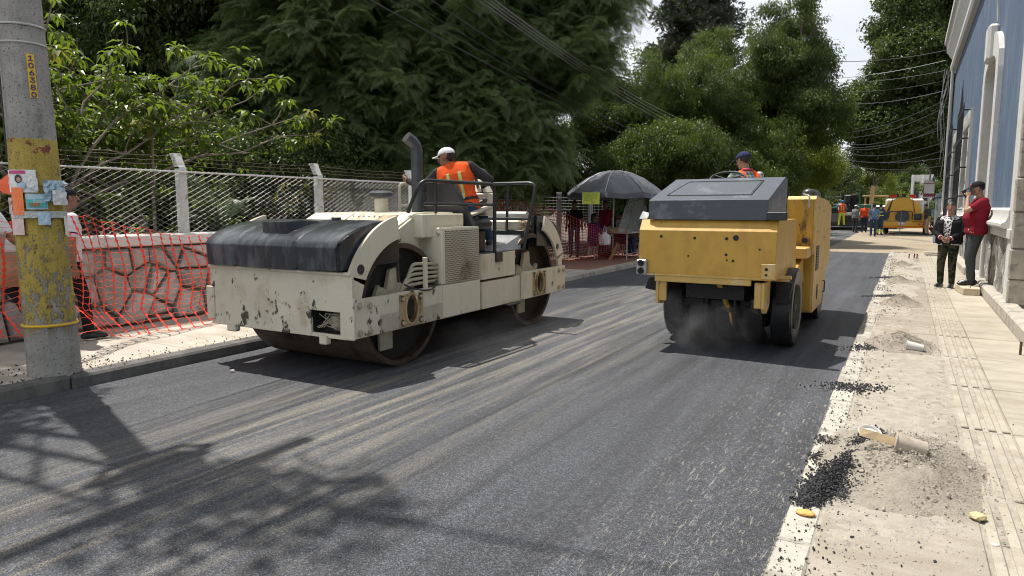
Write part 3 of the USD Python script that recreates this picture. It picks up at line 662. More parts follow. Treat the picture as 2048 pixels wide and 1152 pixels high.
def leaf_faces(c, d, nrm, L, W, fold=.18):
    """Leaves as two folded halves each (4 triangles): centres c, directions d, normals nrm, lengths L, widths W."""
    n = len(c); d = d / np.linalg.norm(d, axis=1, keepdims=True)
    s = np.cross(d, nrm); s /= np.linalg.norm(s, axis=1, keepdims=True) + 1e-9
    u = np.cross(s, d)
    L, W = L[:, None], W[:, None]
    base, tip, mid = c, c + d * L - u * L * .22, c + d * L * .45 + u * L * .02
    a, b = mid + s * W * .5 + u * W * fold, mid - s * W * .5 + u * W * fold
    v = np.stack([base, a, tip, b, mid], 1).reshape(-1, 3)
    k = np.arange(n)[:, None] * 5
    f = np.concatenate([k + np.array([[0, 1, 4]]), k + np.array([[1, 2, 4]]), k + np.array([[2, 3, 4]]), k + np.array([[3, 0, 4]])])
    return v, f

def unit(q, n):
    v = q.normal(size=(n, 3)); return v / np.linalg.norm(v, axis=1, keepdims=True)

def cluster(seed, n=110, rad=.34, L=.10, W=.045, droop=.5, twigs=True):
    """A spray of leaves about 0.7 m across."""
    q = np.random.RandomState(seed); m = MB()
    c = unit(q, n) * (q.uniform(0, 1, (n, 1)) ** .45) * rad * np.array([1, 1, .72])
    d = c / rad + q.normal(size=(n, 3)) * .55 + np.array([0, 0, -droop])
    nr = unit(q, n) * .7 + np.array([0, 0, .8])
    m.raw(*leaf_faces(c, d, nr, L * q.uniform(.7, 1.25, n), W * q.uniform(.75, 1.2, n)))
    return m

def frond_cluster(seed, nf=7, L=.46):
    """A branch tip of twice-feathered fronds that arch outward and droop."""
    q = np.random.RandomState(seed); m = MB()
    for k in range(nf):
        a = k * 2 * math.pi / nf + q.uniform(-.4, .4); el = q.uniform(-.15, .75); Lk = L * q.uniform(.75, 1.2)
        h = np.array([math.cos(a), math.sin(a), 0]); npn = 17
        t = np.linspace(.10, 1, npn)
        P = h * (Lk * t * math.cos(el))[:, None] + np.array([0, 0, 1.0]) * (Lk * t * math.sin(el) - Lk * .62 * t ** 2)[:, None]
        T = np.gradient(P, axis=0); T /= np.linalg.norm(T, axis=1, keepdims=True)
        S = np.cross(T, [0, 0, 1.0]); S /= np.linalg.norm(S, axis=1, keepdims=True)
        U = np.cross(S, T)
        for s in (-1, 1):
            ln = Lk * .36 * np.sin(np.pi * np.clip(t * .86 + .10, 0, 1)) + .02
            d = s * S + T * .62 - U * .12 + q.normal(size=(npn, 3)) * .07
            m.raw(*leaf_faces(P + U * .0, d, U + q.normal(size=(npn, 3)) * .1, ln, np.full(npn, .018) * q.uniform(.8, 1.2, npn), .1))
        m.raw(*leaf_faces(P[-1:], T[-1:], U[-1:], np.array([.09]), np.array([.02])))
        w = .0035; rb = np.vstack([P + S * w, P - S * w]); i = np.arange(npn - 1)
        m.raw(rb, np.stack([i, i + 1, npn + i + 1, npn + i], 1))
    return m

def needle_cluster(seed):
    q = np.random.RandomState(seed); m = MB(); n = 120
    a = q.uniform(0, 2 * math.pi, 6)
    c, d = [], []
    for k in range(6):
        h = np.array([math.cos(a[k]), math.sin(a[k]), q.uniform(-.1, .5)])
        t = q.uniform(.1, .5, 20)[:, None]
        c.append(h * t); d.append(h + q.normal(size=(20, 3)) * .5)
    m.raw(*leaf_faces(np.vstack(c), np.vstack(d), unit(q, n), np.full(n, .15), np.full(n, .04)))
    return m

PROTO = {"ficus": [cluster(s, 120) for s in (1, 2, 3)], "ficus_big": [cluster(s, 90, .42, .15, .07) for s in (4, 5, 6)], "jacaranda": [frond_cluster(s) for s in (7, 8, 9, 10)],
         "conifer": [needle_cluster(s) for s in (11, 12)], "droop": [cluster(s, 110, .36, .11, .04, 1.3) for s in (13, 14, 15)]}

def crown(parent, pos, kind, leaf, seed, scale=(.8, 1.25), name="crown", face_out=None):
    """All leaf sprays of a tree as one instanced part."""
    q = np.random.RandomState(seed); pp = str(parent.GetPath())
    path = pp + "/" + numbered(pp, name)
    pi = UsdGeom.PointInstancer.Define(stage, path)
    ps = []
    for k, m in enumerate(PROTO[kind]):
        ppath = f"{path}/leaf_spray" + (f"_{k:03d}" if k else "")
        usdkit.mesh(stage, ppath, m.get(), MATS[leaf]); ps.append(ppath)
    pi.CreatePrototypesRel().SetTargets([Sdf.Path(x) for x in ps])
    n = len(pos); pos = pos - ORIGIN[pp]
    pi.CreateProtoIndicesAttr(Vt.IntArray.FromNumpy(q.randint(0, len(ps), n).astype(np.int32)))
    pi.CreatePositionsAttr(Vt.Vec3fArray.FromNumpy(pos.astype(np.float32)))
    rz = q.uniform(0, 2 * math.pi, n); tx, ty = q.normal(size=n) * .25, q.normal(size=n) * .25
    qs = []
    for a, b, c in zip(rz, tx, ty):
        w = trimesh.transformations.quaternion_from_euler(b, c, a, "sxyz"); qs.append(Gf.Quath(float(w[0]), float(w[1]), float(w[2]), float(w[3])))
    pi.CreateOrientationsAttr(Vt.QuathArray(qs))
    s = q.uniform(*scale, n)
    pi.CreateScalesAttr(Vt.Vec3fArray.FromNumpy(np.stack([s, s, s], 1).astype(np.float32)))
    pi.GetPrim().SetCustomDataByKey("kind", "stuff")
    return pi

def blob_points(blobs, dens, seed, shell=.5, cut=None):
    """Spray positions in ellipsoids (centre, radii): crowded towards the surface, clumped by noise so that gaps show."""
    q = np.random.RandomState(seed); out = []
    for c, r in blobs:
        c, r = np.array(c, float), np.broadcast_to(np.array(r, float), (3,))
        n = int(dens * r[0] * r[1] * r[2] * 4.2)
        p = unit(q, n) * (q.uniform(shell ** 3, 1, (n, 1)) ** (1 / 3))
        w = c + p * r
        nz = meshkit.fbm(w * .9, 3, seed)
        w = w[nz > .40]
        w = w + (meshkit.noise(w * .5, seed + 5) - .5)[:, None] * p[nz > .40] * r * .55
        out.append(w)
    w = np.vstack(out)
    return w if cut is None else w[cut(w)]

def trunk_mesh(base, top, r0, r1, limbs, seed, wob=.12):
    q = np.random.RandomState(seed); b = MB()
    base, top = np.array(base, float), np.array(top, float)
    t = np.linspace(0, 1, 10); P = base + (top - base) * t[:, None] + np.c_[np.cumsum(q.normal(0, wob * .3, 10)), np.cumsum(q.normal(0, wob * .3, 10)), np.zeros(10)] * (t[:, None] > 0)
    rr = r0 + (r1 - r0) * t; rr[0] *= 1.45; rr[1] *= 1.08
    b.tube(P, rr, 9)
    for e in limbs:
        e = np.array(e, float); k = q.randint(4, 9); s = P[k]; h = np.linalg.norm(e - s)
        u = np.linspace(0, 1, 8)[:, None]
        Q = s + (e - s) * u + np.array([0, 0, 1.0]) * np.sin(u * math.pi) * h * .10 + q.normal(0, h * .018, (8, 3)) * u
        b.tube(Q, np.linspace(rr[k] * .6, .025, 8), 7)
        for _ in range(2):
            j = q.randint(3, 7); e2 = Q[j] + unit(q, 1)[0] * np.array([1, 1, .5]) * h * .35
            b.tube(np.linspace(Q[j], e2, 4), np.linspace(rr[k] * .25, .012, 4), 5)
    return b

def tree(name, label, cat, base, top, r, blobs, kind, leaf, dens, seed, group=None, bark="bark", scale=(.8, 1.25), shell=.5, limbs=None, cut=None):
    t = thing(name, label, cat, base, group=group)
    if limbs is None: limbs = [c for c, _ in blobs]
    obj("trunk", trunk_mesh(base, top, r, r * .5, limbs, seed), bark, t, smooth=50)
    crown(t, blob_points(blobs, dens, seed, shell, cut), kind, leaf, seed, scale)
    return t

# jacaranda over the fence, its fronds hanging low behind the cream roller
tree("jacaranda_tree", "large dark green feathery tree hanging behind the cream roller's exhaust", "tree", (-12.6, 13.6, .8), (-12.2, 13.4, 5.5), .28,
     [((-13.8, 11.8, 4.6), (1.7, 1.6, 1.2)), ((-12.0, 12.6, 5.6), (2.2, 2.0, 1.5)), ((-10.6, 13.4, 4.5), (2.0, 1.8, 1.5)), ((-9.3, 14.2, 3.6), (1.7, 1.6, 1.4)), ((-8.3, 14.9, 2.9), (1.3, 1.3, 1.0)),
      ((-9.9, 14.0, 6.3), (2.3, 2.0, 1.5)), ((-8.2, 15.6, 5.2), (1.9, 1.8, 1.5)), ((-10.9, 12.8, 3.0), (1.6, 1.3, 1.0)), ((-12.8, 12.4, 7.6), (2.6, 2.2, 1.5)), ((-10.0, 14.6, 8.2), (2.6, 2.2, 1.6)), ((-7.9, 16.2, 7.0), (1.8, 1.7, 1.4)), ((-9.6, 13.4, 2.4), (1.4, 1.2, .8)), ((-12.6, 12.2, 3.6), (1.3, 1.2, .9))],
     "jacaranda", "jacaranda_leaf", 30, 21, bark="bark", scale=(.75, 1.25), shell=.35)
# dark ficus trees of the park behind
DF = "dark trees in the park behind the fence"
for k, (x, y, lab, h) in enumerate(((-19.5, 10.8, "dark leafy tree behind the big-leafed shrub, left of the feathery tree", 7.5), (-17.0, 14.5, "dark dense tree behind the feathery tree", 8.5), (-24.5, 9.2, "dark leafy tree at the far left behind the utility pole", 8.0), (-15.5, 19.5, "dark tree in the park seen through gaps in the feathery tree", 8.0), (-21.0, 16.5, "tall dark tree deepest in the park behind the fence", 10.0))):
    q = np.random.RandomState(50 + k)
    bs = [((x + q.uniform(-2, 2), y + q.uniform(-2, 2), .8 + h * s), (q.uniform(1.9, 2.6), q.uniform(1.9, 2.6), q.uniform(1.3, 1.9))) for s in np.linspace(.22, 1.0, 11)]
    if k == 2: bs = [b for b in bs if b[0][2] < 4.2]
    tree("park_tree", lab, "tree", (x, y, .8), (x + .3, y, h * .8), .25, bs, "ficus_big", "ficus_dark_leaf", 13, 60 + k, group=None)
for k, (x, y) in enumerate(((-18.5, 7.0), (-15.0, 8.6), (-13.2, 9.8), (-15.6, 12.2), (-11.6, 11.0), (-22, 6.5), (-11, 17.5), (-17.5, 17))):
    q = np.random.RandomState(90 + k)
    tree("park_bush", ["low dark bush in the park behind the left end of the fence", "dark bush behind the middle fence post", "dark bush behind the fence to the right of the palm frond", "dark bush deep in shade behind the fence", "dark bush behind the cream roller's hood", "dark bush at the far left beyond the pole", "dark bush behind the feathery tree's trunk", "dark bush furthest back in the park"][k], "bush",
         (x, y, .8), (x, y, 2.2), .06, [((x + q.uniform(-.9, .9), y + q.uniform(-.9, .9), q.uniform(1.3, 2.6)), (1.3, 1.3, .95)) for _ in range(5)], "ficus", "ficus_dark_leaf", 16, 100 + k)
# row of ficus trees along the left pavement, beyond the stall
FG = None
def street_ficus(lab, x, y, h, w, seed, leaf="ficus_leaf", lowest=.22, kind="droop", dens=19, name="ficus_tree", top=None):
    q = np.random.RandomState(seed)
    bs = []
    for s in np.linspace(lowest, 1.0, 15):
        ww = w * (1 - .55 * max(0, s - .55) / .45)
        bs.append(((x + q.uniform(-.7, .7) * ww, y + q.uniform(-.7, .7) * ww, h * s - .4), (q.uniform(.45, .65) * ww, q.uniform(.45, .65) * ww, q.uniform(.75, 1.25))))
    if top: bs += top
    return tree(name, lab, "tree", (x, y, .05), (x + .2, y, h * .7), .24, bs, kind, leaf, dens, seed)
street_ficus("dark green tree beside the right edge of the feathery tree, taller than the stall", -11.6, 21.5, 9.5, 3.2, 31, "ficus_leaf", lowest=.34)
street_ficus("bushy green ficus rising directly behind the stall's umbrella", -9.6, 25.0, 7.2, 3.5, 32, "ficus_leaf", lowest=.25)
street_ficus("bushy green ficus behind the yellow roller's driver, left of the tallest one", -7.6, 27.5, 8.0, 3.3, 33, "ficus_leaf", lowest=.25)
street_ficus("tallest green ficus behind the yellow roller, rising against the white sky", -4.5, 31.0, 10.2, 2.35, 34, "ficus_leaf", lowest=.48, top=[((-3.7, 31, 7.4), (1.0, 1.0, .9)), ((-5.2, 31, 8.2), (1.2, 1.2, 1.0)), ((-4.1, 31, 9.4), (1.1, 1.1, .9)), ((-6.2, 30.5, 6.4), (1.4, 1.4, 1.1))])
street_ficus("lime green tree right of the tallest ficus, above the far paving machine", -4.6, 34.5, 6.0, 1.9, 35, "lime_leaf", lowest=.52, kind="ficus")
street_ficus("shaded ficus beyond the lime green tree", -7.5, 42.0, 8.0, 3.2, 36, "ficus_dark_leaf", lowest=.2)
# conifer rising behind
t = thing("conifer_tree", "tall dark conifer rising behind the ficus row against the white sky", "tree", (-13.0, 46, 0))
obj("trunk", trunk_mesh((-13, 46, 0), (-12.8, 46, 19), .35, .08, [], 3), "bark", t, smooth=50)
q = np.random.RandomState(77); P = []
for z in np.linspace(6, 19, 24):
    r = 4.2 * (1 - (z - 5) / 17) + .9
    for a in q.uniform(0, 2 * math.pi, 7):
        L = r * q.uniform(.6, 1.15); s = np.linspace(.15, 1, 14)[:, None]
        P.append(np.array([-12.9, 46, z]) + s * L * np.array([math.cos(a), math.sin(a), 0]) + np.array([0, 0, 1.0]) * (.3 * s - .55 * s ** 2) * L * .6 + q.normal(size=(14, 3)) * .22)
crown(t, np.vstack(P), "conifer", "conifer_leaf", 9, (.9, 1.7))
# big ficus on the right beyond the building
q = np.random.RandomState(5)
bs = []
for z, w, xc in ((4.5, 1.6, 2.6), (5.0, 3.0, -.6), (6.2, 3.5, -.4), (7.6, 3.4, -.1), (9.0, 3.2, .3), (10.4, 3.3, .3), (11.8, 3.2, .5), (13.2, 3.0, .8), (14.6, 2.6, 1.1)):
    for _ in range(4): bs.append(((xc + q.uniform(-.62, .62) * w, 46 + q.uniform(-.5, .5) * w, z + q.uniform(-.4, .4)), (w * .48, w * .48, 1.15)))
tree("ficus_tree", "huge dark green ficus arching over the street beside the blue building", "tree", (3.3, 46.5, 0), (1.8, 46, 8), .45, bs, "ficus_big", "ficus_dark_leaf", 8.5, 41, scale=(1.0, 1.6))
# far trees closing the street
for k, (x, y, h, w, lf, lab) in enumerate(((-5.5, 62, 6, 3, "ficus_dark_leaf", "dark tree over the far paving machine"), (-3.2, 78, 6.5, 3.0, "lime_leaf", "pale green tree at the end of the street, left of the tank truck"), (-.4, 95, 7.0, 3.4, "ficus_leaf", "distant green tree at the end of the street, above the tank truck"), (3.6, 74, 6.5, 2.8, "ficus_leaf", "distant tree right of the tank truck, behind the white sign"), (5.4, 60, 7.5, 3.2, "ficus_dark_leaf", "shaded tree behind the portable toilet"), (-12, 70, 9, 4.5, "ficus_dark_leaf", "distant dark tree behind the row of ficus"), (3.2, 100, 9, 4, "conifer_leaf", "hazy grey-green tree furthest down the street"), (-3.4, 110, 9, 4, "conifer_leaf", "hazy grey tree at the street's far end, left side"))):
    street_ficus(lab, x, y, h, w, 200 + k, lf, lowest=.18, kind="ficus_big", dens=5, name="distant_tree")
for k, (x, y, lab) in enumerate(((2.6, 50.5, "low bush beside the tank truck's right side"), (3.0, 47.5, "low clipped bush behind the man in khaki trousers"))):
    tree("roadside_bush", lab, "bush", (x, y, 0), (x, y, .8), .05, [((x + dx, y, z), (.8, .8, .55)) for dx, z in ((-.5, .7), (.4, .9), (0, 1.4), (.7, 1.5))], "ficus", "ficus_leaf", 22, 300 + k)
# palm trunk behind the toilet
t = thing("palm_tree", "rough brown palm trunk standing behind the portable toilet", "tree", (2.05, 43.0, 0))
b = MB(); zz2 = np.linspace(0, 7.2, 40)
b.tube(np.stack([np.full(40, 2.05), np.full(40, 43.0), zz2], 1), .24 + .03 * (np.arange(40) % 2), 10)
for z in np.arange(.4, 7.2, .16):
    for a in np.arange(0, 6.28, .7): b.hull([(2.05 + .26 * math.cos(a + z * 9), 43 + .26 * math.sin(a + z * 9), z), (2.05 + .27 * math.cos(a + z * 9 + .3), 43 + .27 * math.sin(a + z * 9 + .3), z), (2.05 + .33 * math.cos(a + z * 9 + .15), 43 + .33 * math.sin(a + z * 9 + .15), z + .12), (2.05 + .24 * math.cos(a + z * 9 + .15), 43 + .24 * math.sin(a + z * 9 + .15), z + .1)])
obj("trunk", b, "pale_bark", t)

def palm_fronds(m, base, n, L, seed, up=1.0):
    q = np.random.RandomState(seed)
    for k in range(n):
        a = q.uniform(0, 2 * math.pi); s = np.linspace(0, 1, 26)[:, None]
        h = np.array([math.cos(a), math.sin(a), 0]); e = q.uniform(.6, 1.3) * up
        P = np.array(base) + h * s * L * .55 * q.uniform(.5, 1.1) + np.array([0, 0, 1.0]) * (e * s - .45 * s ** 2) * L
        T = np.gradient(P, axis=0); T /= np.linalg.norm(T, axis=1, keepdims=True)
        S = np.cross(T, [0, 0, 1.0]); S /= np.linalg.norm(S, axis=1, keepdims=True) + 1e-9; U = np.cross(S, T)
        m.tube(P[::3], np.linspace(.012, .004, len(P[::3])), 4)
        for sd in (-1, 1):
            ln = L * .34 * np.sin(np.pi * (s[:, 0] * .85 + .12))
            m.raw(*leaf_faces(P[3:], (sd * S + T * .9 + U * .25)[3:], U[3:], ln[3:], np.full(23, .022), .1))
t = thing("young_palm", "young palm with grey-green fronds behind the chain-link fence", "plant", (-9.7, 7.3, .95))
m = MB(); palm_fronds(m, (-9.7, 7.3, 1.0), 9, 1.35, 3)
obj("frond", m, "palm_leaf", t)
m = MB(); palm_fronds(m, (-9.75, 7.35, 1.0), 6, 1.15, 8); obj("frond", m, "palm_leaf", t)

# big-leafed shrub behind the fence: stems, then bunches of drooping pointed leaves on their ends
def big_leaf_bunch(m, q, p, n, L):
    d = np.c_[q.normal(size=(n, 2)), -.55 - .5 * q.rand(n)]
    a = np.linspace(0, 2 * math.pi, n, endpoint=False) + q.uniform(0, .6, n)
    d = np.c_[np.cos(a), np.sin(a), q.uniform(-1.3, .25, n)]
    m.raw(*leaf_faces(p + d * .03, d, np.c_[np.zeros((n, 2)), np.ones(n)] + d * .6, L * q.uniform(.6, 1.15, n), L * .48 * q.uniform(.7, 1.1, n), .2))
sh = thing("broadleaf_shrub", "sprawling bright green shrub with large pointed leaves above the fence", "shrub", (-9.6, 5.2, .95))
q = np.random.RandomState(12); st, lv, yl = MB(), MB(), MB()
roots = [np.array([-9.6 + q.uniform(-.5, .5), 5.2 + q.uniform(-.9, .9), .95]) for _ in range(11)] + [np.array([-9.9, 4.0, .95]), np.array([-9.8, 3.3, .95]), np.array([-10.2, 2.4, .95])]
ends = []
targets = [atp for atp in [(-9.0, 8.55, 3.05), (-9.1, 8.0, 3.45), (-9.0, 7.5, 3.55), (-9.0, 8.8, 2.75), (-9.2, 7.0, 3.75), (-9.3, 6.6, 3.4)]]
for k in range(54):
    r0 = roots[k % len(roots)]
    e = np.array(targets[k]) if k < len(targets) else np.array([-9.6 + q.uniform(-1.1, .8), q.uniform(2.2, 7.4), q.uniform(2.0, 4.3)])
    if e[1] > 6.6 and k >= len(targets): e[2] = min(e[2], 3.2)
    s = np.linspace(0, 1, 9)[:, None]
    Q = r0 + (e - r0) * np.c_[s ** 1.5, s ** 1.5, s ** .75] + q.normal(0, .045, (9, 3)) * s
    st.tube(Q, np.linspace(.028, .008, 9), 6)
    ends.append(Q[-1])
    for _ in range(6):
        j = q.randint(3, 9); e2 = Q[j] + unit(q, 1)[0] * q.uniform(.2, .55) * np.array([1, 1.2, .8]) + np.array([0, 0, .12])
        st.tube(np.linspace(Q[j], e2, 4) + q.normal(0, .012, (4, 3)), np.linspace(.010, .005, 4), 4); ends.append(e2)
for k, e in enumerate(ends):
    big_leaf_bunch(lv if q.rand() > .07 else yl, q, e, q.randint(7, 14), q.uniform(.15, .25))
    if q.rand() < .6: big_leaf_bunch(lv, q, e + q.normal(0, .13, 3) - np.array([0, 0, .12]), q.randint(4, 8), q.uniform(.13, .21))
for _ in range(420):
    big_leaf_bunch(lv, q, np.array([-9.7 + q.uniform(-.9, .8), q.uniform(1.8, 7.2), 1.0 + 1.9 * q.rand() ** .8]), q.randint(3, 8), q.uniform(.12, .20))
obj("stem", st, "pale_bark", sh, smooth=50)
obj("leaf", lv, "shrub_leaf", sh, kind="stuff"); obj("leaf", yl, "yellow_leaf", sh, kind="stuff")
# the tree that shades the road's left side: it stands behind the wall, its crown reaches out over the pavement
tb = [((-6.25, 3.35, 9.1), (.75, .32, .35)), ((-5.75, 3.5, 9.9), (.75, .28, .3)), ((-6.5, 2.75, 9.0), (.6, .3, .3)), ((-9.6, 2.6, 9.4), (1.2, 1.2, .8)), ((-10.8, 2.0, 8.6), (1.6, 1.6, 1.1)), ((-11.5, 3.0, 9.6), (1.4, 1.4, 1.0))]
tree("overhanging_tree", "tree behind the stone wall with branches reaching out above the utility pole", "tree", (-11.2, 2.2, .95), (-10.2, 2.4, 7.8), .2, tb, "ficus_big", "shrub_leaf", 15, 71, scale=(.8, 1.2), limbs=[c for c, _ in tb])
# creeper on the barbed wire
cr = thing("creeper", "thin creeper with a few yellowing leaves climbing the barbed wire", "plant", (-8.2, 7.0, 1.2))
st, lv, yl = MB(), MB(), MB(); q = np.random.RandomState(8)
for k in range(5):
    y0 = 5.5 + k * .55; s = np.linspace(0, 1, 12)
    P = np.stack([-8.18 - .04 * np.sin(s * 7 + k), y0 + s * q.uniform(.3, .9), 1.2 + s * .95 - .25 * s ** 3], 1) + q.normal(0, .015, (12, 3)); st.tube(P, .004, 4)
    for p in P[4:]: big_leaf_bunch(yl if q.rand() < .45 else lv, q, p, q.randint(1, 4), .09)
obj("stem", st, "bark", cr); obj("leaf", lv, "shrub_leaf", cr, kind="stuff"); obj("leaf", yl, "yellow_leaf", cr, kind="stuff")
# ---------------------------------------------------------------- cream tandem roller
plain("cream_paint", (0.60, 0.555, 0.425), 0.42, var=0.06, scale=3, bump=0.0012, bscale=30, bevel=0.008, coat=.15, dirt=(0.40, 0.31, 0.18), dirt_at=(0.55, 0.76), dirt_scale=5, dirt2=(0.07, 0.05, 0.035), dirt2_at=(0.665, 0.70), dirt2_scale=13, stretch=(1.3, 1.3, .38))
plain("cream_scraped", (0.56, 0.52, 0.41), 0.45, var=0.08, scale=3, bump=0.0012, bscale=30, bevel=0.008, dirt=(0.38, 0.32, 0.22), dirt_at=(0.52, 0.72), dirt_scale=4, dirt2=(0.045, 0.035, 0.03), dirt2_at=(0.575, 0.605), dirt2_scale=6, stretch=(1, 1, .75))
plain("rusty_cream", (0.36, 0.27, 0.14), 0.5, var=0.3, scale=7, bump=0.002, dirt=(0.14, 0.085, 0.045), dirt_at=(0.48, 0.62), dirt_scale=9, dirt2=(0.55, 0.5, 0.38), dirt2_at=(0.58, 0.62), dirt2_scale=6, stretch=(1, 1, .5))
plain("black_plastic", (0.022, 0.025, 0.030), 0.27, var=0.2, scale=4, bump=0.0015, bscale=22, bevel=0.02, dirt=(0.15, 0.16, 0.17), dirt_at=(0.50, 0.72), dirt_scale=2.2, dirt2=(0.30, 0.31, 0.31), dirt2_at=(0.645, 0.69), dirt2_scale=5, stretch=(1.4, .6, .45))
plain("drum_steel", (0.075, 0.052, 0.036), 0.48, metal=0.35, var=0.35, scale=7, bump=0.002, bscale=30, dirt=(0.02, 0.017, 0.015), dirt_at=(0.5, 0.62), dirt_scale=5)
plain("drum_face", (0.020, 0.017, 0.015), 0.7, var=0.4, scale=7)
plain("black_paint", (0.018, 0.019, 0.021), 0.35, var=0.25, scale=8, bevel=.004)
plain("grey_pipe", (0.052, 0.055, 0.06), 0.4, metal=.2, var=0.25, scale=8)
plain("deck_metal", (0.42, 0.43, 0.43), 0.35, metal=0.6, var=0.15, scale=8)
plain("bolt_metal", (0.40, 0.36, 0.28), 0.5, metal=0.4, var=0.3, scale=30)
plain("seat_vinyl", (0.022, 0.022, 0.024), 0.45, var=0.2, scale=9, bevel=.02)
plain("hose_cream", (0.40, 0.36, 0.26), 0.5, var=.2, scale=14)
plain("hot_grease", (0.05, 0.035, 0.025), 0.6, var=.5, scale=30, bump=.01, bscale=60)
mat("perforated_cream", {   # rows of punched holes
    "g": ("geometry", {}), "s": ("separate_xyz", {}), "a": ("math", {"math_type": "multiply", "value2": 1 / .0235}), "b": ("math", {"math_type": "multiply", "value2": 1 / .0205}),
    "fl": ("math", {"math_type": "floor"}), "od": ("math", {"math_type": "modulo", "value2": 2.0}), "sh": ("math", {"math_type": "multiply_add", "value2": .5}),
    "fu": ("math", {"math_type": "fraction"}), "fv": ("math", {"math_type": "fraction"}), "cu": ("math", {"math_type": "subtract", "value2": .5}), "cv": ("math", {"math_type": "subtract", "value2": .5}),
    "u2": ("math", {"math_type": "multiply"}), "v2": ("math", {"math_type": "multiply"}), "su": ("math", {"math_type": "add"}), "h": ("map_range", {"from_min": .075, "from_max": .115, "clamp": True}),
    "n": ("noise_texture", {"scale": 2.4, "detail": 6.0}), "nr": ("rgb_ramp", {"ramp": [(.4, (.50, .465, .36)), (.62, (.40, .34, .24)), (.70, (.12, .08, .05))]}), "m": ("mix_color", {"a": (.012, .010, .008)}), "bp": ("bump", {"strength": 1.0, "distance": .004}), "p": ("principled_bsdf", {"roughness": .5})},
    [("g.position", "s.vector"), ("s.y", "a.value1"), ("s.z", "b.value1"), ("b.value", "fl.value1"), ("fl.value", "od.value1"), ("od.value", "sh.value1"), ("a.value", "sh.value3"), ("sh.value", "fu.value1"), ("b.value", "fv.value1"), ("fu.value", "cu.value1"), ("fv.value", "cv.value1"),
     ("cu.value", "u2.value1"), ("cu.value", "u2.value2"), ("cv.value", "v2.value1"), ("cv.value", "v2.value2"), ("u2.value", "su.value1"), ("v2.value", "su.value2"), ("su.value", "h.value"), ("g.position", "n.vector"), ("n.fac", "nr.fac"), ("nr.color", "m.b"), ("h.result", "m.fac"), ("m.result", "p.base_color"), ("h.result", "bp.height"), ("bp.normal", "p.normal")])
ro = thing("tandem_roller", "cream tandem road roller with black water tanks and steel drums", "road roller", (-4.93, 6.35, 0))
XL, XR = -5.86, -4.0
def circ(cy, cz, r, k=28, a0=0, a1=2 * math.pi): return [(cy + r * math.cos(t), cz + r * math.sin(t)) for t in np.linspace(a0, a1, k)]
def oval(cy, cz, ry, rz, k=24): return Polygon([(cy + ry * math.cos(t), cz + rz * math.sin(t)) for t in np.linspace(0, 2 * math.pi, k + 1)[:-1]])
# front plate with the lamp opening
pl_ = sbox(XL, .37, XR - .02, .935).difference(sbox(-4.515, .405, -4.165, .605))
fp = obj("front_plate", MB().prism(pl_, "y", 4.28, 4.305), "cream_scraped", ro)
obj("plate_lip", MB().rbox(XL - .01, XR - .03, 4.262, 4.30, .925, .955, .008), "cream_scraped", fp)
obj("lamp_box", MB().box(-4.55, -4.13, 4.46, 4.48, .39, .62).box(-4.55, -4.52, 4.306, 4.46, .39, .62).box(-4.16, -4.13, 4.306, 4.46, .39, .62).box(-4.52, -4.16, 4.306, 4.46, .60, .62), "black_paint", fp)
obj("headlamp", MB().lathe([(0, .0), (.05, .01), (.085, .05), (.09, .09), (0, .10)], (-4.32, 4.35, .50), 18, "y"), "hose_cream", fp)
w = MB(); q = np.random.RandomState(3)
for k in range(7):
    p = [np.array([q.uniform(-4.5, -4.18), 4.31 + q.uniform(0, .08), q.uniform(.42, .58)]) for _ in range(4)]; w.tube(fillet(p, .05), .004, 4)
obj("loose_wiring", w, "hose_cream", fp)
obj("tow_lug", MB().rbox(-4.40, -4.31, 4.25, 4.32, .31, .39, .01), "cream_scraped", fp)
obj("tow_lug", MB().rbox(-5.62, -5.50, 4.25, 4.32, .32, .39, .01), "cream_scraped", fp)
# side beams, with bearing openings
for sx, x0, x1 in ((1, XR - .045, XR), (-1, XL, XL + .045)):
    for ya, yb, hole in ((4.28, 5.55, 5.04), (7.25, 8.40, 7.64)):
        P = sbox(ya, .385, yb, .72).difference(oval(hole, .555, .085, .135)).difference(oval(4.61, .48, .035, .035)).difference(oval(8.02, .50, .03, .035))
        sb_ = obj("side_beam", MB().prism(P, "x", x0, x1), "cream_scraped" if ya < 5 else "cream_paint", ro)
        xo = x1 if sx > 0 else x0
        obj("bearing_plate", MB().prism(sbox(hole - .17, .40, hole + .18, .70).difference(oval(hole, .555, .082, .132)), "x", xo - (.004 if sx > 0 else .010), xo + (.010 if sx > 0 else .004)), "rusty_cream", sb_)
        obj("bearing_collar", MB().prism(oval(hole, .555, .105, .155).difference(oval(hole, .555, .082, .132)), "x", xo - .05, xo + (.02 if sx > 0 else 0)), "rusty_cream", sb_)
        bolts = [(hole - .13, .66), (hole + .14, .66), (hole - .13, .435), (hole + .14, .435)] + ([(4.34, .665), (4.47, .655), (4.34, .43), (4.47, .425)] if ya < 5 else [(8.2, .665), (8.34, .66), (8.2, .44), (8.34, .435)])
        for y, z in bolts:
            obj("bolt", MB().cyl((xo - .01, y, z), (xo + sx * .022, y, z), .021, n=6).cyl((xo, y, z), (xo + sx * .010, y, z), .03, n=10), "bolt_metal", sb_)
obj("end_plate", MB().rbox(XL, XR - .02, 8.37, 8.40, .385, .72, .006), "cream_paint", ro)
obj("corner_plate", MB().rbox(XR - .10, XR + .004, 4.265, 4.29, .375, .735, .008), "cream_scraped", ro)
obj("corner_plate", MB().rbox(XL - .06, XL + .05, 4.265, 4.29, .42, .74, .008), "cream_scraped", ro)
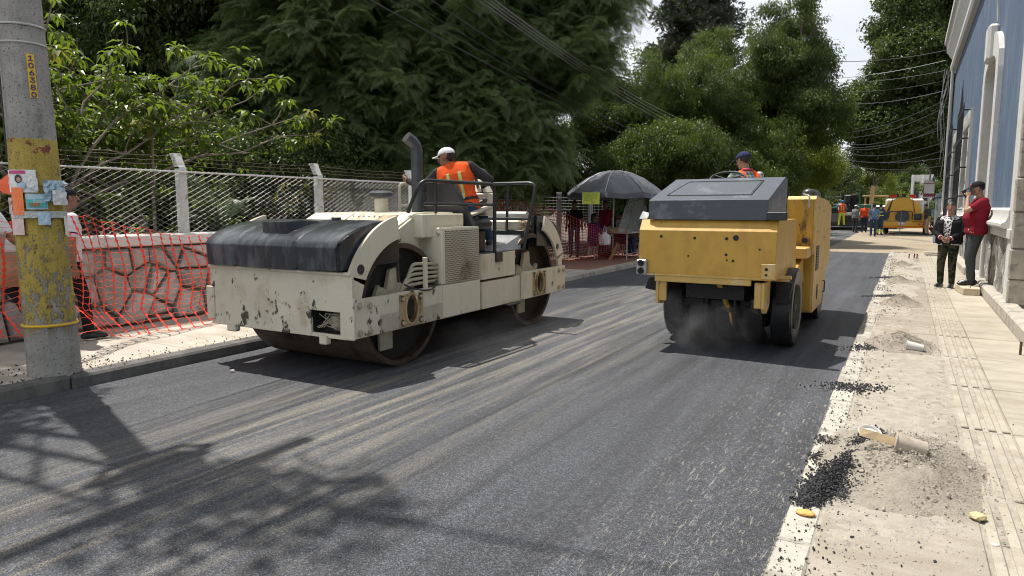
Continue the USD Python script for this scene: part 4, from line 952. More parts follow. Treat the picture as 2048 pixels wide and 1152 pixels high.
# drums
for cy in (5.05, 7.63):
    d = thing if False else None
    pr_ = [(0.50, -.74), (.575, -.75), (.585, -.74), (.585, .74), (.575, .75), (.555, .75), (.548, .70), (.50, .58), (.50, -.58)]
    prof = [(.535, -.752), (.58, -.752), (.587, -.744), (.587, .744), (.58, .752), (.535, .752), (.53, .60), (.53, -.60), (.535, -.752)]
    dr = obj("drum", MB().lathe(prof, (-4.855, cy, .587), 72, "x"), "drum_steel", ro, smooth=30)
    obj("drum_disc", MB().cyl((-4.24, cy, .587), (-4.20, cy, .587), .532, n=48), "drum_face", dr); obj("drum_disc", MB().cyl((-5.52, cy, .587), (-5.50, cy, .587), .532, n=48), "drum_face", dr); obj("drum_hub", MB().cyl((-4.21, cy, .56), (-4.02, cy, .56), .085, n=18), "drum_face", dr); obj("drum_flange", MB().cyl((-4.205, cy, .56), (-4.14, cy, .56), .20, n=24), "drum_face", dr)
    br = Polygon([(cy - .36, .70), (cy - .30, .80), (cy - .20, .74), (cy - .14, .93), (cy - .02, .95), (cy + .0, .80), (cy + .10, .72), (cy + .2, .78), (cy + .22, .62), (cy - .36, .62)]).difference(oval(cy - .26, .83, .05, .06))
    obj("drum_bracket", MB().prism(br, "x", -4.17, -4.13), "hose_cream", dr); obj("drum_bracket", MB().rbox(-4.17, -4.13, cy - .30, cy - .12, .18, .42, .008), "hose_cream", dr)
# front fender ring and side plates
def ringsec(cy, cz, r0, r1, a0, a1, k=24): return Polygon(circ(cy, cz, r1, k, a0, a1) + circ(cy, cz, r0, k, a1, a0))
for x0, x1 in ((XR - .075, XR - .045), (XL + .045, XL + .075)):
    f1 = obj("fender", MB().prism(ringsec(5.07, .56, .665, .875, math.radians(100), math.radians(156)), "x", x0, x1), "cream_paint", ro)
    obj("fender_hole", MB().cyl((x1 - .004, 4.42, .97), (x1 + .003, 4.42, .97), .045, n=18), "black_paint", f1)
    obj("fender_plate", MB().prism(Polygon([(4.29, .72), (4.29, .92)] + circ(5.07, .56, .665, 14, math.radians(152), math.radians(172))), "x", x0, x1), "cream_paint", ro)
    f2 = obj("fender", MB().prism(ringsec(7.63, .56, .68, .87, math.radians(22), math.radians(72)), "x", x0, x1), "cream_paint", ro)
    obj("fender_hole", MB().cyl((x1 - .004, 8.25, .98), (x1 + .003, 8.25, .98), .04, n=18), "black_paint", f2)
    obj("fender_plate", MB().prism(Polygon([(8.38, .72), (8.44, .90)] + circ(7.63, .56, .68, 14, math.radians(24), math.radians(12))), "x", x0, x1), "cream_paint", ro)
# black water tanks
def tank(prof, x0, x1, ribs, nm, flip=1):
    b = MB(); P = np.array(prof)
    xs = [x0]
    for r_ in ribs: xs += [r_ - .035, r_ - .014, r_ + .014, r_ + .035]
    xs.append(x1)
    c = P.mean(0)
    def sect(x, s): return np.c_[np.full(len(P), x), c + (P - c) * s]
    S = []
    for k, x in enumerate(xs):
        m_ = (k - 1) % 4
        s = .94 if (0 < k < len(xs) - 1 and m_ in (1, 2)) else 1.0
        if k in (0, len(xs) - 1): S.append(sect(x, .955)); S.append(sect(x + (.03 if k == 0 else -.03), 1.0)) if k == 0 else (S.insert(len(S), sect(x - .03, 1.0)), S.append(sect(x, .955)))
        else: S.append(sect(x, s))
    n = len(P); v = np.vstack(S); f = []
    for i in range(len(S) - 1):
        for j in range(n): f.append((i * n + j, i * n + (j + 1) % n, (i + 1) * n + (j + 1) % n, (i + 1) * n + j))
    b.raw(v, f)
    for S_, fl_ in ((S[0], 1), (S[-1], -1)):
        cc = S_.mean(0); i = np.arange(n); t = np.stack([i, (i + 1) % n, np.full(n, n)], 1); b.raw(np.vstack([S_, [cc]]), t[:, ::-1] if fl_ > 0 else t)
    return obj(nm, b, "black_plastic", ro, smooth=28)
tp_ = [(4.22, .955), (4.21, 1.16), (4.24, 1.205), (4.34, 1.27), (4.50, 1.325), (4.68, 1.36), (4.86, 1.378), (5.02, 1.382), (5.02, .98)]
tk = tank(tp_, XL + .03, -4.10, (-5.42, -4.62), "water_tank")
obj("filler_well", MB().hull([(x, y, z) for x, y, z in ((-5.22, 4.50, 1.30), (-4.80, 4.50, 1.30), (-5.18, 4.36, 1.26), (-4.84, 4.36, 1.26), (-5.2, 4.50, 1.385), (-4.82, 4.50, 1.385), (-5.16, 4.34, 1.37), (-4.86, 4.34, 1.37), (-5.2, 4.72, 1.37), (-4.82, 4.72, 1.37))]), "black_plastic", tk)
obj("filler_cap", MB().cyl((-4.74, 4.86, 1.37), (-4.74, 4.86, 1.405), .045, n=14), "black_paint", tk)
tank([(8.44, .96), (8.45, 1.14), (8.40, 1.22), (8.26, 1.30), (8.08, 1.36), (7.9, 1.39), (7.74, 1.40), (7.74, 1.0)], XL + .03, -4.10, (-5.42, -4.62), "water_tank")
# hood
hx0, hx1 = -5.62, -4.26
hb = obj("hood", MB().prism([(5.04, 1.12), (5.04, 1.26), (5.46, 1.442), (6.12, 1.452), (6.12, .75), (5.50, .75), (5.50, 1.12)], "x", hx0, hx1), "cream_paint", ro)
obj("hood_wing", MB().prism([(4.98, 1.20), (5.45, 1.43), (5.49, .98), (5.30, 1.05)], "x", hx1 + .002, hx1 + .03), "cream_paint", hb)
obj("hood_wing", MB().prism([(4.98, 1.20), (5.45, 1.43), (5.49, .98), (5.30, 1.05)], "x", hx0 - .03, hx0 - .002), "cream_paint", hb)
for k in range(9): obj("hood_rivet", MB().cyl((-5.0 + k * .07, 5.38, 1.405), (-5.0 + k * .07, 5.376, 1.417), .009, n=6), "bolt_metal", hb)
obj("hood_hatch", MB().hull([(x, y, z + dz) for x, y, z in ((-4.62, 5.12, 1.296), (-4.42, 5.12, 1.296), (-4.62, 5.40, 1.418), (-4.42, 5.40, 1.418)) for dz in (0, .012)]), "rusty_cream", hb)
obj("hood_seam", MB().hull([(x, y, z + dz) for x, y, z in ((-5.05, 5.08, 1.279), (-5.04, 5.08, 1.279), (-5.05, 5.44, 1.435), (-5.04, 5.44, 1.435)) for dz in (0, .004)]), "rusty_cream", hb)
obj("rear_cowl", MB().rbox(hx1 + .002, -4.12, 5.40, 6.12, 1.20, 1.435, .01), "cream_paint", ro)
# radiator box with perforated grille
rb_ = obj("radiator_box", MB().rbox(-4.30, -4.005, 5.56, 6.25, .725, 1.30, .012), "cream_paint", ro)
obj("grille", MB().rbox(-4.006, -3.998, 5.61, 6.235, .745, 1.275, .003), "perforated_cream", rb_)
for y, z in ((5.545, 1.22),): obj("bolt", MB().cyl((-4.05, 5.57, 1.24), (-4.05, 5.545, 1.24), .018, n=8), "bolt_metal", rb_)
sp_ = obj("side_panel", MB().rbox(-4.34, -4.002, 5.552, 6.262, .38, .722, .01), "cream_paint", ro)
obj("inner_frame", MB().box(-5.5, -4.36, 5.7, 6.25, .38, 1.1).box(-5.6, -4.3, 6.25, 7.2, .42, .8), "drum_face", ro)
obj("left_panel", MB().rbox(XL + .02, -5.52, 5.55, 6.26, .38, 1.3, .01), "cream_paint", ro)
# rear half
obj("rear_body", MB().prism([(XL + .1, 6.30), (-4.12, 6.30), (-4.045, 6.36), (-4.045, 7.10), (-4.19, 7.32), (XL + .1, 7.32)], "z", .70, .985), "cream_paint", ro)
obj("rear_skirt", MB().prism([(XL + .1, 6.32), (-4.12, 6.32), (-4.05, 6.37), (-4.05, 7.12), (-4.06, 7.40), (XL + .1, 7.40)], "z", .37, .675), "cream_paint", ro)
obj("foot_step", MB().rbox(-4.12, -3.99, 6.85, 7.14, .345, .368, .006), "black_paint", ro)
for y, z in ((6.72, .90), (6.72, .80), (7.2, .91)): obj("bolt", MB().cyl((-4.10, y, z), (-4.034 - (0 if y < 7.1 else .06), y, z), .014, n=8), "bolt_metal", ro)
dk = obj("deck_plate", MB().rbox(XL + .2, -4.06, 6.28, 7.35, .986, .998, .004), "black_paint", ro)
obj("sloped_cover", MB().hull([(-5.4, 6.62, 1.03), (-4.08, 6.70, 1.0), (-4.10, 7.30, 1.0), (-4.16, 7.46, 1.17), (-5.4, 7.46, 1.17), (-5.4, 6.62, 1.0), (-4.08, 7.3, .99)]), "deck_metal", ro)
obj("cover_edge", MB().rbox(-5.4, -4.12, 7.44, 7.475, 1.12, 1.22, .01), "black_paint", ro)
obj("rear_hood", MB().rbox(-5.6, -4.2, 7.48, 7.74, .95, 1.34, .02), "cream_paint", ro)
obj("silver_pipe", MB().cyl((-5.6, 7.60, 1.40), (-4.15, 7.60, 1.40), .05, n=14), "deck_metal", ro)
obj("hitch", MB().rbox(-5.2, -4.6, 6.0, 6.5, .45, .7, .03), "black_paint", ro)
# exhaust stack, air cleaner
ex = fillet([(-4.63, 5.98, 1.43), (-4.63, 5.98, 2.17), (-4.672, 5.865, 2.245)], .10, 9)
exm = MB().tube(ex, .062, 18)
obj("exhaust_pipe", exm, "grey_pipe", ro, smooth=40)
dv = (ex[-1] - ex[-2]) / np.linalg.norm(ex[-1] - ex[-2])
obj("exhaust_mouth", MB().cyl(ex[-1] - dv * .002, ex[-1] + dv * .003, .055, n=18), "drum_face", ro)
ac = obj("air_cleaner", MB().cyl((-5.07, 5.9, 1.44), (-5.07, 5.9, 1.60), .075, n=20), "cream_paint", ro, smooth=40)
obj("rain_cap", MB().lathe([(0, .13), (.09, .125), (.135, .10), (.135, .06), (.12, .05), (0, .05)], (-5.07, 5.9, 1.56), 28), "grey_pipe", ac, smooth=40)
# seat, console, wheel, lamp
se = obj("seat", MB().hull([(-4.68, 6.20 + dy, 1.30) for dy in (0, .08)] + [(-4.06, 6.20 + dy, 1.30) for dy in (0, .08)] + [(-4.62, 6.14 + dy, 1.76) for dy in (0, .07)] + [(-4.27, 6.14 + dy, 1.76) for dy in (0, .07)]), "seat_vinyl", ro)
obj("seat_cushion", MB().rbox(-4.70, -4.16, 6.26, 6.80, 1.25, 1.37, .04), "seat_vinyl", se)
obj("seat_base", MB().rbox(-4.68, -4.2, 6.3, 6.7, .99, 1.25, .02), "black_paint", se)
co = obj("console", MB().rbox(-4.50, -4.30, 6.86, 7.06, 1.40, 1.67, .015).rbox(-4.50, -4.43, 6.9, 7.04, .99, 1.40, .01), "cream_paint", ro)
obj("console_top", MB().hull([(-4.55, 6.9, 1.68), (-4.36, 6.9, 1.68), (-4.55, 7.12, 1.68), (-4.36, 7.12, 1.68), (-4.55, 7.0, 1.84), (-4.45, 7.0, 1.84), (-4.55, 7.1, 1.84), (-4.45, 7.1, 1.84)]), "cream_paint", co)
obj("lamp", MB().sphere((-4.33, 6.88, 1.865), .052, 2).tube(fillet([(-4.33, 6.88, 1.83), (-4.38, 6.88, 1.76), (-4.36, 6.88, 1.67)], .03), .008, 5), "grey_pipe", co)
obj("armrest", MB().obox((-4.20, 6.60, 1.47), (.10, .50, .035), rx=.22, r=.01), "cream_paint", co)
obj("lever", MB().cyl((-4.42, 6.45, 1.42), (-4.30, 6.78, 1.57), .022, n=8).sphere((-4.29, 6.81, 1.585), .035, 1), "grey_pipe", co)
obj("steering_wheel", MB().tube([(-4.62 + .19 * math.cos(t), 7.0 + .10 * math.sin(t), 1.72 + .16 * math.sin(t)) for t in np.linspace(0, 2 * math.pi, 25)[:-1]], .014, 6, closed=True).cyl((-4.62, 7.0, 1.72), (-4.62, 7.12, 1.3), .025, n=8), "black_paint", ro)
obj("grab_tube", MB().rail([(-4.46, 6.95, 1.70), (-4.50, 6.92, 1.93), (-4.36, 6.95, 1.95), (-4.33, 6.97, 1.75)], .018, .07), "grey_pipe", ro)
# handrails
obj("handrail", MB().rail([(-4.09, 6.71, .93), (-4.09, 6.71, 1.765), (-4.14, 5.40, 1.765), (-4.30, 5.40, 1.45)], .021, .12).cyl((-4.09, 6.71, 1.53), (-4.12, 5.42, 1.535), .016, n=8).cyl((-4.12, 5.62, 1.44), (-4.12, 5.62, 1.76), .016, n=8), "black_paint", ro, smooth=40)
obj("rail_bracket", MB().rbox(-4.13, -4.02, 6.64, 6.78, .88, 1.0, .008), "black_paint", ro)
obj("handrail", MB().rail([(-4.06, 7.34, .99), (-3.96, 7.48, 1.80), (-5.55, 7.48, 1.80), (-5.62, 7.34, .99)], .021, .11).cyl((-4.36, 7.44, 1.2), (-4.36, 7.48, 1.79), .017, n=8).cyl((-4.02, 7.42, 1.36), (-5.58, 7.42, 1.36), .016, n=8), "black_paint", ro, smooth=40)
obj("handrail", MB().rail([(-5.70, 6.99, 1.0), (-5.70, 6.99, 1.81), (-5.70, 7.42, 1.81), (-5.70, 7.42, 1.0)], .02, .08).cyl((-5.70, 6.99, 1.53), (-5.70, 7.42, 1.53), .015, n=8), "hose_cream", ro, smooth=40)
# hoses by the front drum and their clamp
hz_ = MB()
for k in range(5):
    y0, z0 = 4.96 + .035 * k, .69 + .02 * k
    hz_.tube(fillet([(-4.13 + .02 * (k % 2), y0, z0 - .06), (-4.10, y0 + .10, .755 + .052 * k), (-4.05, 5.30, .775 + .046 * k), (-4.07, 5.62, .775 + .040 * k)], .14, 8), .0165, 8)
obj("hydraulic_hoses", hz_, "hose_cream", ro, smooth=40)
obj("hose_clamp", MB().rbox(-4.05, -4.01, 5.29, 5.33, .66, 1.02, .006), "cream_paint", ro)
obj("wiring", MB().tube(fillet([(-4.06, 5.02, .78), (-4.01, 5.12, .73), (-3.995, 5.28, .70), (-4.0, 5.42, .71), (-4.05, 5.52, .78)], .08), .008, 5), "black_paint", ro)
gr = MB(); q = np.random.RandomState(6)
for _ in range(40): gr.sphere((-4.20 + q.uniform(-.05, .06), 5.03 + q.uniform(-.05, .05), 1.14 + q.uniform(-.10, .09)), q.uniform(.012, .03), 0)
gr.tube([(-4.13, 5.02, 1.18), (-4.12, 5.0, 1.0), (-4.13, 5.02, .80)], .016, 6)
obj("caked_dirt", gr, "hot_grease", ro)
gr = MB()
for _ in range(30): gr.sphere((-4.22 + q.uniform(-.08, .06), 7.62 + q.uniform(-.10, .12), 1.26 + q.uniform(-.06, .07)), q.uniform(.015, .035), 0)
obj("caked_dirt", gr, "rusty_cream", ro)
# ---------------------------------------------------------------- yellow rubber-tyred roller
plain("yellow_paint", (0.545, 0.315, 0.045), 0.48, var=0.07, scale=2.5, bump=0.004, bscale=7, bevel=0.012, coat=.1, dirt=(0.43, 0.23, 0.035), dirt_at=(0.47, 0.68), dirt_scale=3.2, dirt2=(0.10, 0.06, 0.03), dirt2_at=(0.67, 0.70), dirt2_scale=10, stretch=(1.2, 1.2, .55))
plain("yellow_worn", (0.56, 0.36, 0.10), 0.5, var=0.1, scale=4, bump=0.003, bscale=20, bevel=0.01, dirt=(0.58, 0.47, 0.27), dirt_at=(0.52, 0.66), dirt_scale=4, dirt2=(0.10, 0.06, 0.03), dirt2_at=(0.66, 0.69), dirt2_scale=9)
plain("yellow_oily", (0.42, 0.245, 0.03), 0.4, var=0.25, scale=5, bump=0.002, bevel=0.01, dirt=(0.10, 0.055, 0.02), dirt_at=(0.50, 0.62), dirt_scale=7, dirt2=(0.02, 0.015, 0.01), dirt2_at=(0.63, 0.66), dirt2_scale=20, stretch=(1, 1, .35))
plain("slate_tank", (0.052, 0.063, 0.078), 0.32, var=0.12, scale=3, bump=0.0025, bscale=9, bevel=0.012, coat=.1, dirt=(0.16, 0.18, 0.20), dirt_at=(0.55, 0.7), dirt_scale=3, dirt2=(0.35, 0.36, 0.36), dirt2_at=(0.69, 0.72), dirt2_scale=6)
plain("tyre_rubber", (0.008, 0.0085, 0.009), 0.38, var=0.35, scale=9, bump=0.002, bscale=40, dirt=(0.04, 0.038, 0.035), dirt_at=(0.58, 0.68), dirt_scale=7)
plain("wheel_rim", (0.085, 0.07, 0.052), 0.6, metal=.2, var=0.4, scale=12, bump=.003)
plain("greasy_black", (0.012, 0.011, 0.011), 0.6, var=.5, scale=20, bump=.012, bscale=50)
yr = thing("pneumatic_roller", "yellow rubber-tyred road roller with slate grey tank on top", "road roller", (-1.72, 8.9, 0))
x0, x1 = -2.46, -1.075
obj("ballast_box", MB().prism([(7.0, .81), (7.0, 1.262), (7.085, 1.372), (8.30, 1.372), (8.42, .79), (7.02, .79)], "x", x0, x1), "yellow_paint", yr)
obj("box_lip", MB().rbox(x0 + .06, x1 - .03, 6.985, 7.02, .785, .812, .006), "yellow_worn", yr)
obj("frame_rail", MB().rbox(-2.28, -1.30, 6.99, 7.03, .725, .788, .005), "yellow_worn", yr)
cp = obj("corner_plate", MB().rbox(-1.205, -1.07, 6.965, 6.998, .80, .955, .006), "yellow_worn", yr)
obj("bolt_hole", MB().cyl((-1.155, 6.962, .90), (-1.155, 6.97, .90), .016, n=10).cyl((-1.155, 6.962, .845), (-1.155, 6.97, .845), .014, n=10), "greasy_black", cp)
lc = obj("lamp_cluster", MB().rbox(-2.47, -2.36, 6.94, 7.0, .795, .955, .012), "deck_metal", yr)
for z in (.92, .835): obj("lamp_socket", MB().lathe([(0, 0), (.03, 0), (.036, -.012), (.028, -.02), (0, -.008)], (-2.415, 6.935, z), 14, "y"), "greasy_black", lc)
for k in range(3): obj("dent_hole", MB().cyl((-1.46 + k * .0, 6.998, 1.20), (-1.46, 6.993, 1.20), .028, n=12), "greasy_black", yr) if k == 0 else None
for x, z, r in ((-1.55, 1.19, .016), (-1.87, 1.19, .014), (-2.22, 1.20, .015), (-1.55, 1.03, .014), (-1.93, 1.005, .010), (-1.48, .97, .013), (-1.54, .975, .009), (-1.23, 1.09, .010)):
    obj("dent_hole", MB().cyl((x, 6.997, z), (x, 6.9935, z), r, n=9), "greasy_black", yr)
obj("hitch_bracket", MB().prism([(7.02, .53), (7.02, .74), (7.30, .74), (7.26, .50), (7.16, .47), (7.06, .49)], "x", -2.27, -2.24).prism([(-2.27, .49), (-2.24, .49), (-2.24, .78), (-2.27, .78)], "y", 7.01, 7.03).rbox(-2.27, -2.16, 7.02, 7.06, .52, .74, .006), "yellow_worn", yr)
obj("hitch_bracket", MB().prism(Polygon([(7.02, .50), (7.02, .76), (7.34, .76), (7.32, .50), (7.18, .44), (7.08, .45)]).difference(oval(7.2, .56, .035, .045)), "x", -1.20, -1.17).rbox(-1.27, -1.20, 7.02, 7.06, .50, .76, .008), "yellow_worn", yr)
obj("diagonal_strut", MB().hull([(-1.70, 7.15, .78), (-1.64, 7.15, .78), (-1.70, 7.18, .78), (-1.60, 7.3, .45), (-1.55, 7.3, .45), (-1.60, 7.32, .45)]).hull([(-1.585, 7.31, .46), (-1.555, 7.31, .46), (-1.585, 7.33, .46), (-1.55, 7.34, .27), (-1.525, 7.34, .27), (-1.55, 7.36, .27)]), "yellow_oily", yr)
obj("tow_bar", MB().cyl((-1.16, 7.3, .795), (-.965, 7.3, .80), .020, n=10).rbox(-1.2, -1.0, 7.4, 7.44, .745, .765, .004), "yellow_worn", yr)
obj("mud_flap", MB().hull([(-1.14, 7.5, .76), (-.98, 7.5, .72), (-1.14, 7.62, .76), (-.98, 7.62, .72), (-1.12, 7.40, .52), (-1.00, 7.40, .52), (-1.12, 7.46, .50)]), "greasy_black", yr)
obj("mud_flap", MB().hull([(-2.46, 7.35, .72), (-2.34, 7.35, .74), (-2.46, 7.45, .66), (-2.34, 7.45, .70), (-2.50, 7.34, .60), (-2.36, 7.34, .58)]), "greasy_black", yr)
un = MB().box(-2.3, -1.1, 7.6, 8.4, .48, .79).box(-2.0, -1.4, 7.2, 10.6, .55, .80).cyl((-2.3, 7.95, .43), (-1.0, 7.95, .43), .06, n=10)
for x in (-2.07, -1.79, -1.50, -1.25): un.box(x - .012, x + .012, 7.25, 7.95, .40, .62)
for x in (-1.95, -1.66, -1.36): un.obox((x, 7.35, .50), (.20, .05, .09), rz=.15, rx=.5)
obj("underframe", un, "greasy_black", yr)
sc = MB()
for x in (-1.62, -1.33): sc.hull([(x - .02, 7.30, .55), (x + .02, 7.30, .55), (x - .10, 7.42, .44), (x + .06, 7.30, .40), (x + .10, 7.34, .43), (x - .06, 7.45, .47)])
obj("tyre_scraper", sc, "wheel_rim", yr)
# tyres
def wheel(x, y, r, w, side=1):
    pr = [(.24, -w * .36), (r * .80, -w * .5), (r * .95, -w * .49), (r, -w * .40), (r * 1.004, 0), (r, w * .40), (r * .95, w * .49), (r * .80, w * .5), (.24, w * .36), (.22, w * .30), (.22, -w * .30), (.24, -w * .36)]
    t = obj("tyre", MB().lathe(pr, (x, y, r), 48, "x"), "tyre_rubber", yr, smooth=35)
    xr = x + w * .30
    rm = MB().lathe([(0, -.03), (.10, -.03), (.13, -.055), (.20, -.02), (.225, .02), (.24, .045), (.245, .04), (.235, .0), (.2, -.05), (0, -.06)], (xr, y, r), 36, "x")
    for k in range(8): a = k * math.pi / 4; rm.cyl((xr - .03, y + .10 * math.cos(a), r + .10 * math.sin(a)), (xr + .012, y + .10 * math.cos(a), r + .10 * math.sin(a)), .014, n=6)
    rm.cyl((xr - .03, y, r), (xr + .03, y, r), .05, n=12)
    obj("rim", rm, "wheel_rim", t, smooth=35)
for k in range(5): wheel(-2.235 + k * .2875, 7.92, .425, .215)
for k in range(4): wheel(-1.97 + k * .300, 10.12, .425, .215)
# slate tank on top
tk = obj("water_tank", MB().hull([(-2.38, 7.05, 1.375), (-1.175, 7.05, 1.375), (-2.38, 7.05, 1.575), (-1.175, 7.05, 1.575), (-2.26, 7.62, 1.81), (-1.11, 7.62, 1.815), (-2.30, 7.75, 1.375), (-1.11, 7.75, 1.375), (-2.26, 7.75, 1.80), (-1.11, 7.75, 1.80)]), "slate_tank", yr)
hp = lambda u, v, o: np.array([-2.22 + .05 * v + u * (.86), 7.17 + v * .36, 1.575 + (.12 + v * .36) / .57 * .238 + o])
hat_ = MB()
for (ua, va), (ub, vb) in (((.0, .0), (1, .0)), ((1, .0), (1, 1)), ((1, 1), (.1, 1)), ((.1, 1), (.0, .0))):
    hat_.tube([hp(ua, va, .003), hp((ua + ub) / 2, (va + vb) / 2, .003), hp(ub, vb, .003)], .006, 4)
obj("hatch_seam", hat_, "greasy_black", tk)
obj("hatch", MB().hull([hp(u, v, o) for u in (.02, .98) for v in (.04, .96) for o in (-.002, .004)]), "slate_tank", tk)
obj("tank_bracket", MB().rbox(-1.185, -1.0, 7.03, 7.10, 1.375, 1.455, .006), "black_paint", yr)
obj("left_hook", MB().hull([(-2.50, 7.1, 1.38), (-2.42, 7.1, 1.38), (-2.48, 7.15, 1.46), (-2.40, 7.15, 1.44), (-2.44, 7.2, 1.38)]), "deck_metal", yr)
# engine block on the right rear
eb = obj("engine_cover", MB().prism([(9.0, .93), (9.0, 1.60), (9.06, 1.64), (10.4, 1.60), (10.95, 1.52), (11.05, .74), (10.5, .58), (10.2, .20), (9.12, .20), (9.12, .93)], "x", -1.28, -.955), "yellow_worn", yr)
obj("cover_front", MB().rbox(-1.275, -.975, 8.985, 9.0, .98, 1.60, .004), "yellow_oily", eb)
obj("cover_hole", MB().cyl((-1.06, 8.975, 1.10), (-1.06, 8.99, 1.10), .035, n=12), "greasy_black", eb)
obj("lower_front", MB().rbox(-1.27, -.975, 9.10, 9.118, .22, .90, .004), "yellow_paint", eb)
vm = MB()
for k in range(9): vm.box(-.955, -.948, 9.28, 9.55, .72 + k * .034, .738 + k * .034)
for k in range(9): vm.box(-.955, -.9475, 9.28 + k * .032, 9.292 + k * .032, .72, 1.01)
obj("vent", vm, "black_paint", eb)
obj("vent_backing", MB().box(-.956, -.951, 9.27, 9.56, .71, 1.02), "greasy_black", eb)
obj("cover_opening", MB().prism(oval(9.55, .42, .07, .10), "x", -.957, -.950), "greasy_black", eb)
for y, z in ((9.3, 1.5), (9.9, 1.45), (9.3, 1.2), (10.1, 1.1), (10.5, 1.4)): obj("bolt", MB().cyl((-.956, y, z), (-.946, y, z), .012, n=8), "bolt_metal", eb)
obj("door_handle", MB().tube(fillet([(-.955, 10.25, .50), (-.93, 10.25, .50), (-.93, 10.25, .35), (-.955, 10.25, .35)], .02), .008, 5), "black_paint", eb)
obj("step", MB().rbox(-1.30, -.985, 8.60, 9.0, .90, 1.03, .012), "yellow_worn", yr)
obj("step_support", MB().hull([(-1.2, 8.42, .80), (-1.06, 8.42, .80), (-1.2, 8.9, .90), (-1.06, 8.9, .90), (-1.06, 9.1, .55), (-1.2, 9.1, .55)]), "yellow_paint", yr)
obj("body", MB().rbox(-2.40, -1.29, 8.45, 10.9, .55, 1.28, .02), "yellow_paint", yr)
obj("deck", MB().rbox(-2.35, -1.35, 8.45, 10.6, 1.281, 1.30, .004), "black_paint", yr)
obj("exhaust_muffler", MB().cyl((-1.15, 9.9, 1.66), (-1.15, 10.5, 1.66), .09, n=16).cyl((-1.15, 9.8, 1.66), (-1.15, 9.9, 1.66), .055, n=12).sphere((-1.15, 9.9, 1.66), .09, 2), "grey_pipe", yr, smooth=40)
obj("grab_rail", MB().rail([(-1.02, 8.9, 1.50), (-1.02, 8.9, 1.64), (-1.10, 9.0, 1.66)], .010, .04), "deck_metal", yr)
st_ = obj("steering_column", MB().cyl((-1.98, 8.62, 1.28), (-1.98, 8.85, 1.82), .035, n=10), "black_paint", yr)
sw_ = MB().tube([(-1.98 + .21 * math.cos(t), 8.86 + .13 * math.sin(t), 1.86 + .145 * math.sin(t) * .6) for t in np.linspace(0, 2 * math.pi, 29)[:-1]], .015, 7, closed=True)
for a in (0.5, 2.6, 4.7): sw_.cyl((-1.98, 8.86, 1.85), (-1.98 + .2 * math.cos(a), 8.86 + .125 * math.sin(a), 1.86 + .087 * math.sin(a)), .009, n=5)
obj("steering_wheel", sw_, "black_paint", yr, smooth=40)
ys_ = obj("seat", MB().rbox(-2.15, -1.62, 9.2, 9.75, 1.30, 1.42, .04), "seat_vinyl", yr)
obj("seat_back", MB().rbox(-2.15, -1.62, 9.74, 9.86, 1.40, 1.75, .04), "seat_vinyl", ys_)
# ---------------------------------------------------------------- people
def lpmat(name, base, stops_nodes, links, rough=0.8):
    pass
def skinmat(name, c): plain(name, c, 0.5, var=.10, scale=12, spec=.4)
skinmat("skin_tan", (0.36, 0.205, 0.135)); skinmat("skin_brown", (0.25, 0.135, 0.085)); skinmat("skin_dark", (0.17, 0.09, 0.06))
def cloth(name, c, var=.15, **k): plain(name, c, 0.88, var=var, scale=7, bump=.004, bscale=26, spec=.15, **k)
cloth("orange_vest", (0.80, 0.105, 0.022)); cloth("hivis_yellow", (0.62, 0.68, 0.06)); cloth("silver_stripe", (0.60, 0.62, 0.58)); cloth("charcoal_cloth", (0.045, 0.042, 0.042)); cloth("denim", (0.05, 0.075, 0.13)); cloth("red_polo", (0.185, 0.012, 0.024)); cloth("grey_trousers", (0.055, 0.062, 0.064)); cloth("black_cloth", (0.016, 0.016, 0.018)); cloth("white_cloth", (0.66, 0.66, 0.68), .08)
cloth("pink_stripe", (0.55, 0.10, 0.16)); cloth("navy_cloth", (0.025, 0.035, 0.085)); cloth("work_blue", (0.10, 0.16, 0.26)); cloth("dark_work_blue", (0.03, 0.045, 0.08)); cloth("khaki_cloth", (0.34, 0.25, 0.155)); cloth("brown_bag", (0.34, 0.20, 0.12)); cloth("purple_cloth", (0.085, 0.025, 0.13)); cloth("teal_cloth", (0.05, 0.20, 0.27)); cloth("dark_red_cloth", (0.20, 0.02, 0.025)); cloth("grey_cloth", (0.22, 0.22, 0.22)); cloth("sky_hat", (0.05, 0.30, 0.55))
plain("hair_black", (0.012, 0.010, 0.009), .45, var=.4, scale=30, bump=.004, bscale=60); plain("hair_grey", (0.06, 0.05, 0.045), .5, var=.5, scale=30, bump=.004, bscale=60)
plain("shoe_black", (0.012, 0.012, 0.013), .3); plain("shoe_sole", (0.62, 0.61, 0.58), .6); plain("eye_white", (0.6, 0.58, 0.55), .3); plain("eye_dark", (0.02, 0.012, 0.01), .2); plain("lip", (0.26, 0.11, 0.09), .5); plain("mask_olive", (0.16, 0.13, 0.075), .7)
def spotmat(name, a, b, scale, at): mat(name, {"t": ("attribute", {"attribute": "lp"}), "n": ("noise_texture", {"scale": scale, "detail": 2.0}), "r": ("map_range", {"from_min": at - .02, "from_max": at + .02, "clamp": True}), "m": ("mix_color", {"a": a, "b": b}), "p": ("principled_bsdf", {"roughness": .85, "specular_ior_level": .2})}, [("t.vector", "n.vector"), ("n.fac", "r.value"), ("r.result", "m.fac"), ("m.result", "p.base_color")])
spotmat("spotted_blouse", (0.66, 0.65, 0.63), (0.02, 0.02, 0.022), 34.0, .53)
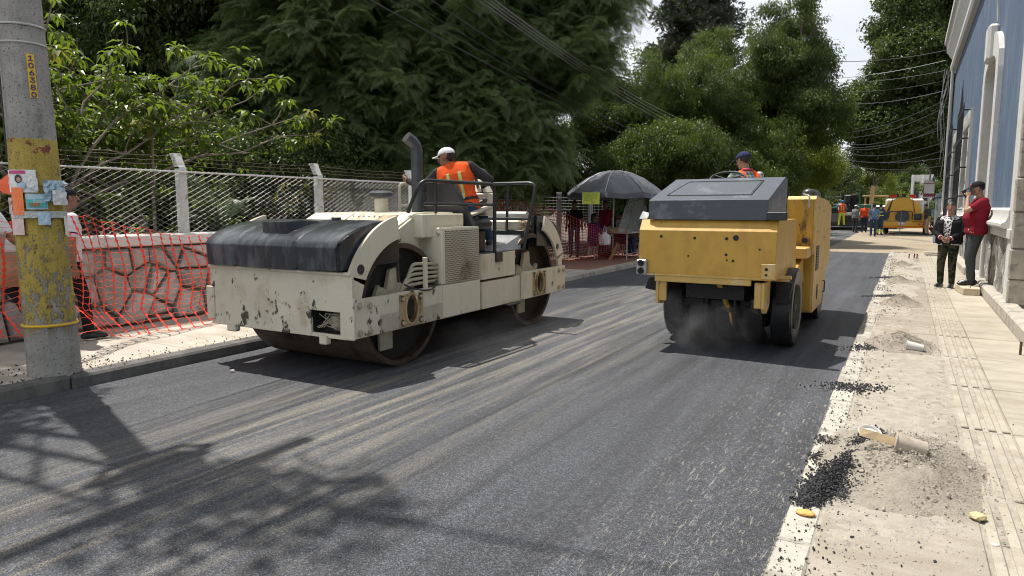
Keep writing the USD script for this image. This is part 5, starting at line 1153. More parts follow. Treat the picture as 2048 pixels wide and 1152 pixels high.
mat("plaid_shirt", {"t": ("attribute", {"attribute": "lp"}), "w1": ("wave_texture", {"scale": 6.0, "bands_direction": "z"}), "w2": ("wave_texture", {"scale": 6.0, "bands_direction": "x"}), "a": ("math", {"math_type": "add"}), "r": ("rgb_ramp", {"ramp": [(0, (.55, .58, .58)), (.45, (.45, .50, .50)), (.55, (.16, .22, .23)), (1, (.10, .14, .15))]}), "h": ("math", {"math_type": "multiply", "value2": .5}), "p": ("principled_bsdf", {"roughness": .9})},
    [("t.vector", "w1.vector"), ("t.vector", "w2.vector"), ("w1.fac", "a.value1"), ("w2.fac", "a.value2"), ("a.value", "h.value1"), ("h.value", "r.fac"), ("r.color", "p.base_color")])
mat("camouflage", {"t": ("attribute", {"attribute": "lp"}), "n": ("noise_texture", {"scale": 11.0, "detail": 2.0, "distortion": 1.2}), "r": ("rgb_ramp", {"interpolate": False, "ramp": [(0, (.012, .014, .011)), (.43, (.035, .042, .026)), (.52, (.075, .078, .05)), (.60, (.045, .034, .022))]}), "p": ("principled_bsdf", {"roughness": .9, "specular_ior_level": .2})},
    [("t.vector", "n.vector"), ("n.fac", "r.fac"), ("r.color", "p.base_color")])

SPH = {}
def ball(p, r):
    r3 = np.broadcast_to(np.asarray(r, float), (3,))
    if 16 not in SPH: SPH[16] = np.array(m3.Manifold.sphere(1.0, 14).to_mesh().vert_properties[:, :3])
    return SPH[16] * r3 + np.asarray(p, float)
def bone(a, ra, b, rb): return m3.Manifold.hull_points(np.vstack([ball(a, ra), ball(b, rb)]))
def fuse(parts, edge, it=6, noise=0.0, seed=0):
    m = m3.Manifold.batch_boolean(parts, m3.OpType.Add).refine_to_length(edge).to_mesh()
    t = trimesh.Trimesh(np.array(m.vert_properties[:, :3]), np.array(m.tri_verts), process=True)
    if it: trimesh.smoothing.filter_taubin(t, lamb=.5, nu=.52, iterations=it)
    if noise:
        n = t.vertex_normals; p = np.array(t.vertices)
        t.vertices = p + n * ((meshkit.fbm(p * np.array([9, 9, 6.0]), 3, seed) - .5) * 2 * noise)[:, None]
    return MB().raw(np.array(t.vertices), np.array(t.faces))
def ik(s, t, la, lb, pole):
    s, t = np.array(s, float), np.array(t, float); d = t - s; L = np.linalg.norm(d)
    if L > (la + lb) * .995: t = s + d / L * (la + lb) * .995; d = t - s; L = np.linalg.norm(d)
    u = d / L; x = (la * la - lb * lb + L * L) / (2 * L); h = math.sqrt(max(0, la * la - x * x))
    p = np.array(pole, float); p = p - u * (p @ u); p /= np.linalg.norm(p) + 1e-9
    return s + u * x + p * h, t
def rotm(yaw=0, pitch=0, roll=0): return trimesh.transformations.euler_matrix(math.radians(pitch), math.radians(roll), math.radians(yaw), "sxyz")[:3, :3]

def person(name, label, loc, yaw, h=1.70, group=None, pelvis=(0, 0, .94), lean=0, twist=0, side=0, head=(0, 0), hands=None, feet=None, elbow=((.6, -.6, -.5), (-.6, -.6, -.5)), knee=((.1, 1, 0), (-.1, 1, 0)), skin="skin_tan",
           top="white_cloth", top_len=.02, sleeve="short", bottom="denim", shoes="shoe_black", sole=None, cap=None, hair="hair_black", hair_long=False, vest=None, stripes=None, build=1.0, belly=0.0, drop=(0, 0), fine=.016, curl=(.6, .6), waist_in=0.0, face=True, brim=True, cap_logo=None, skirt=False):
    """Local axes: x right, y forward, z up, for a height of 1.75; scaled to h. Returns the Xform and a dict of joints (local)."""
    k = h / 1.75
    t = thing(name, label, "person", loc, yaw, group)
    B = build
    P = np.array(pelvis, float)
    RTo = rotm(twist, -lean, side)
    tor = lambda x, y, z: P + RTo @ np.array([x, y, z - .94])
    ch, nk = tor(0, .0, 1.28), tor(0, -.01, 1.475)
    RH = rotm(twist + head[0], -lean * .5 + head[1])
    hc = nk + RTo @ np.array([drop[0], .015, .06 - drop[1]]) + RH @ np.array([0, .03, .095])
    hd = lambda x, y, z: hc + RH @ np.array([x, y, z])
    sh_ = [tor(s * .185 * (.5 + .5 * B), -.01, 1.415) for s in (1, -1)]
    hip = [P + rotm(twist * .3) @ np.array([s * .092, 0, -.03]) for s in (1, -1)]
    hands = hands or [(.25, .05, .82), (-.25, .05, .82)]
    feet = feet or [(.10, 0, .085), (-.10, 0, .085)]
    H_ = [tor(*q_) if len(q_) == 3 else np.array(q_[:3]) for q_ in hands]
    el, wr, kn, an = [], [], [], []
    for i in (0, 1):
        e, w_ = ik(sh_[i], H_[i], .29, .265, RTo @ np.array(elbow[i])); el.append(e); wr.append(w_)
        a, b = ik(hip[i], feet[i][:3], .422, .410, knee[i]); kn.append(a); an.append(b)
    # --- body
    parts = []
    torso_s = lambda g: [np.vstack([ball(tor(s * .105 * B, .0, .97), (.085 * B + g, .10 * B + g, .10 + g)) for s in (1, -1)]),
               np.vstack([ball(tor(s * (.085 - waist_in) * B, .012 + belly * .35, 1.13), (.075 * B + g, .098 * B + g + belly * .5, .10 + g)) for s in (1, -1)]),
               np.vstack([ball(tor(s * .095 * B, .0, 1.30), (.085 * B + g, .108 * B + g, .11 + g)) for s in (1, -1)]),
               np.vstack([ball(tor(s * .135 * (.5 + .5 * B), -.012, 1.405), (.05 + g, .062 + g, .048 + g)) for s in (1, -1)] + [ball(tor(0, -.015, 1.45), (.055 + g, .055 + g, .03 + g))])]
    def torso(g, lo=0, hi=4):
        S = torso_s(g)[lo:hi]
        return [m3.Manifold.hull_points(np.vstack([a, b])) for a, b in zip(S[:-1], S[1:])]
    parts += torso(-.012)
    parts.append(bone(tor(0, -.015, 1.42), .058, hd(0, -.02, -.06), .052))
    # head: skull, jaw, nose, ears
    parts.append(m3.Manifold.hull_points(np.vstack([ball(hd(0, -.012, .035), (.074, .094, .082)), ball(hd(0, .018, -.005), (.066, .07, .07))])))
    parts.append(m3.Manifold.hull_points(np.vstack([ball(hd(0, .02, .0), (.064, .07, .06)), ball(hd(0, .052, -.082), (.030, .028, .024)), ball(hd(.042, .0, -.06), .02), ball(hd(-.042, .0, -.06), .02)])))
    parts.append(m3.Manifold.hull_points(np.vstack([ball(hd(0, .086, .022), .010), ball(hd(0, .108, -.018), .012), ball(hd(.013, .094, -.022), .009), ball(hd(-.013, .094, -.022), .009)])))
    for s in (1, -1):
        parts.append(m3.Manifold.hull_points(np.vstack([ball(hd(s * .076, -.005, .02), (.008, .018, .022)), ball(hd(s * .072, .002, -.018), (.008, .011, .012))])))
        parts.append(m3.Manifold.hull_points(np.vstack([ball(hd(s * .012, .085, .034), .008), ball(hd(s * .045, .072, .032), .010)])))
    for i, s in ((0, 1), (1, -1)):
        parts.append(bone(sh_[i], .052 * (.6 + .4 * B), el[i], .040 * (.6 + .4 * B))); parts.append(bone(el[i], .040 * (.6 + .4 * B), wr[i], .026))
        # hand: palm, four fingers of unequal length, thumb from the side of the palm
        fd = wr[i] - el[i]; fd /= np.linalg.norm(fd)
        inward = RTo @ np.array([-s, .15, 0]); sd = inward - fd * (inward @ fd); sd /= np.linalg.norm(sd) + 1e-9     # palm faces inward
        ac_ = np.cross(fd, sd) * s                                                                                   # across the knuckles, towards the thumb
        if ac_ @ (RTo @ np.array([0, 1, .3])) < 0: ac_ = -ac_
        pb, pe = wr[i] + fd * .02, wr[i] + fd * .082
        parts.append(m3.Manifold.hull_points(np.vstack([ball(pb + ac_ * .014, .018), ball(pb - ac_ * .014, .018), ball(pe + ac_ * .032, .013), ball(pe - ac_ * .032, .012)])))
        parts.append(bone(wr[i], .026, pb, .021))
        if fine < .03:
            cu = curl[i]
            for j, (o, ln) in enumerate(((.032, .066), (.011, .074), (-.011, .068), (-.032, .053))):
                p0 = pe + ac_ * o; d0 = fd * math.cos(cu * .6) + sd * math.sin(cu * .6); p1 = p0 + d0 * ln * .52
                d1 = fd * math.cos(cu * 1.6) + sd * math.sin(cu * 1.6); p2 = p1 + d1 * ln * .48
                parts += [bone(p0, .0092, p1, .0086), bone(p1, .0086, p2, .0075)]
            p0 = pb + ac_ * .026 + fd * .012; p1 = p0 + (ac_ * .75 + fd * .55 + sd * .25) * .042; p2 = p1 + (fd * .85 + ac_ * .1 + sd * .45 * cu) * .034
            parts += [bone(p0, .0125, p1, .0105), bone(p1, .0105, p2, .0088)]
        parts.append(bone(hip[i], .078 * B, kn[i], .052)); parts.append(bone(kn[i], .050, an[i], .034))
    body = fuse(parts, fine if fine < .03 else .035, 4 if fine < .03 else 2)
    put = lambda nm, m, mt, par=t, **kw: obj(nm, MB().raw(m.get()[0] * k, m.get()[1]), mt, par, smooth=kw.pop("smooth", 60), local=True, **kw)
    bd = put("body", body, skin)
    J = dict(head=hd, tor=tor, k=k, t=t, put=put, wr=wr, el=el, kn=kn, an=an, RH=RH, body=bd)
    # --- clothes
    sp = torso(.012)
    if top_len: sp.append(m3.Manifold.hull_points(np.vstack([ball(tor(s * .105 * B, .0, .97 - dz), (.09 * B + .014, .105 * B + .014, .06)) for s in (1, -1) for dz in (0, top_len)])))
    sl = {"short": .62, "long": 1.0, "none": 0}[sleeve]
    for i in (0, 1):
        if sl:
            e = sh_[i] + (el[i] - sh_[i]) * min(1, sl * 1.05 if sleeve == "short" else 1)
            sp.append(bone(sh_[i], .064 * (.6 + .4 * B), e, .055 * (.6 + .4 * B)))
        if sleeve == "long":
            sp.append(bone(el[i], .053 * (.6 + .4 * B), el[i] + (wr[i] - el[i]) * .97, .038))
    cut = np.vstack([ball(nk + RTo @ np.array([0, .03, .06]), (.07, .075, .06))])
    put("shirt", fuse(sp, fine if fine < .03 else .04, 5, .006), top, lp=True)
    tp = [m3.Manifold.hull_points(np.vstack([ball(P + rotm(twist * .5) @ np.array([s * .10 * B, 0, z]), (.085 * B + .008, .105 * B + .008, .06)) for s in (1, -1) for z in (.07, -.03)]))]
    for i in (0, 1):
        tp += [bone(hip[i], .092 * B, kn[i], .068 * (.5 + .5 * B)), bone(kn[i], .068 * (.5 + .5 * B), an[i] + (kn[i] - an[i]) * .06, .056)]
    if skirt: tp.append(m3.Manifold.hull_points(np.vstack([ball(hip[i], .11) for i in (0, 1)] + [ball(kn[i], .09) for i in (0, 1)])))
    put("trousers", fuse(tp, fine if fine < .03 else .04, 5, .008, 3), bottom, lp=True)
    for i, s in ((0, 1), (1, -1)):
        fw = an[i] - kn[i]; fdir = np.array([s * .12, 1.0, 0]) if len(feet[i]) < 4 else np.array(feet[i][3:6], float)
        fdir = fdir / np.linalg.norm(fdir); A = an[i]; up = np.array([0, 0, 1.0])
        dn = np.array([0, 0, -.045]) if len(feet[i]) < 4 else -.045 * np.cross(np.cross(fdir, up), fdir)
        m = fuse([m3.Manifold.hull_points(np.vstack([ball(A + dn - fdir * .055, (.034, .034, .038)), ball(A, .042), ball(A + dn + fdir * .07, (.044, .044, .036)), ball(A + dn + fdir * .165 - np.array([0, 0, .008]), (.038, .034, .026))]))], .02, 2)
        shm = put("shoe", m, shoes)
        if sole:
            put("sole", fuse([m3.Manifold.hull_points(np.vstack([ball(A + dn * 1.7 - fdir * .055, (.037, .037, .012)), ball(A + dn * 1.7 + fdir * .07, (.047, .047, .012)), ball(A + dn * 1.7 + fdir * .17, (.041, .038, .012))]))], .03, 0), sole, shm)
    if vest:
        v = m3.Manifold.batch_boolean(torso(.028)[1:] + torso(.026)[:1], m3.OpType.Add)
        for i, s in ((0, 1), (1, -1)):
            v = v - m3.Manifold.hull_points(np.vstack([ball(sh_[i] + RTo @ np.array([s * .05, 0, .0]), (.075, .09, .10)), ball(sh_[i] + RTo @ np.array([s * .12, 0, -.02]), .10)]))
        v = v - m3.Manifold.hull_points(np.vstack([ball(nk + RTo @ np.array([0, .12, -.10]), (.035, .06, .05)), ball(nk + RTo @ np.array([0, .07, .05]), (.08, .09, .06))]))
        me = v.refine_to_length(.02).to_mesh(); vt = trimesh.Trimesh(np.array(me.vert_properties[:, :3]), np.array(me.tri_verts))
        vm = put("vest", MB().raw(np.array(vt.vertices), np.array(vt.faces)), vest, smooth=40)
        # reflective stripes: strips laid on the vest's own surface
        sname = {"hivis_yellow": "hivis_yellow", None: None}.get(stripes, stripes)
        if stripes:
            tm = trimesh.Trimesh(*MB().add(v.refine_to_length(.012)).get(), process=False)
            inv = (np.array(tm.vertices) - P) @ RTo; cen = inv[np.array(tm.faces)].mean(1); nrm = tm.face_normals @ RTo
            for nm_, (lo, hi), mt in (("stripe", (.050, .088), "hivis_yellow"), ("stripe_band", (.062, .076), "silver_stripe")):
                sel = (np.abs(np.abs(cen[:, 0]) - (lo + hi) / 2) < (hi - lo) / 2) & (cen[:, 2] > .10) & (cen[:, 2] < .42) & (np.abs(nrm[:, 1]) > .35)
                f_ = np.array(tm.faces)[sel]; u_, inv_ = np.unique(f_, return_inverse=True)
                if len(f_): put(nm_, MB().raw(np.array(tm.vertices)[u_] + tm.vertex_normals[u_] * (.003 if nm_ == "stripe" else .005), inv_.reshape(-1, 3)), mt, vm)
            sel = (np.abs(cen[:, 2] - .10) < .016)
            f_ = np.array(tm.faces)[sel]; u_, inv_ = np.unique(f_, return_inverse=True)
            if len(f_): put("waist_band", MB().raw(np.array(tm.vertices)[u_] + tm.vertex_normals[u_] * .004, inv_.reshape(-1, 3)), "charcoal_cloth", vm)
    # --- hair, cap, face
    def shell(cz, r, lo, back=0):
        s = trimesh.creation.icosphere(3, 1.0); v = np.array(s.vertices); f = np.array(s.faces)
        keep = (v[f].mean(1)[:, 2] > lo + back * np.clip(v[f].mean(1)[:, 1], -1, 1))
        u_, inv_ = np.unique(f[keep], return_inverse=True)
        vv = v[u_] * np.array(r) + np.array([0, -.012, cz])
        return MB().raw(np.array([hd(*p) for p in vv]), inv_.reshape(-1, 3))
    if hair: put("hair", shell(.030, (.081, .103, .094), -.24, .92), hair)
    if hair_long: put("hair_back", fuse([m3.Manifold.hull_points(np.vstack([ball(hd(0, -.06, .04), (.075, .05, .06)), ball(hd(0, -.085, -.10), (.055, .035, .05))]))], .03, 2), hair)
    if cap:
        cm = put("cap", shell(.042, (.088, .110, .088), .02, -.05), cap)
        if brim:
            xs = np.linspace(-1, 1, 9); top_ = [hd(.078 * x, .070 * (1 - .35 * x * x), .05 - .012 * x * x) for x in xs]; ed = [hd(.072 * x, .095 + .085 * math.sqrt(max(0, 1 - x * x * .92)), .040 - .016 * x * x) for x in xs]
            v = np.array(top_ + ed); v2 = v + RH @ np.array([0, 0, -.006]); i = np.arange(8)
            put("brim", MB().raw(np.vstack([v, v2]), np.vstack([np.stack([i, i + 1, 9 + i + 1, 9 + i], 1), np.stack([18 + i, 27 + i, 28 + i, 19 + i], 1), np.stack([9 + i, 10 + i, 28 + i, 27 + i], 1)])), cap, cm)
        if cap_logo: put("cap_badge", MB().raw(np.array([hd(x, .098 - abs(x) * .5 + (.0 if z < .08 else -.018), z) for x in (-.03, 0, .03) for z in (.06, .105)]), [(0, 2, 3), (0, 3, 1), (2, 4, 5), (2, 5, 3)]), cap_logo, cm)
    if face:
        for s in (1, -1):
            put("eye", MB().sphere(hd(s * .030, .0795, .018), (.013, .009, .0075), 1), "eye_white", bd)
            put("pupil", MB().sphere(hd(s * .030, .0865, .018), (.006, .004, .006), 1), "eye_dark", bd)
            put("eyebrow", MB().tube([hd(s * .014, .093, .040), hd(s * .032, .089, .044), hd(s * .050, .076, .038)], (.003, .0045, .0025), 5), "hair_black", bd)
        put("mouth", MB().sphere(hd(0, .082, -.050), (.023, .008, .006), 1), "lip", bd)
    return J

# operator of the cream roller: seated, back turned to us, looking left, one arm stretched to the far handrail
j = person("person", "roller operator in orange reflective vest and white cap, seated on the cream roller", (-4.42, 6.52, .535), 18, 1.70, pelvis=(0, 0, .97), lean=6, twist=10, side=-11, drop=(-.045, .065), head=(64, -6), skin="skin_brown", top="charcoal_cloth", sleeve="long", bottom="denim", cap="white_cloth", vest="orange_vest", stripes="hivis_yellow",
           hands=[(.28, .36, 1.22), (-.60, .26, 1.44)], elbow=((1, -.3, -.6), (-.5, .3, -.8)), feet=[(.24, .42, .60), (-.10, .44, .60)], fine=.014, build=1.08, curl=(1.2, 1.5))
# operator of the yellow roller
j = person("person", "yellow roller's driver in navy cap and checked shirt with red vest straps", (-1.83, 9.45, .50), 62, 1.70, pelvis=(0, 0, .99), lean=10, twist=-22, head=(20, -6), skin="skin_tan", top="plaid_shirt", sleeve="long", bottom="denim", cap="navy_cloth",
           hands=[(.16, .46, 1.28), (-.16, .46, 1.28)], feet=[(.12, .42, .70), (-.12, .42, .70)], fine=.016, curl=(1.4, 1.4))
for s in (1, -1):
    j["put"]("vest_strap", MB().raw(*(lambda P, W: (np.vstack([P - W, P + W, P - W * 1.0 + [0, 0, .006], P + W + [0, 0, .006]]), np.vstack([np.stack([i_ := np.arange(6), i_ + 1, i_ + 8, i_ + 7], 1), np.stack([i_ + 14, i_ + 21, i_ + 22, i_ + 15], 1)])))(np.array([j["tor"](s * x, y, z) for x, y, z in ((.10, -.135, 1.10), (.105, -.142, 1.22), (.10, -.135, 1.34), (.09, -.10, 1.43), (.085, -.02, 1.482), (.085, .06, 1.46), (.09, .115, 1.36))]), (j["tor"](.032, 0, 0) - j["tor"](0, 0, 0))[None])), "orange_vest")
    j["put"]("vest_collar", MB().tube([j["tor"](s * .0, -.085, 1.49), j["tor"](s * .06, -.05, 1.495), j["tor"](s * .075, .02, 1.475), j["tor"](s * .06, .08, 1.44)], .016, 6), "pink_stripe")
# woman and man by the blue building
j = person("person", "woman in black varsity jacket and camouflage trousers, hands clasped", (.70, 14.88, .03), 158, 1.57, lean=0, head=(8, 2), skin="skin_tan", top="spotted_blouse", sleeve="none", bottom="camouflage", shoes="shoe_black", sole="shoe_sole", hair="hair_black", hands=[(.075, .20, 1.02), (-.075, .20, 1.00)], elbow=((1, -.4, -.5), (-1, -.4, -.5)), feet=[(.11, 0, .085), (-.11, .03, .085)], fine=.014, build=1.12, belly=.01, hair_long=False, curl=(1.0, 1.0))
def jacket(j, mt, trim, B=1.12):
    tor, k, put = j["tor"], j["k"], j["put"]
    out = []
    for i, s in ((0, 1), (1, -1)):
        out.append(m3.Manifold.hull_points(np.vstack([ball(tor(s * .118 * B, .014, .93), (.080, .128, .05)), ball(tor(s * .112 * B, .006, 1.30), (.078, .134, .06))])))
        out.append(m3.Manifold.hull_points(np.vstack([ball(tor(s * .118 * B, .004, 1.30), (.072, .130, .06)), ball(tor(s * .125, -.015, 1.41), (.065, .075, .045))])))
        out += [bone(tor(s * .19, -.01, 1.40), .070, j["el"][i], .062), bone(j["el"][i], .062, j["wr"][i] + (j["el"][i] - j["wr"][i]) * .14, .046)]
    out.append(m3.Manifold.hull_points(np.vstack([ball(tor(s * .12, -.075, z), (.06, .045, .05)) for s in (1, -1) for z in (.93, 1.32)])))
    sh = lambda z, yr, xr: np.vstack([ball(tor(s * xr * B, .006, z), (.095 * B + .024, yr * B + .026, .09)) for s in (1, -1)])
    full = m3.Manifold.batch_boolean(out + [m3.Manifold.hull_points(np.vstack([sh(a, y0, x0), sh(b, y1, x1)])) for a, y0, x0, b, y1, x1 in ((.95, .118, .105, 1.13, .112, .092), (1.13, .112, .092, 1.32, .112, .10))], m3.OpType.Add)
    full = full - m3.Manifold.hull_points(np.array([tor(x * f, y, z) for x in (-1, 1) for y in (.03, .35) for z, f in ((.80, .050), (1.25, .055), (1.55, .085))]))
    jk = put("jacket", fuse([full], .016, 4, .005), mt)
    for i in (0, 1):
        d = j["wr"][i] - j["el"][i]; 
        for a, b, m_ in ((.80, .96, "pink_stripe"), (.84, .88, "white_cloth"), (.91, .94, "black_cloth")):
            put("cuff", MB().cyl(j["el"][i] + d * a, j["el"][i] + d * b, .0475 + (.002 if m_ != "pink_stripe" else 0), n=16), m_, jk)
    for s in (1, -1):
        put("collar", MB().tube([tor(s * .065, -.06, 1.475), tor(s * .085, .01, 1.455), tor(s * .075, .085, 1.39), tor(s * .06, .112, 1.31)], (.018, .022, .020, .010), 6), trim, jk)
        put("collar_stripe", MB().tube([tor(s * .072, -.06, 1.485), tor(s * .098, .01, 1.468), tor(s * .090, .088, 1.40), tor(s * .074, .120, 1.31)], (.009, .010, .010, .006), 5), "pink_stripe", jk)
        put("hem", MB().tube([tor(s * .08, .125, .905), tor(s * .17, .09, .90), tor(s * .205, .0, .90), tor(s * .15, -.09, .90)], .022, 6), trim, jk)
        put("hem_stripe", MB().tube([tor(s * .08, .142, .915), tor(s * .175, .108, .91), tor(s * .222, .0, .91)], .009, 5), "pink_stripe", jk)
    for z in (.95, 1.03, 1.12, 1.21): put("button", MB().sphere(tor(.118 * B, .128, z), (.008, .005, .008), 1), "white_cloth", jk)
jacket(j, "black_cloth", "white_cloth")
j = person("person", "heavy man in dark red polo shirt and black cap, phone held to his face", (1.05, 14.30, .15), 100, 1.80, lean=-3, head=(-4, -14), skin="skin_tan", top="red_polo", top_len=.07, sleeve="short", bottom="grey_trousers", cap="black_cloth", hair="hair_black", hands=[(-.24, .10, .78), (-.10, .20, 1.475)], elbow=((.3, -1, -.3), (-.55, .2, -1)), fine=.014, build=1.22, belly=.07, cap_logo="orange_vest", feet=[(.11, -.02, .085), (-.10, .05, .085)], curl=(.7, 1.5))
j["put"]("face_mask", MB().hull([j["head"](x, y, z) for x, y, z in ((.0, .116, .0), (.0, .10, -.085), (.055, .06, -.075), (-.055, .06, -.075), (.066, .045, -.01), (-.066, .045, -.01), (.03, .095, .0), (-.03, .095, .0), (0, .09, -.02))]), "mask_olive")
j["put"]("phone", MB().obox(j["wr"][1] + np.array([.045, .03, .06]), (.012, .075, .14), rx=-.5, r=.004), "black_paint")
# shirt collar and student trousers reuse; two pedestrians on the left pavement
j = person("person", "pedestrian in white shirt and black trousers walking past, mostly hidden behind the pole", (-7.56, 3.84, .1), -8, 1.60, lean=3, head=(0, 8), skin="skin_brown", top="white_cloth", sleeve="short", bottom="black_cloth", hair="hair_black", hands=[(.27, -.02, .80), (-.25, .12, .84)], feet=[(.09, .14, .085), (-.09, -.34, .16, -.1, .75, -.65)], fine=.016, curl=(.7, .7), cap="black_cloth", brim=False)
for i, s in ((0, 1), (1, -1)):
    d = j["el"][i] - j["tor"](s * .19, -.01, 1.40); p = j["tor"](s * .185, -.01, 1.415) + d * .66
    j["put"]("sleeve_hem", MB().cyl(p - d * .05, p + d * .02, .058, n=16), "navy_cloth")
j = person("person", "pedestrian at the left edge of the photo carrying a brown bag, in white-soled shoes", (-7.50, 3.10, .1), -6, 1.66, lean=4, head=(0, 2), skin="skin_brown", top="white_cloth", sleeve="short", bottom="black_cloth", shoes="white_cloth", sole="shoe_sole", hair="hair_black", hands=[(.16, .36, 1.02), (-.2, .2, .9)], feet=[(.10, .42, .095, .1, 1, .15), (-.09, -.30, .15, 0, .75, -.6)], fine=.016, curl=(1.2, .7))
j["put"]("bag", fuse([m3.Manifold.hull_points(np.vstack([ball(j["tor"](x, y, z), .05) for x, y, z in ((.24, .02, .98), (.24, .30, 1.02), (.24, .04, .74), (.22, .30, .76), (.30, .1, .86))]))], .02, 3, .008), "brown_bag")
j["put"]("shirt_hem", MB().tube([j["tor"](.19 * math.cos(a), .135 * math.sin(a), .95) for a in np.linspace(0, 2 * math.pi, 20)[:-1]], .022, 6, closed=True), "navy_cloth")
j["put"]("bag_strap", MB().tube([j["tor"](.26, .02, 1.0), j["tor"](.24, .08, 1.25), j["tor"](.2, .02, 1.45), j["tor"](.22, -.1, 1.2), j["tor"](.26, .0, 1.0)], .012, 5), "brown_bag")
# ---------------------------------------------------------------- orange safety nets
plain("net_orange", (0.85, 0.055, 0.022), 0.5, var=.1, scale=5); plain("net_red", (0.42, 0.055, 0.035), 0.6, var=.15, scale=5)
def interp(pts, s):
    p = np.array(pts, float); d = np.r_[0, np.cumsum(np.linalg.norm(np.diff(p[:, :2], axis=0), axis=1))]
    return np.stack([np.interp(s, d, p[:, k]) for k in range(p.shape[1])], -1), d[-1]
def safety_net(name, label, track, step_v, step_h, star, thick, mt, seed, wob=.02, curl=0.0, group=None):
    """track rows: x, y, bottom z, top z. A sagging sheet of upright star strips joined by thin strands."""
    _, L = interp(track, 0.0)
    q = np.random.RandomState(seed); ph = q.uniform(0, 6, 4)
    def S(s, t):
        s, t = np.broadcast_arrays(np.asarray(s, float), np.asarray(t, float))
        c, _ = interp(track, s.ravel()); c = c.reshape(s.shape + (4,)); dx, _ = interp(track, np.clip(s.ravel() + .05, 0, L)); dd = dx.reshape(s.shape + (4,))[..., :2] - c[..., :2] + 1e-6
        nn = np.stack([dd[..., 1], -dd[..., 0]], -1); nn /= np.linalg.norm(nn, axis=-1, keepdims=True)
        z = c[..., 2] + (c[..., 3] - c[..., 2]) * t
        off = wob * (np.sin(s * 3.1 + ph[0] + t * 2) + .6 * np.sin(s * 7.3 + ph[1] - t * 4)) + .10 * np.sin(math.pi * t) + curl * np.clip(.22 - t, 0, 1) * 2.4
        z = z + .012 * np.sin(s * 5 + ph[2]) * (1 - t) + .018 * np.sin(s * 16 + ph[3] + t * 5) * .6
        return np.stack([c[..., 0] + nn[..., 0] * off, c[..., 1] + nn[..., 1] * off, np.maximum(z, .108)], -1)
    t_ = thing(name, label, "safety net", (track[0][0], track[0][1], track[0][2]), group=group)
    H = np.mean([r[3] - r[2] for r in track]); nh = max(3, int(H / step_h)); m = MB()
    ss = np.linspace(0, L, int(L / .06) + 2)
    for k in range(nh + 1):
        P = S(ss, np.full_like(ss, k / nh)) + np.array([0, 0, 1.0]) * (.006 * np.sin(ss * 2 * math.pi / step_v + k % 2 * math.pi))[:, None]; m.tube(P, thick * (1.5 if k in (0, nh) else 1), 3)
    obj("strands", m, mt, t_, kind="stuff")
    for s in np.arange(step_v * .5, L, step_v):
        sm = MB(); tt = np.linspace(0, 1, nh * 2 + 1); P = S(np.full_like(tt, s) + .012 * np.sin(tt * 9 + s), tt); D = S(np.full_like(tt, s + .02), tt) - S(np.full_like(tt, s), tt); D /= np.linalg.norm(D, axis=1, keepdims=True)
        w = np.where(np.arange(len(tt)) % 2 == 0, star, star * .28)[:, None] * (1 + .25 * np.sin(s * 9 + tt[:, None] * 13))
        n = len(tt); off = np.cross(D, [0, 0, 1.0]) * .0012
        v = np.vstack([P - D * w, P + D * w, P - D * w + off, P + D * w + off]); i = np.arange(n - 1)
        sm.raw(v, np.vstack([np.stack([i, n + i, n + i + 1, i + 1], 1), np.stack([2 * n + i, 2 * n + i + 1, 3 * n + i + 1, 3 * n + i], 1)]))
        obj("star_strip", sm, mt, t_)
safety_net("safety_net", "bright orange plastic safety net sagging in front of the stone wall beside the cream roller", [(-6.55, 2.0, .50, 1.34), (-6.72, 2.85, .42, 1.38), (-6.85, 3.4, .34, 1.44), (-7.05, 3.75, .22, 1.42), (-7.35, 4.35, .12, 1.30), (-7.45, 5.0, .11, 1.17), (-7.6, 5.8, .11, 1.12), (-7.7, 7.2, .11, 1.10), (-7.7, 9.5, .11, 1.10)], .15, .052, .017, .0019, "net_orange", 3, wob=.035, curl=.55)
safety_net("safety_net", "dark red mesh net strung in front of the food stall", [(-8.3, 13.2, .15, 1.70), (-8.25, 15.4, .12, 1.62), (-7.95, 16.2, .11, 1.42), (-7.3, 16.55, .11, 1.12), (-6.95, 17.2, .11, .88), (-6.75, 19.0, .11, .78), (-6.7, 21.5, .11, .85)], .075, .075, .010, .006, "net_red", 6, wob=.04)
safety_net("safety_net", "orange net hanging on the fence between the roller's railing and the stall", [(-8.15, 11.2, .9, 1.9), (-8.2, 12.4, 1.0, 2.05), (-8.25, 13.4, .9, 1.75)], .12, .06, .02, .003, "net_orange", 9, wob=.04)

# ---------------------------------------------------------------- white mesh fence behind the stall
plain("fence_white", (0.40, 0.40, 0.41), .55, var=.12, scale=6)
wf = thing("mesh_panel_fence", "pale grey mesh panel fence with paired posts behind the food stall", "fence", (-8.5, 17.3, .1))
for k, y in enumerate((13.4, 15.4, 17.4, 19.6, 22.0, 24.5, 27.0)):
    for dy in (-.10, .06): obj("post", MB().rbox(-8.53, -8.46, y + dy, y + dy + .06, .05, 1.92, .006), "fence_white", wf)
    pm = MB()
    for z in np.arange(.25, 1.85, .085): pm.cyl((-8.495, y + .12, z), (-8.495, y + 2.0, z), .007, n=4)
    for yy_ in np.arange(y + .3, y + 2.0, .34): pm.cyl((-8.49, yy_, .2), (-8.49, yy_, 1.86), .005, n=4)
    obj("mesh_panel", pm, "fence_white", wf)
    obj("gate_bar", MB().box(-8.52, -8.47, y - .1, y + .1, 1.72, 1.76), "fence_white", wf)

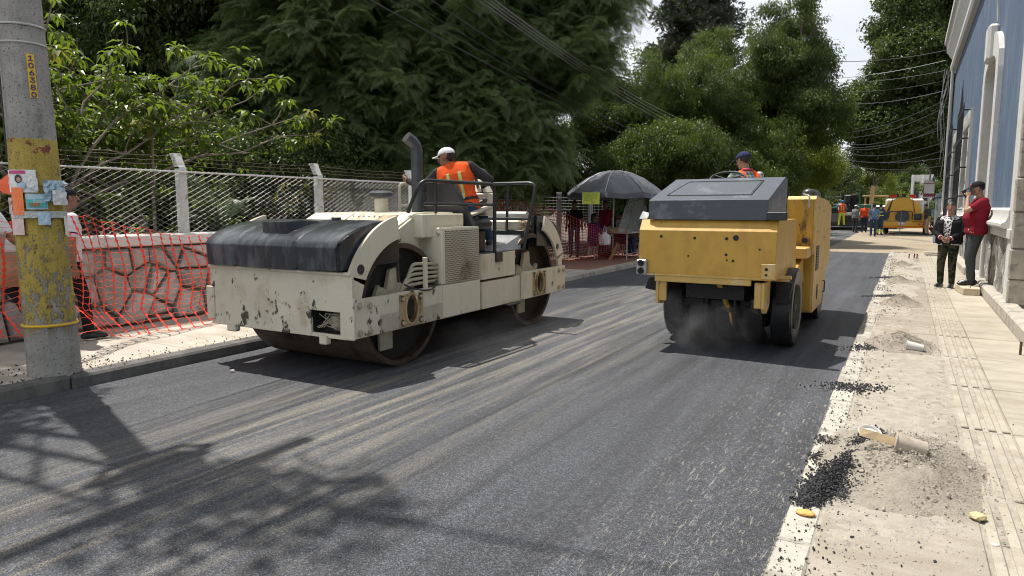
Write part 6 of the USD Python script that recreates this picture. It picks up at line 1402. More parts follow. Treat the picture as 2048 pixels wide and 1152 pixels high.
# ---------------------------------------------------------------- food stall
plain("canopy_grey", (0.095, 0.10, 0.118), .42, var=.2, scale=3, bump=.01, bscale=6, dirt=(0.26, 0.27, 0.30), dirt_at=(.56, .66), dirt_scale=2.2); plain("sign_green", (0.58, 0.66, 0.10), .7, var=.05); plain("aluminium", (0.5, 0.5, 0.5), .4, metal=.6)
mat("clear_sheet", {"g": ("geometry", {}), "n": ("noise_texture", {"scale": 6.0, "detail": 4.0}), "b": ("bump", {"strength": .8, "distance": .05}), "t": ("transparent_bsdf", {"color": (.80, .82, .82)}), "gl": ("glossy_bsdf", {"roughness": .25, "color": (.75, .78, .8)}), "d": ("diffuse_bsdf", {"color": (.5, .52, .52)}), "m1": ("mix_closure", {"fac": .5}), "f": ("fresnel", {"IOR": 1.7}), "fa": ("math", {"math_type": "add", "value2": .12}), "m": ("mix_closure", {})},
    [("g.position", "n.vector"), ("n.fac", "b.height"), ("b.normal", "gl.normal"), ("gl.BSDF", "m1.closure1"), ("d.BSDF", "m1.closure2"), ("f.fac", "fa.value1"), ("fa.value", "m.fac"), ("t.BSDF", "m.closure1"), ("m1.closure", "m.closure2")], surface="m.closure")
UX, UY = -7.05, 17.9
um = thing("stall_umbrella", "large grey umbrella with sagging panels over the food stall", "umbrella", (UX, UY, .1))
m = MB(); n = 8; rr = [.12, .45, .8, 1.15, 1.32]; zz3 = [2.50, 2.44, 2.28, 2.04, 1.90]
K = 32; V = []
for r_, z_ in zip(rr, zz3):
    for k in range(K):
        a = 2 * math.pi * k / K + .2; sag = .5 - .5 * math.cos(2 * math.pi * (k % 4) / 4)
        V.append((UX + r_ * (1 - .06 * sag) * math.cos(a), UY + r_ * (1 - .06 * sag) * math.sin(a), z_ - .05 * sag * r_ / 1.3))
for k in range(K):
    a = 2 * math.pi * k / K + .2; sag = .5 - .5 * math.cos(2 * math.pi * (k % 4) / 4); V.append((UX + 1.33 * (1 - .06 * sag) * math.cos(a), UY + 1.33 * (1 - .06 * sag) * math.sin(a), 1.76 - .04 * sag))
i, j2 = np.meshgrid(np.arange(5), np.arange(K), indexing="ij"); m.raw(V, np.stack([i * K + j2, i * K + (j2 + 1) % K, (i + 1) * K + (j2 + 1) % K, (i + 1) * K + j2], -1).reshape(-1, 4))
m.raw([(UX, UY, 2.52)] + V[:K], [(0, 1 + k, 1 + (k + 1) % K) for k in range(K)])
obj("canopy", m, "canopy_grey", um, smooth=25)
for k in range(8): a = 2 * math.pi * k / 8 + .2; obj("rib", MB().tube([(UX + r_ * math.cos(a), UY + r_ * math.sin(a), z_ + .006) for r_, z_ in zip(rr, zz3)], .010, 5), "aluminium", um)
obj("pole", MB().cyl((UX + .02, UY - .1, .1), (UX, UY, 2.5), .022, n=8), "aluminium", um)
aw = thing("stall_awning", "dark tarpaulin stretched low behind the umbrella's left side", "tarpaulin", (-8.0, 17.6, 1.8))
obj("sheet", sheet(-8.4, -7.3, 16.8, 19.2, 1.82, 8, 8, lambda X, Y: -.06 * np.sin((X + 8.4) * 2.8) * np.sin((Y - 16.8) * 1.3)).add(trimesh.Trimesh(*sheet(-8.4, -7.3, 16.8, 19.2, 1.81, 1, 1).get())), "black_cloth", aw)
sg = thing("price_sign", "yellow-green handwritten price card hanging from the stall umbrella", "sign", (-7.2, 16.65, 1.75))
sc_, su, sr = np.array([-7.10, 16.42, 1.735]), np.array([0, 0, 1.0]), RT
def onsign(u, v, o): return sc_ + sr * u + su * v - np.cross(su, sr) * 0 + np.array([sr[1], -sr[0], 0]) * o
obj("card", MB().raw([onsign(u, v, o) for o in (0, -.006) for u, v in ((-.225, -.15), (.225, -.15), (.225, .15), (-.225, .15))], [(0, 1, 2, 3), (7, 6, 5, 4), (0, 4, 5, 1), (1, 5, 6, 2), (2, 6, 7, 3), (3, 7, 4, 0)]), "sign_green", sg)
for tx, h_, u0, v0 in (("CON TACO PAPAS", .030, -.205, .098), ("· TACOS PZA - DIA", .030, -.21, .048), ("· QUESO PZA. PZA", .030, -.21, -.002), ("· 2 X $ 200", .036, -.21, -.062), ("pesos", .030, .0, -.118)):
    t = meshkit.text_mesh(tx, h_, .002); V = np.array(t.vertices); s_ = min(1, .40 / (V[:, 0].max() - V[:, 0].min()))
    obj("lettering", MB().raw(np.array([onsign(u0 + p[0] * s_, v0 + p[1], .002 + p[2]) for p in V]), t.faces), "ink", sg)
tb_ = thing("stall_table", "folding table at the food stall loaded with food and bags", "table", (-6.75, 18.0, .1))
obj("table_top", MB().rbox(-7.5, -6.45, 17.45, 18.5, .80, .83, .008), "paper_white", tb_)
for x, y in ((-7.45, 17.5), (-6.5, 17.5), (-7.45, 18.45), (-6.5, 18.45)): obj("leg", MB().cyl((x, y, .1), (x, y, .80), .016, n=8), "aluminium", tb_)
obj("stretcher", MB().cyl((-6.5, 17.5, .25), (-6.5, 18.45, .25), .012, n=6), "aluminium", tb_)
pl2 = thing("clear_plastic_sheet", "clear plastic sheet hanging from the umbrella at the stall's right side", "plastic sheet", (-6.3, 17.9, 1.3))
U_, Z_ = np.meshgrid(np.linspace(0, 1, 14), np.linspace(0, 1, 10)); wd = .22 + .42 * (1 - Z_)
obj("sheet", MB().raw(np.stack([-6.30 + .32 * (U_ - .5) * wd * 3 + .06 * np.sin(U_ * 13) * (1 - Z_ * .5), 17.55 + .5 * (U_ - .5) * wd * 3, .84 + 1.08 * Z_], -1).reshape(-1, 3), np.stack([(a := (np.arange(9)[:, None] * 14 + np.arange(13)).ravel()), a + 1, a + 15, a + 14], 1)), "clear_sheet", pl2)
cr_ = thing("wire_crate", "grey slatted crate standing on the stall table", "crate", (-6.6, 17.75, .83))
for k in range(6): obj("slat", MB().rbox(-6.82, -6.42, 17.54, 17.56, .85 + k * .055, .885 + k * .055, .004), "grey_cloth", cr_)
for x in (-6.83, -6.42): obj("upright", MB().box(x, x + .015, 17.56, 17.58, .83, 1.19), "grey_cloth", cr_)
def bag(nm, lab, p, r, mt, cat="bag"): t = thing(nm, lab, cat, p); obj("sack", fuse([m3.Manifold.hull_points(np.vstack([ball(np.array(p) + np.array([dx * r[0], dy * r[1], z * r[2]]), .05) for dx in (-1, 1) for dy in (-1, 1) for z in (.1, .8)] + [ball(np.array(p) + [0, 0, r[2] * 1.2], .03)]))], .03, 3, .02, 2), mt, t); return t
t = bag("shopping_bag", "white shopping bag hanging in front of the stall's net", (-6.95, 17.05, .52), (.10, .05, .26), "paper_white"); obj("handle", MB().tube([(-7.02, 17.05, .84), (-6.96, 17.04, 1.02), (-6.90, 17.05, .84)], .008, 5), "paper_white", t)
bag("food_bag", "bright blue food bag on the stall table", (-7.05, 17.6, .83), (.07, .07, .10), "paper_blue"); bag("food_bag", "large pale bag of buns at the middle of the stall table", (-6.85, 17.55, .83), (.18, .10, .10), "khaki_cloth"); bag("food_bag", "pinkish wrapped parcel at the right end of the stall table", (-6.58, 17.52, .83), (.09, .06, .08), "pinkish_paper")
t = thing("wooden_prop", "orange-brown wooden prop leaning under the stall table", "board", (-6.75, 17.1, .1)); obj("board", MB().hull([(-6.85, 17.05, .1), (-6.76, 17.05, .1), (-6.85, 17.09, .1), (-6.76, 17.09, .1), (-6.72, 17.3, .55), (-6.66, 17.3, .55), (-6.7, 17.33, .55)]), "print_brown", t)
seat_ = [(.12, .40, .52), (-.12, .40, .52)]
for lab, x, y, yaw, mt, hz, kw in (("stall customer in purple top with black bun, seated left of the umbrella pole", -7.42, 17.35, -25, "purple_cloth", .04, dict(hair_long=True)), ("stall vendor in dark red apron standing under the price card", -7.45, 18.3, 170, "dark_red_cloth", .1, dict()), ("stall customer in dark blue sitting behind the umbrella pole", -7.1, 18.6, 150, "navy_cloth", .1, dict()), ("shadowy figure in black at the far left under the stall's tarpaulin", -8.15, 17.7, 200, "black_cloth", .1, dict()), ("stall customer in black at the right, seen through the plastic sheet", -6.45, 18.7, 140, "black_cloth", .1, dict())):
    st = "standing" in lab or "shadowy" in lab
    person("person", lab, (x, y, .1 if st else -.22), yaw, 1.6, skin="skin_dark", top=mt, sleeve="short", bottom="denim", fine=.03, hair_long=kw.get("hair_long", False), pelvis=(0, 0, .94) if st else (0, 0, .90), feet=None if st else [(.12, .40, .52), (-.12, .40, .52)], hands=None if st else [(.16, .34, 1.08), (-.16, .34, 1.08)], face=False)
    if not st:
        s_ = thing("stool", {"purple_cloth": "low stool under the stall customer in purple", "navy_cloth": "low stool under the stall customer in dark blue", "black_cloth": "low stool behind the plastic sheet"}[mt], "stool", (x, y, .1))
        obj("seat", MB().cyl((x, y, .46), (x, y, .49), .17, n=16), "dark_red_cloth", s_)
        for a in (.8, 2.4, 3.9, 5.5): obj("leg", MB().cyl((x + .15 * math.cos(a), y + .15 * math.sin(a), .1), (x + .10 * math.cos(a), y + .10 * math.sin(a), .47), .014, n=6), "aluminium", s_)

# ---------------------------------------------------------------- far end: tank truck, paver, tractor, workers
plain("tank_yellow", (0.62, 0.34, 0.04), .42, var=.06, scale=2, dirt=(0.45, 0.23, 0.03), dirt_at=(.56, .7), dirt_scale=2); plain("signal_orange", (0.75, 0.20, 0.02), .45); plain("lamp_red", (0.65, 0.02, 0.02), .25); plain("machine_dark", (0.035, 0.038, 0.042), .5, var=.3); plain("machine_green", (0.02, 0.13, 0.085), .45); plain("machine_grey", (0.13, 0.135, 0.14), .5, var=.2); plain("machine_white", (0.68, 0.68, 0.66), .45); plain("tractor_tan", (0.30, 0.19, 0.075), .6); plain("toilet_blue", (0.20, 0.26, 0.31), .5); plain("board_white", (0.62, 0.60, 0.60), .6); plain("board_maroon", (0.20, 0.02, 0.05), .6); plain("pallet_wood", (0.42, 0.33, 0.21), .8, var=.2, scale=12)
T0, TY = -.18, 45.2
tr = thing("tank_truck", "orange-yellow tank truck seen from behind at the end of the unpaved lane", "tank truck", (T0, TY, -.03))
obj("tank", MB().lathe([(0, 0), (.84, .0), (.90, .03), (.90, 4.2), (0, 4.2)], (0, 0, 0), 40).add(trimesh.Trimesh(np.zeros((0, 3)), np.zeros((0, 3), int))) if False else MB().raw(*(lambda v, f: (np.c_[v[:, 0] * 1.04 + T0 - .08, v[:, 2] + TY, v[:, 1] * .86 + 1.28], f[:, ::-1]))(*MB().lathe([(0, 0), (.84, .0), (.90, .03), (.90, 4.2), (0, 4.2)], (0, 0, 0), 40).get())), "tank_yellow", tr, smooth=30)
for s in (-1, 1): obj("strap", MB().hull([(T0 - .08 + s * .47, TY - .03, 2.02), (T0 - .08 + s * .50, TY - .03, 2.02), (T0 - .08 + s * (.9 if s < 0 else .68), TY - .03, .78), (T0 - .08 + s * (.95 if s < 0 else .73), TY - .03, .78), (T0 - .08 + s * .48, TY - .01, 2.02), (T0 - .08 + s * .72, TY - .01, .78)]), "machine_dark", tr)
for s in (-1, 1): obj("beacon", MB().rbox(T0 - .08 + s * .48 - .17, T0 - .08 + s * .48 + .17, TY - .05, TY + .15, 2.06, 2.22, .04), "lamp_red", tr)
for x in (-.35, -.08, .02): obj("tank_vent", MB().cyl((T0 + x, TY + .5, 2.1), (T0 + x, TY + .5, 2.30), .07, n=10), "machine_dark", tr)
obj("rear_body", MB().rbox(T0 - 1.05, T0 + 1.28, TY - .12, TY + .3, .42, .76, .03), "tank_yellow", tr); obj("bumper", MB().rbox(T0 - 1.02, T0 + 1.3, TY - .16, TY - .1, .34, .42, .01), "signal_orange", tr)
pc = obj("pump_cabinet", MB().rbox(T0 + .48, T0 + 1.32, TY - .2, TY + .3, .72, 1.20, .02), "tank_yellow", tr); obj("pump_engine", MB().lathe([(0, 0), (.16, 0), (.18, -.06), (.10, -.10), (0, -.1)], (T0 + .72, TY - .2, .98), 16, "y").rbox(T0 + .52, T0 + .90, TY - .24, TY - .2, .80, 1.16, .01), "machine_dark", pc)
obj("hose_reel", MB().lathe([(0, -.05), (.34, -.05), (.36, .05), (0, .05)], (T0 - .05, TY - .08, .98), 22, "y"), "machine_dark", tr)
obj("frame_hoop", MB().rail([(T0 - .75, TY - .1, .85), (T0 - .68, TY - .1, 1.28), (T0 + .44, TY - .1, 1.28), (T0 + .44, TY - .1, .85)], .025, .08), "machine_dark", tr)
for k, (x, c) in enumerate(((.80, "lamp_red"), (1.02, "lamp_red"), (1.14, "signal_orange"))): obj("tail_lamp", MB().cyl((T0 + x, TY - .15, .56), (T0 + x, TY - .13, .56), .055, n=12), c, tr)
obj("number_board", MB().rbox(T0 - .22, T0 + .08, TY - .145, TY - .125, .52, .66, .004), "board_white", tr)
for x in (-.86, 1.16):
    w_ = obj("wheel", MB().lathe([(.2, -.14), (.42, -.14), (.48, -.08), (.48, .08), (.42, .14), (.2, .14)], (T0 + x, TY + 1.0, .44), 28, "x"), "tyre_rubber", tr); obj("hub", MB().cyl((T0 + x - .1, TY + 1.0, .44), (T0 + x + .1, TY + 1.0, .44), .2, n=14), "machine_grey", w_)
obj("axle", MB().box(T0 - .9, T0 + 1.2, TY + .3, TY + 4, .35, .5), "machine_dark", tr); obj("cab", MB().rbox(T0 - 1.05, T0 + 1.05, TY + 4.4, TY + 6.0, .5, 2.05, .1), "machine_white", tr)
obj("tow_frame", MB().cyl((T0 - 1.5, TY - 1.6, .75), (T0 + .3, TY - 1.2, .74), .022, n=6).cyl((T0 - 1.15, TY - 1.55, .75), (T0 - .82, TY - 1.3, -.02), .022, n=6).cyl((T0 - .1, TY - 1.3, 1.28), (T0 - .12, TY - 1.3, .0), .022, n=6).cyl((T0 - .12, TY - 1.3, .02), (T0 + .5, TY - 1.1, .02), .018, n=6).cyl((T0 - .12, TY - 1.3, .1), (T0 - .5, TY - 1.2, -.02), .018, n=6), "machine_grey", tr)
PVX, PVY = -3.95, 51.0
pa = thing("paving_machine", "dark asphalt paving machine with railings and a green hopper at the far left lane", "paving machine", (PVX, PVY, 0))
obj("screed", MB().rbox(-5.6, -2.25, PVY - .3, PVY + .6, .05, .50, .03), "machine_dark", pa); obj("walkway", MB().rbox(-5.6, -2.2, PVY - .75, PVY - .32, .20, .26, .01), "machine_grey", pa)
obj("side_panel", MB().rbox(-5.5, -3.95, PVY - .2, PVY + .3, .50, 1.12, .03), "machine_grey", pa); obj("white_panel", MB().rbox(-3.85, -2.42, PVY - .25, PVY + .1, .98, 1.15, .01), "machine_white", pa); obj("lower_panel", MB().rbox(-3.9, -2.25, PVY - .2, PVY + .4, .45, .97, .02), "machine_dark", pa)
obj("engine_deck", MB().rbox(-5.5, -2.9, PVY + .8, PVY + 3.5, .5, 1.75, .05), "machine_dark", pa); obj("wood_board", MB().rbox(-5.3, -4.1, PVY - .35, PVY + .1, 1.46, 1.53, .01), "pallet_wood", pa)
obj("hopper", MB().rbox(-2.75, -2.1, PVY + .4, PVY + 2.2, 1.15, 1.72, .03), "machine_green", pa); obj("mast", MB().box(-2.83, -2.77, PVY + .3, PVY + .36, .9, 2.55), "machine_green", pa)
for z in (1.80, 2.02, 2.22): obj("railing", MB().cyl((-5.6, PVY + .2, z), (-3.9, PVY + .2, z), .035, n=6), "machine_grey" if z != 2.02 else "machine_white", pa)
for x in (-5.2, -4.55, -3.95): obj("railing_post", MB().cyl((x, PVY + .2, 1.1), (x, PVY + .2, 2.45), .03, n=6), "machine_grey", pa)
obj("seat_block", MB().rbox(-3.75, -2.95, PVY + .5, PVY + 1.2, 1.75, 2.35, .08), "machine_dark", pa); obj("control_panel", MB().rbox(-4.05, -3.7, PVY - .1, PVY + .1, 1.3, 1.75, .03), "machine_white", pa)
obj("roof_canopy", MB().hull([(-5.9, PVY, 2.55), (-5.2, PVY, 2.75), (-5.0, PVY, 2.5), (-5.9, PVY + 1, 2.55), (-5.2, PVY + 1, 2.75), (-5.0, PVY + 1, 2.5)]), "machine_grey", pa)
tt_ = thing("tractor", "tan backhoe frame with open cab beyond the workers", "tractor", (-2.5, 60, -.03))
for x in (-2.95, -1.5): obj("cab_post", MB().box(x, x + .14, 60, 60.15, .5, 2.35), "tractor_tan", tt_)
obj("cab_roof", MB().rbox(-3.1, -1.3, 59.9, 61.4, 2.3, 2.45, .03), "tractor_tan", tt_); obj("boom", MB().hull([(-2.65, 59.3, .6), (-2.35, 59.3, .6), (-2.5, 59.2, 3.1), (-2.2, 59.2, 3.1), (-2.5, 59.5, 3.1), (-2.65, 59.6, .6)]), "tractor_tan", tt_); obj("body", MB().rbox(-3.0, -1.3, 59.6, 62, .4, 1.3, .08), "tractor_tan", tt_); obj("bucket", MB().rbox(-2.9, -1.6, 58.9, 59.4, .0, .6, .08), "machine_dark", tt_)
for x in (-3.1, -1.25): obj("wheel", MB().cyl((x - .15, 61.2, .6), (x + .15, 61.2, .6), .63, n=22), "tyre_rubber", tt_)
tv = thing("pickup_truck", "white pickup truck parked beyond the tank truck", "truck", (-1.5, 57, -.03))
obj("body", MB().prism([(56, .45), (56, .95), (57.3, 1.05), (57.8, 1.65), (59.2, 1.68), (59.6, 1.05), (61, 1.0), (61, .45)], "x", -2.2, -.6), "machine_white", tv); obj("rear_window", MB().rbox(-2.05, -.75, 57.35, 57.62, 1.12, 1.55, .01), "window_dark", tv)
for x in (-2.15, -.8): obj("wheel", MB().cyl((x, 56.9, .32), (x + .2, 56.9, .32), .34, n=18), "tyre_rubber", tv)
po2 = thing("portable_toilet", "grey-blue portable toilet cabin with rounded roof beside the building's far corner", "toilet cabin", (1.55, 35.2, -.05))
obj("cabin", MB().rbox(1.05, 2.05, 34.7, 35.7, -.05, 1.95, .06), "toilet_blue", po2); obj("roof", MB().raw(*(lambda v, f: (v, f))(*MB().prism([(1.02, 1.95)] + [(1.55 + .53 * math.cos(t), 1.95 + .28 * math.sin(t)) for t in np.linspace(math.pi, 0, 12)], "y", 34.68, 35.72).get())), "toilet_blue", po2); obj("door_panel", MB().rbox(1.13, 1.97, 34.68, 34.70, .05, 1.85, .006), "deck_metal", po2)
si = thing("street_sign", "white and maroon sign on a thin pole right of the tank truck", "sign", (1.02, 46.5, -.03))
obj("pole", MB().cyl((1.02, 46.5, -.05), (1.02, 46.5, 3.6), .045, n=8), "aluminium", si); bo = obj("board", MB().rbox(.76, 1.28, 46.42, 46.45, 2.05, 3.05, .01), "board_white", si); obj("maroon_band", MB().rbox(.765, 1.275, 46.412, 46.42, 2.12, 2.30, .002), "board_maroon", bo); obj("maroon_line", MB().rbox(.765, 1.275, 46.412, 46.42, 2.86, 2.90, .002), "board_maroon", bo)
# low houses at the street's end
hs = thing("white_house", "white and pale blue house front at the far end of the street", "house", (1.3, 84, 0))
obj("wall", MB().box(.2, 4.2, 84, 90, -.05, 4.9), "white_plaster", hs)
for x in (.5, 1.35, 2.2): obj("window", MB().rbox(x, x + .45, 83.93, 84.0, 2.2, 4.2, .01), "window_dark", hs)
obj("blue_base", MB().box(.18, 4.22, 83.95, 84, -.05, 1.9), "blue_paint", hs)
for x in (.2, 1.1, 1.95): obj("pilaster", MB().rbox(x, x + .2, 83.9, 84, 1.9, 4.9, .01), "board_white", hs)
W = dict(fine=.035, face=False)
person("person", "worker in yellow trousers, orange vest and bright blue head cover standing on the paver's walkway", (-3.75, 50.4, .26), 15, 1.72, top="teal_cloth", sleeve="long", bottom="hivis_yellow", vest="orange_vest", stripes="hivis_yellow", cap="sky_hat", brim=False, hands=[(.25, .1, .9), (-.5, .35, 1.25)], feet=[(.18, 0, .085), (-.16, 0, .085)], **W)
person("person", "worker in dark clothes on top of the paving machine", (-3.15, 51.3, .9), 30, 1.7, top="black_cloth", sleeve="long", bottom="black_cloth", cap="black_cloth", **W)
person("person", "worker in plain orange shirt and dark trousers, back turned, among the far group", (-2.25, 47.5, -.03), 10, 1.74, top="orange_vest", sleeve="short", bottom="dark_work_blue", cap="khaki_cloth", brim=False, build=1.15, **W)
person("person", "worker in pale grey mottled clothes left of the plain orange shirt", (-2.75, 47.0, -.03), -40, 1.68, top="grey_cloth", sleeve="long", bottom="grey_trousers", cap="white_cloth", **W)
person("person", "worker in mid-blue uniform with reflective band, back turned", (-1.52, 41.2, -.03), 0, 1.70, top="work_blue", sleeve="short", bottom="dark_work_blue", cap="black_cloth", brim=False, hands=[(.2, .25, 1.0), (-.2, .25, 1.0)], **W)
wk = person("person", "worker in dark blue overalls with lime reflective bands at chest and ankles", (-1.28, 43.2, -.03), -10, 1.70, top="dark_work_blue", sleeve="long", bottom="dark_work_blue", cap="black_cloth", brim=False, build=1.1, **W)
for z, r_ in ((1.32, .19), (1.12, .185)): wk["put"]("reflective_band", MB().tube([wk["tor"](r_ * 1.05 * math.cos(a), r_ * .72 * math.sin(a), z) for a in np.linspace(0, 2 * math.pi, 20)[:-1]], .022, 5, closed=True), "hivis_yellow")
for i in (0, 1):
    for z in (.16, .26): wk["put"]("reflective_band", MB().cyl(wk["an"][i] + [0, 0, z - .085], wk["an"][i] + [0, 0, z - .03], .075, n=12), "hivis_yellow")
person("person", "man in dark grey jacket and khaki trousers beside the tank truck, head bowed", (1.02, 44.9, -.03), 60, 1.74, lean=6, head=(0, -20), top="charcoal_cloth", sleeve="long", bottom="khaki_cloth", hair="hair_black", **W)
person("person", "person in red crouching by the bushes right of the tank truck", (1.55, 45.6, -.35), 110, 1.6, lean=35, pelvis=(0, 0, .70), feet=[(.12, .15, .42), (-.12, .1, .42)], top="dark_red_cloth", sleeve="long", bottom="red_polo", **W)

# ---------------------------------------------------------------- overhead cables
plain("cable_black", (0.02, 0.02, 0.022), .5, var=.1); plain("cable_grey", (0.22, 0.22, 0.22), .45, var=.1)
def cable(label, a, b, sag, r, mt="cable_black", group=None, n=30):
    s = np.linspace(0, 1, n)[:, None]; P = np.array(a) + (np.array(b) - np.array(a)) * s - np.array([0, 0, 1.0]) * (4 * sag * s * (1 - s))
    return tag(obj("overhead_cable", MB().tube(P, r, 5), mt), label, "cable", group)
q = np.random.RandomState(14)
ORD9 = ["lowest", "second lowest", "third lowest", "fourth lowest", "middle", "fourth highest", "third highest", "second highest", "topmost"]; ORD4 = ["lowest of four", "second lowest of four", "second highest of four", "topmost of four"]; ORD5 = ["lowest", "second lowest", "middle", "second highest", "topmost"]
GA, GB, GC = "dark cables strung from the utility pole along the street", "pale cables strung from the utility pole along the street", "dark cables crossing the street to the blue building's corner"
for k in range(9): cable(f"{ORD9[k]} dark overhead cable running from the utility pole over the fence", (-6.35 + q.uniform(-.15, .25), 3.0, 4.7 + k * .22), (-7.9 + q.uniform(-.6, .8), 25 + q.uniform(-1, 1), 3.2 + k * .34), .25 + q.uniform(-.1, .25), .005 + .0025 * (k % 3 == 0), group=GA)
for k in range(4): cable(f"{ORD4[k]} pale overhead cables bundled together from the utility pole", (-6.1 + k * .03, 3.0, 5.75 + .05 * k), (-7.4 + .1 * k, 26, 4.3 + .10 * k), .35 + .05 * k, .0055, "cable_grey", group=GB)
for k in range(9): cable(f"{ORD9[k]} dark cable crossing the street to the blue building's far corner", (-3.8 + q.uniform(-.4, .4), 44 + q.uniform(-2, 2), 4.3 + k * .16), (1.22, 32.9, 3.2 + .34 * k + q.uniform(-.15, .15)), .25 + q.uniform(0, .5), .016, group=GC)
for k in range(5): cable(f"{ORD5[k]} cable crossing high over the street from the left trees to the cornice", (-7.0 + q.uniform(-1, 1), 33 + q.uniform(-4, 4), 7.2 + k * .35), (1.0, 33.4, 6.2 + .4 * k), .45 + q.uniform(0, .4), .014, group="dark cables crossing high over the street")
s = np.linspace(0, 1, 24)
bc = thing("building_cable", "thin black cable running down the blue wall above the stucco doorway", "cable", (1.33, 16.9, 5))
obj("cable", MB().tube(np.stack([np.full(24, 1.30), 16.6 + .35 * np.sin(s * 3.4), 6.9 - 1.85 * s], 1), .012, 5), "cable_black", bc)
bc = thing("building_cable", "tangle of loose cables hanging from the building's far cornice corner", "cable", (1.15, 33.1, 6))
cb = MB()
for k in range(5):
    P = np.stack([1.05 + .10 * np.sin(s * 5 + k) - .12 * s * (k % 2), 33.15 + .2 * np.sin(s * 4 + k), 7.0 - (2.2 + .5 * k) * s], 1); cb.tube(P, .012, 4)
cb.tube([(1.08, 33.1, 4.3), (1.05, 33.1, 4.1), (1.06, 33.1, 3.7)], [.02, .055, .02], 6); obj("cable", cb, "cable_grey", bc)

# ---------------------------------------------------------------- rubble, sand and litter on the right pavement
plain("sand_heap", (0.355, 0.318, 0.262), .95, var=.22, scale=12, bump=.012, bscale=70, dirt=(0.22, 0.20, 0.175), dirt_at=(.58, .66), dirt_scale=16)
plain("heap_sand", (0.285, 0.25, 0.20), .95, var=.28, scale=14, bump=.014, bscale=60, dirt=(0.17, 0.155, 0.135), dirt_at=(.55, .66), dirt_scale=14)
plain("grit_pale", (0.34, 0.30, 0.25), .95, var=.4, scale=40); plain("clay_block", (0.48, 0.40, 0.285), .9, var=.12, scale=9, bump=.004, bscale=60); plain("cup_foam", (0.40, 0.34, 0.275), .7, var=.12, scale=12, dirt=(0.30, 0.25, 0.19), dirt_at=(.5, .62), dirt_scale=10); plain("plate_white", (0.50, 0.49, 0.46), .5, var=.06); plain("split_wood", (0.42, 0.31, 0.18), .8, var=.3, scale=10, bump=.004, bscale=40, stretch=(1, 1, 1)); plain("peel", (0.66, 0.33, 0.09), .6, var=.3, scale=30); plain("husk", (0.46, 0.38, 0.20), .6, var=.35, scale=30)
IC = np.array(trimesh.creation.icosphere(0, 1.0).vertices), np.array(trimesh.creation.icosphere(0, 1.0).faces)
def crumbs(m, P, R_, q):
    n = len(P); V = IC[0][None] * q.uniform(.6, 1.25, (n, 12, 1)) * (R_[:, None, None] * q.uniform(.7, 1.3, (n, 1, 3))) + P[:, None]
    m.raw(V.reshape(-1, 3), (IC[1][None] + np.arange(n)[:, None, None] * 12).reshape(-1, 3))
def heap(label, c, rx, ry, h, seed, mt="heap_sand", cat="sand heap", skew=0.0):
    q = np.random.RandomState(seed); n = 46
    u = np.linspace(-1, 1, n); X, Y = np.meshgrid(u, u)
    r2 = np.sqrt(X ** 2 + Y ** 2) + .36 * (meshkit.fbm(np.stack([X * 1.6, Y * 1.6, X * 0 + seed], -1), 3, seed) - .5)
    Z = h * np.clip(1 - r2, 0, 1) ** 1.25 * (1 + .5 * (meshkit.fbm(np.stack([X * 6, Y * 6, X * 0 + seed], -1), 3, seed) - .5)) - .006
    v = np.stack([c[0] + X * rx + skew * Y * rx, c[1] + Y * ry, SLZ + Z + .0 * X], -1).reshape(-1, 3); a = (np.arange(n - 1)[:, None] * n + np.arange(n - 1)).ravel()
    t = thing("sand_heap", label, cat, (c[0], c[1], SLZ)); obj("sand", MB().raw(v, np.stack([a, a + 1, a + n + 1, a + n], 1)), mt, t, smooth=True)
    k = int(900 * rx * ry / .12); p = q.normal(0, .42, (k, 2)); zz_ = h * np.clip(1 - np.linalg.norm(p, axis=1), 0, 1) ** 1.25
    m = MB(); crumbs(m, np.c_[c[0] + p[:, 0] * rx + skew * p[:, 1] * rx, c[1] + p[:, 1] * ry, SLZ + zz_ + .003], q.uniform(.0015, .006, k) * (1 + 1.2 * (q.rand(k) > .96)), q); obj("lumps", m, "grit_pale", t, kind="stuff")
    return t
heap("largest heap of sand and grit, under the wooden stick and foam cup", (.06, 4.35), .46, .80, .17, 1)
heap("second heap of sand, beside the foam cup lying near the ribbed strip", (.02, 8.35), .36, .62, .16, 2)
heap("third heap of grey sand along the kerb, left of the woman's feet", (.0, 12.0), .30, .55, .17, 3)
heap("small dark heap of sand fourth along the kerb", (-.08, 15.8), .27, .5, .12, 4)
heap("farthest low heap of sand near the small red pegs", (-.05, 20.2), .30, .7, .12, 5)
q = np.random.RandomState(21)
def film(X, Y):
    cov = .55 * np.clip(1.15 - np.abs(X + .02) / .42, -.6, 1) + 1.25 * (meshkit.fbm(np.stack([X * 2.2, Y * 1.1, X * 0 + 9], -1), 4, 12) - .5)
    cov = cov + .22 * np.clip((X - .62) / .3, 0, 1) * np.clip((Y - 9.5) / 2, 0, 1)
    return -.012 + .034 * np.clip(cov, -.4, .55) + .006 * (meshkit.fbm(np.stack([X * 28, Y * 28, X * 0], -1), 2, 3) - .5)
struct("sand_film", sheet(-.40, 1.15, 1.6, 25.5, SLZ, 62, 640, film), "sand_heap", smooth=True).SetCustomDataByKey("kind", "stuff")
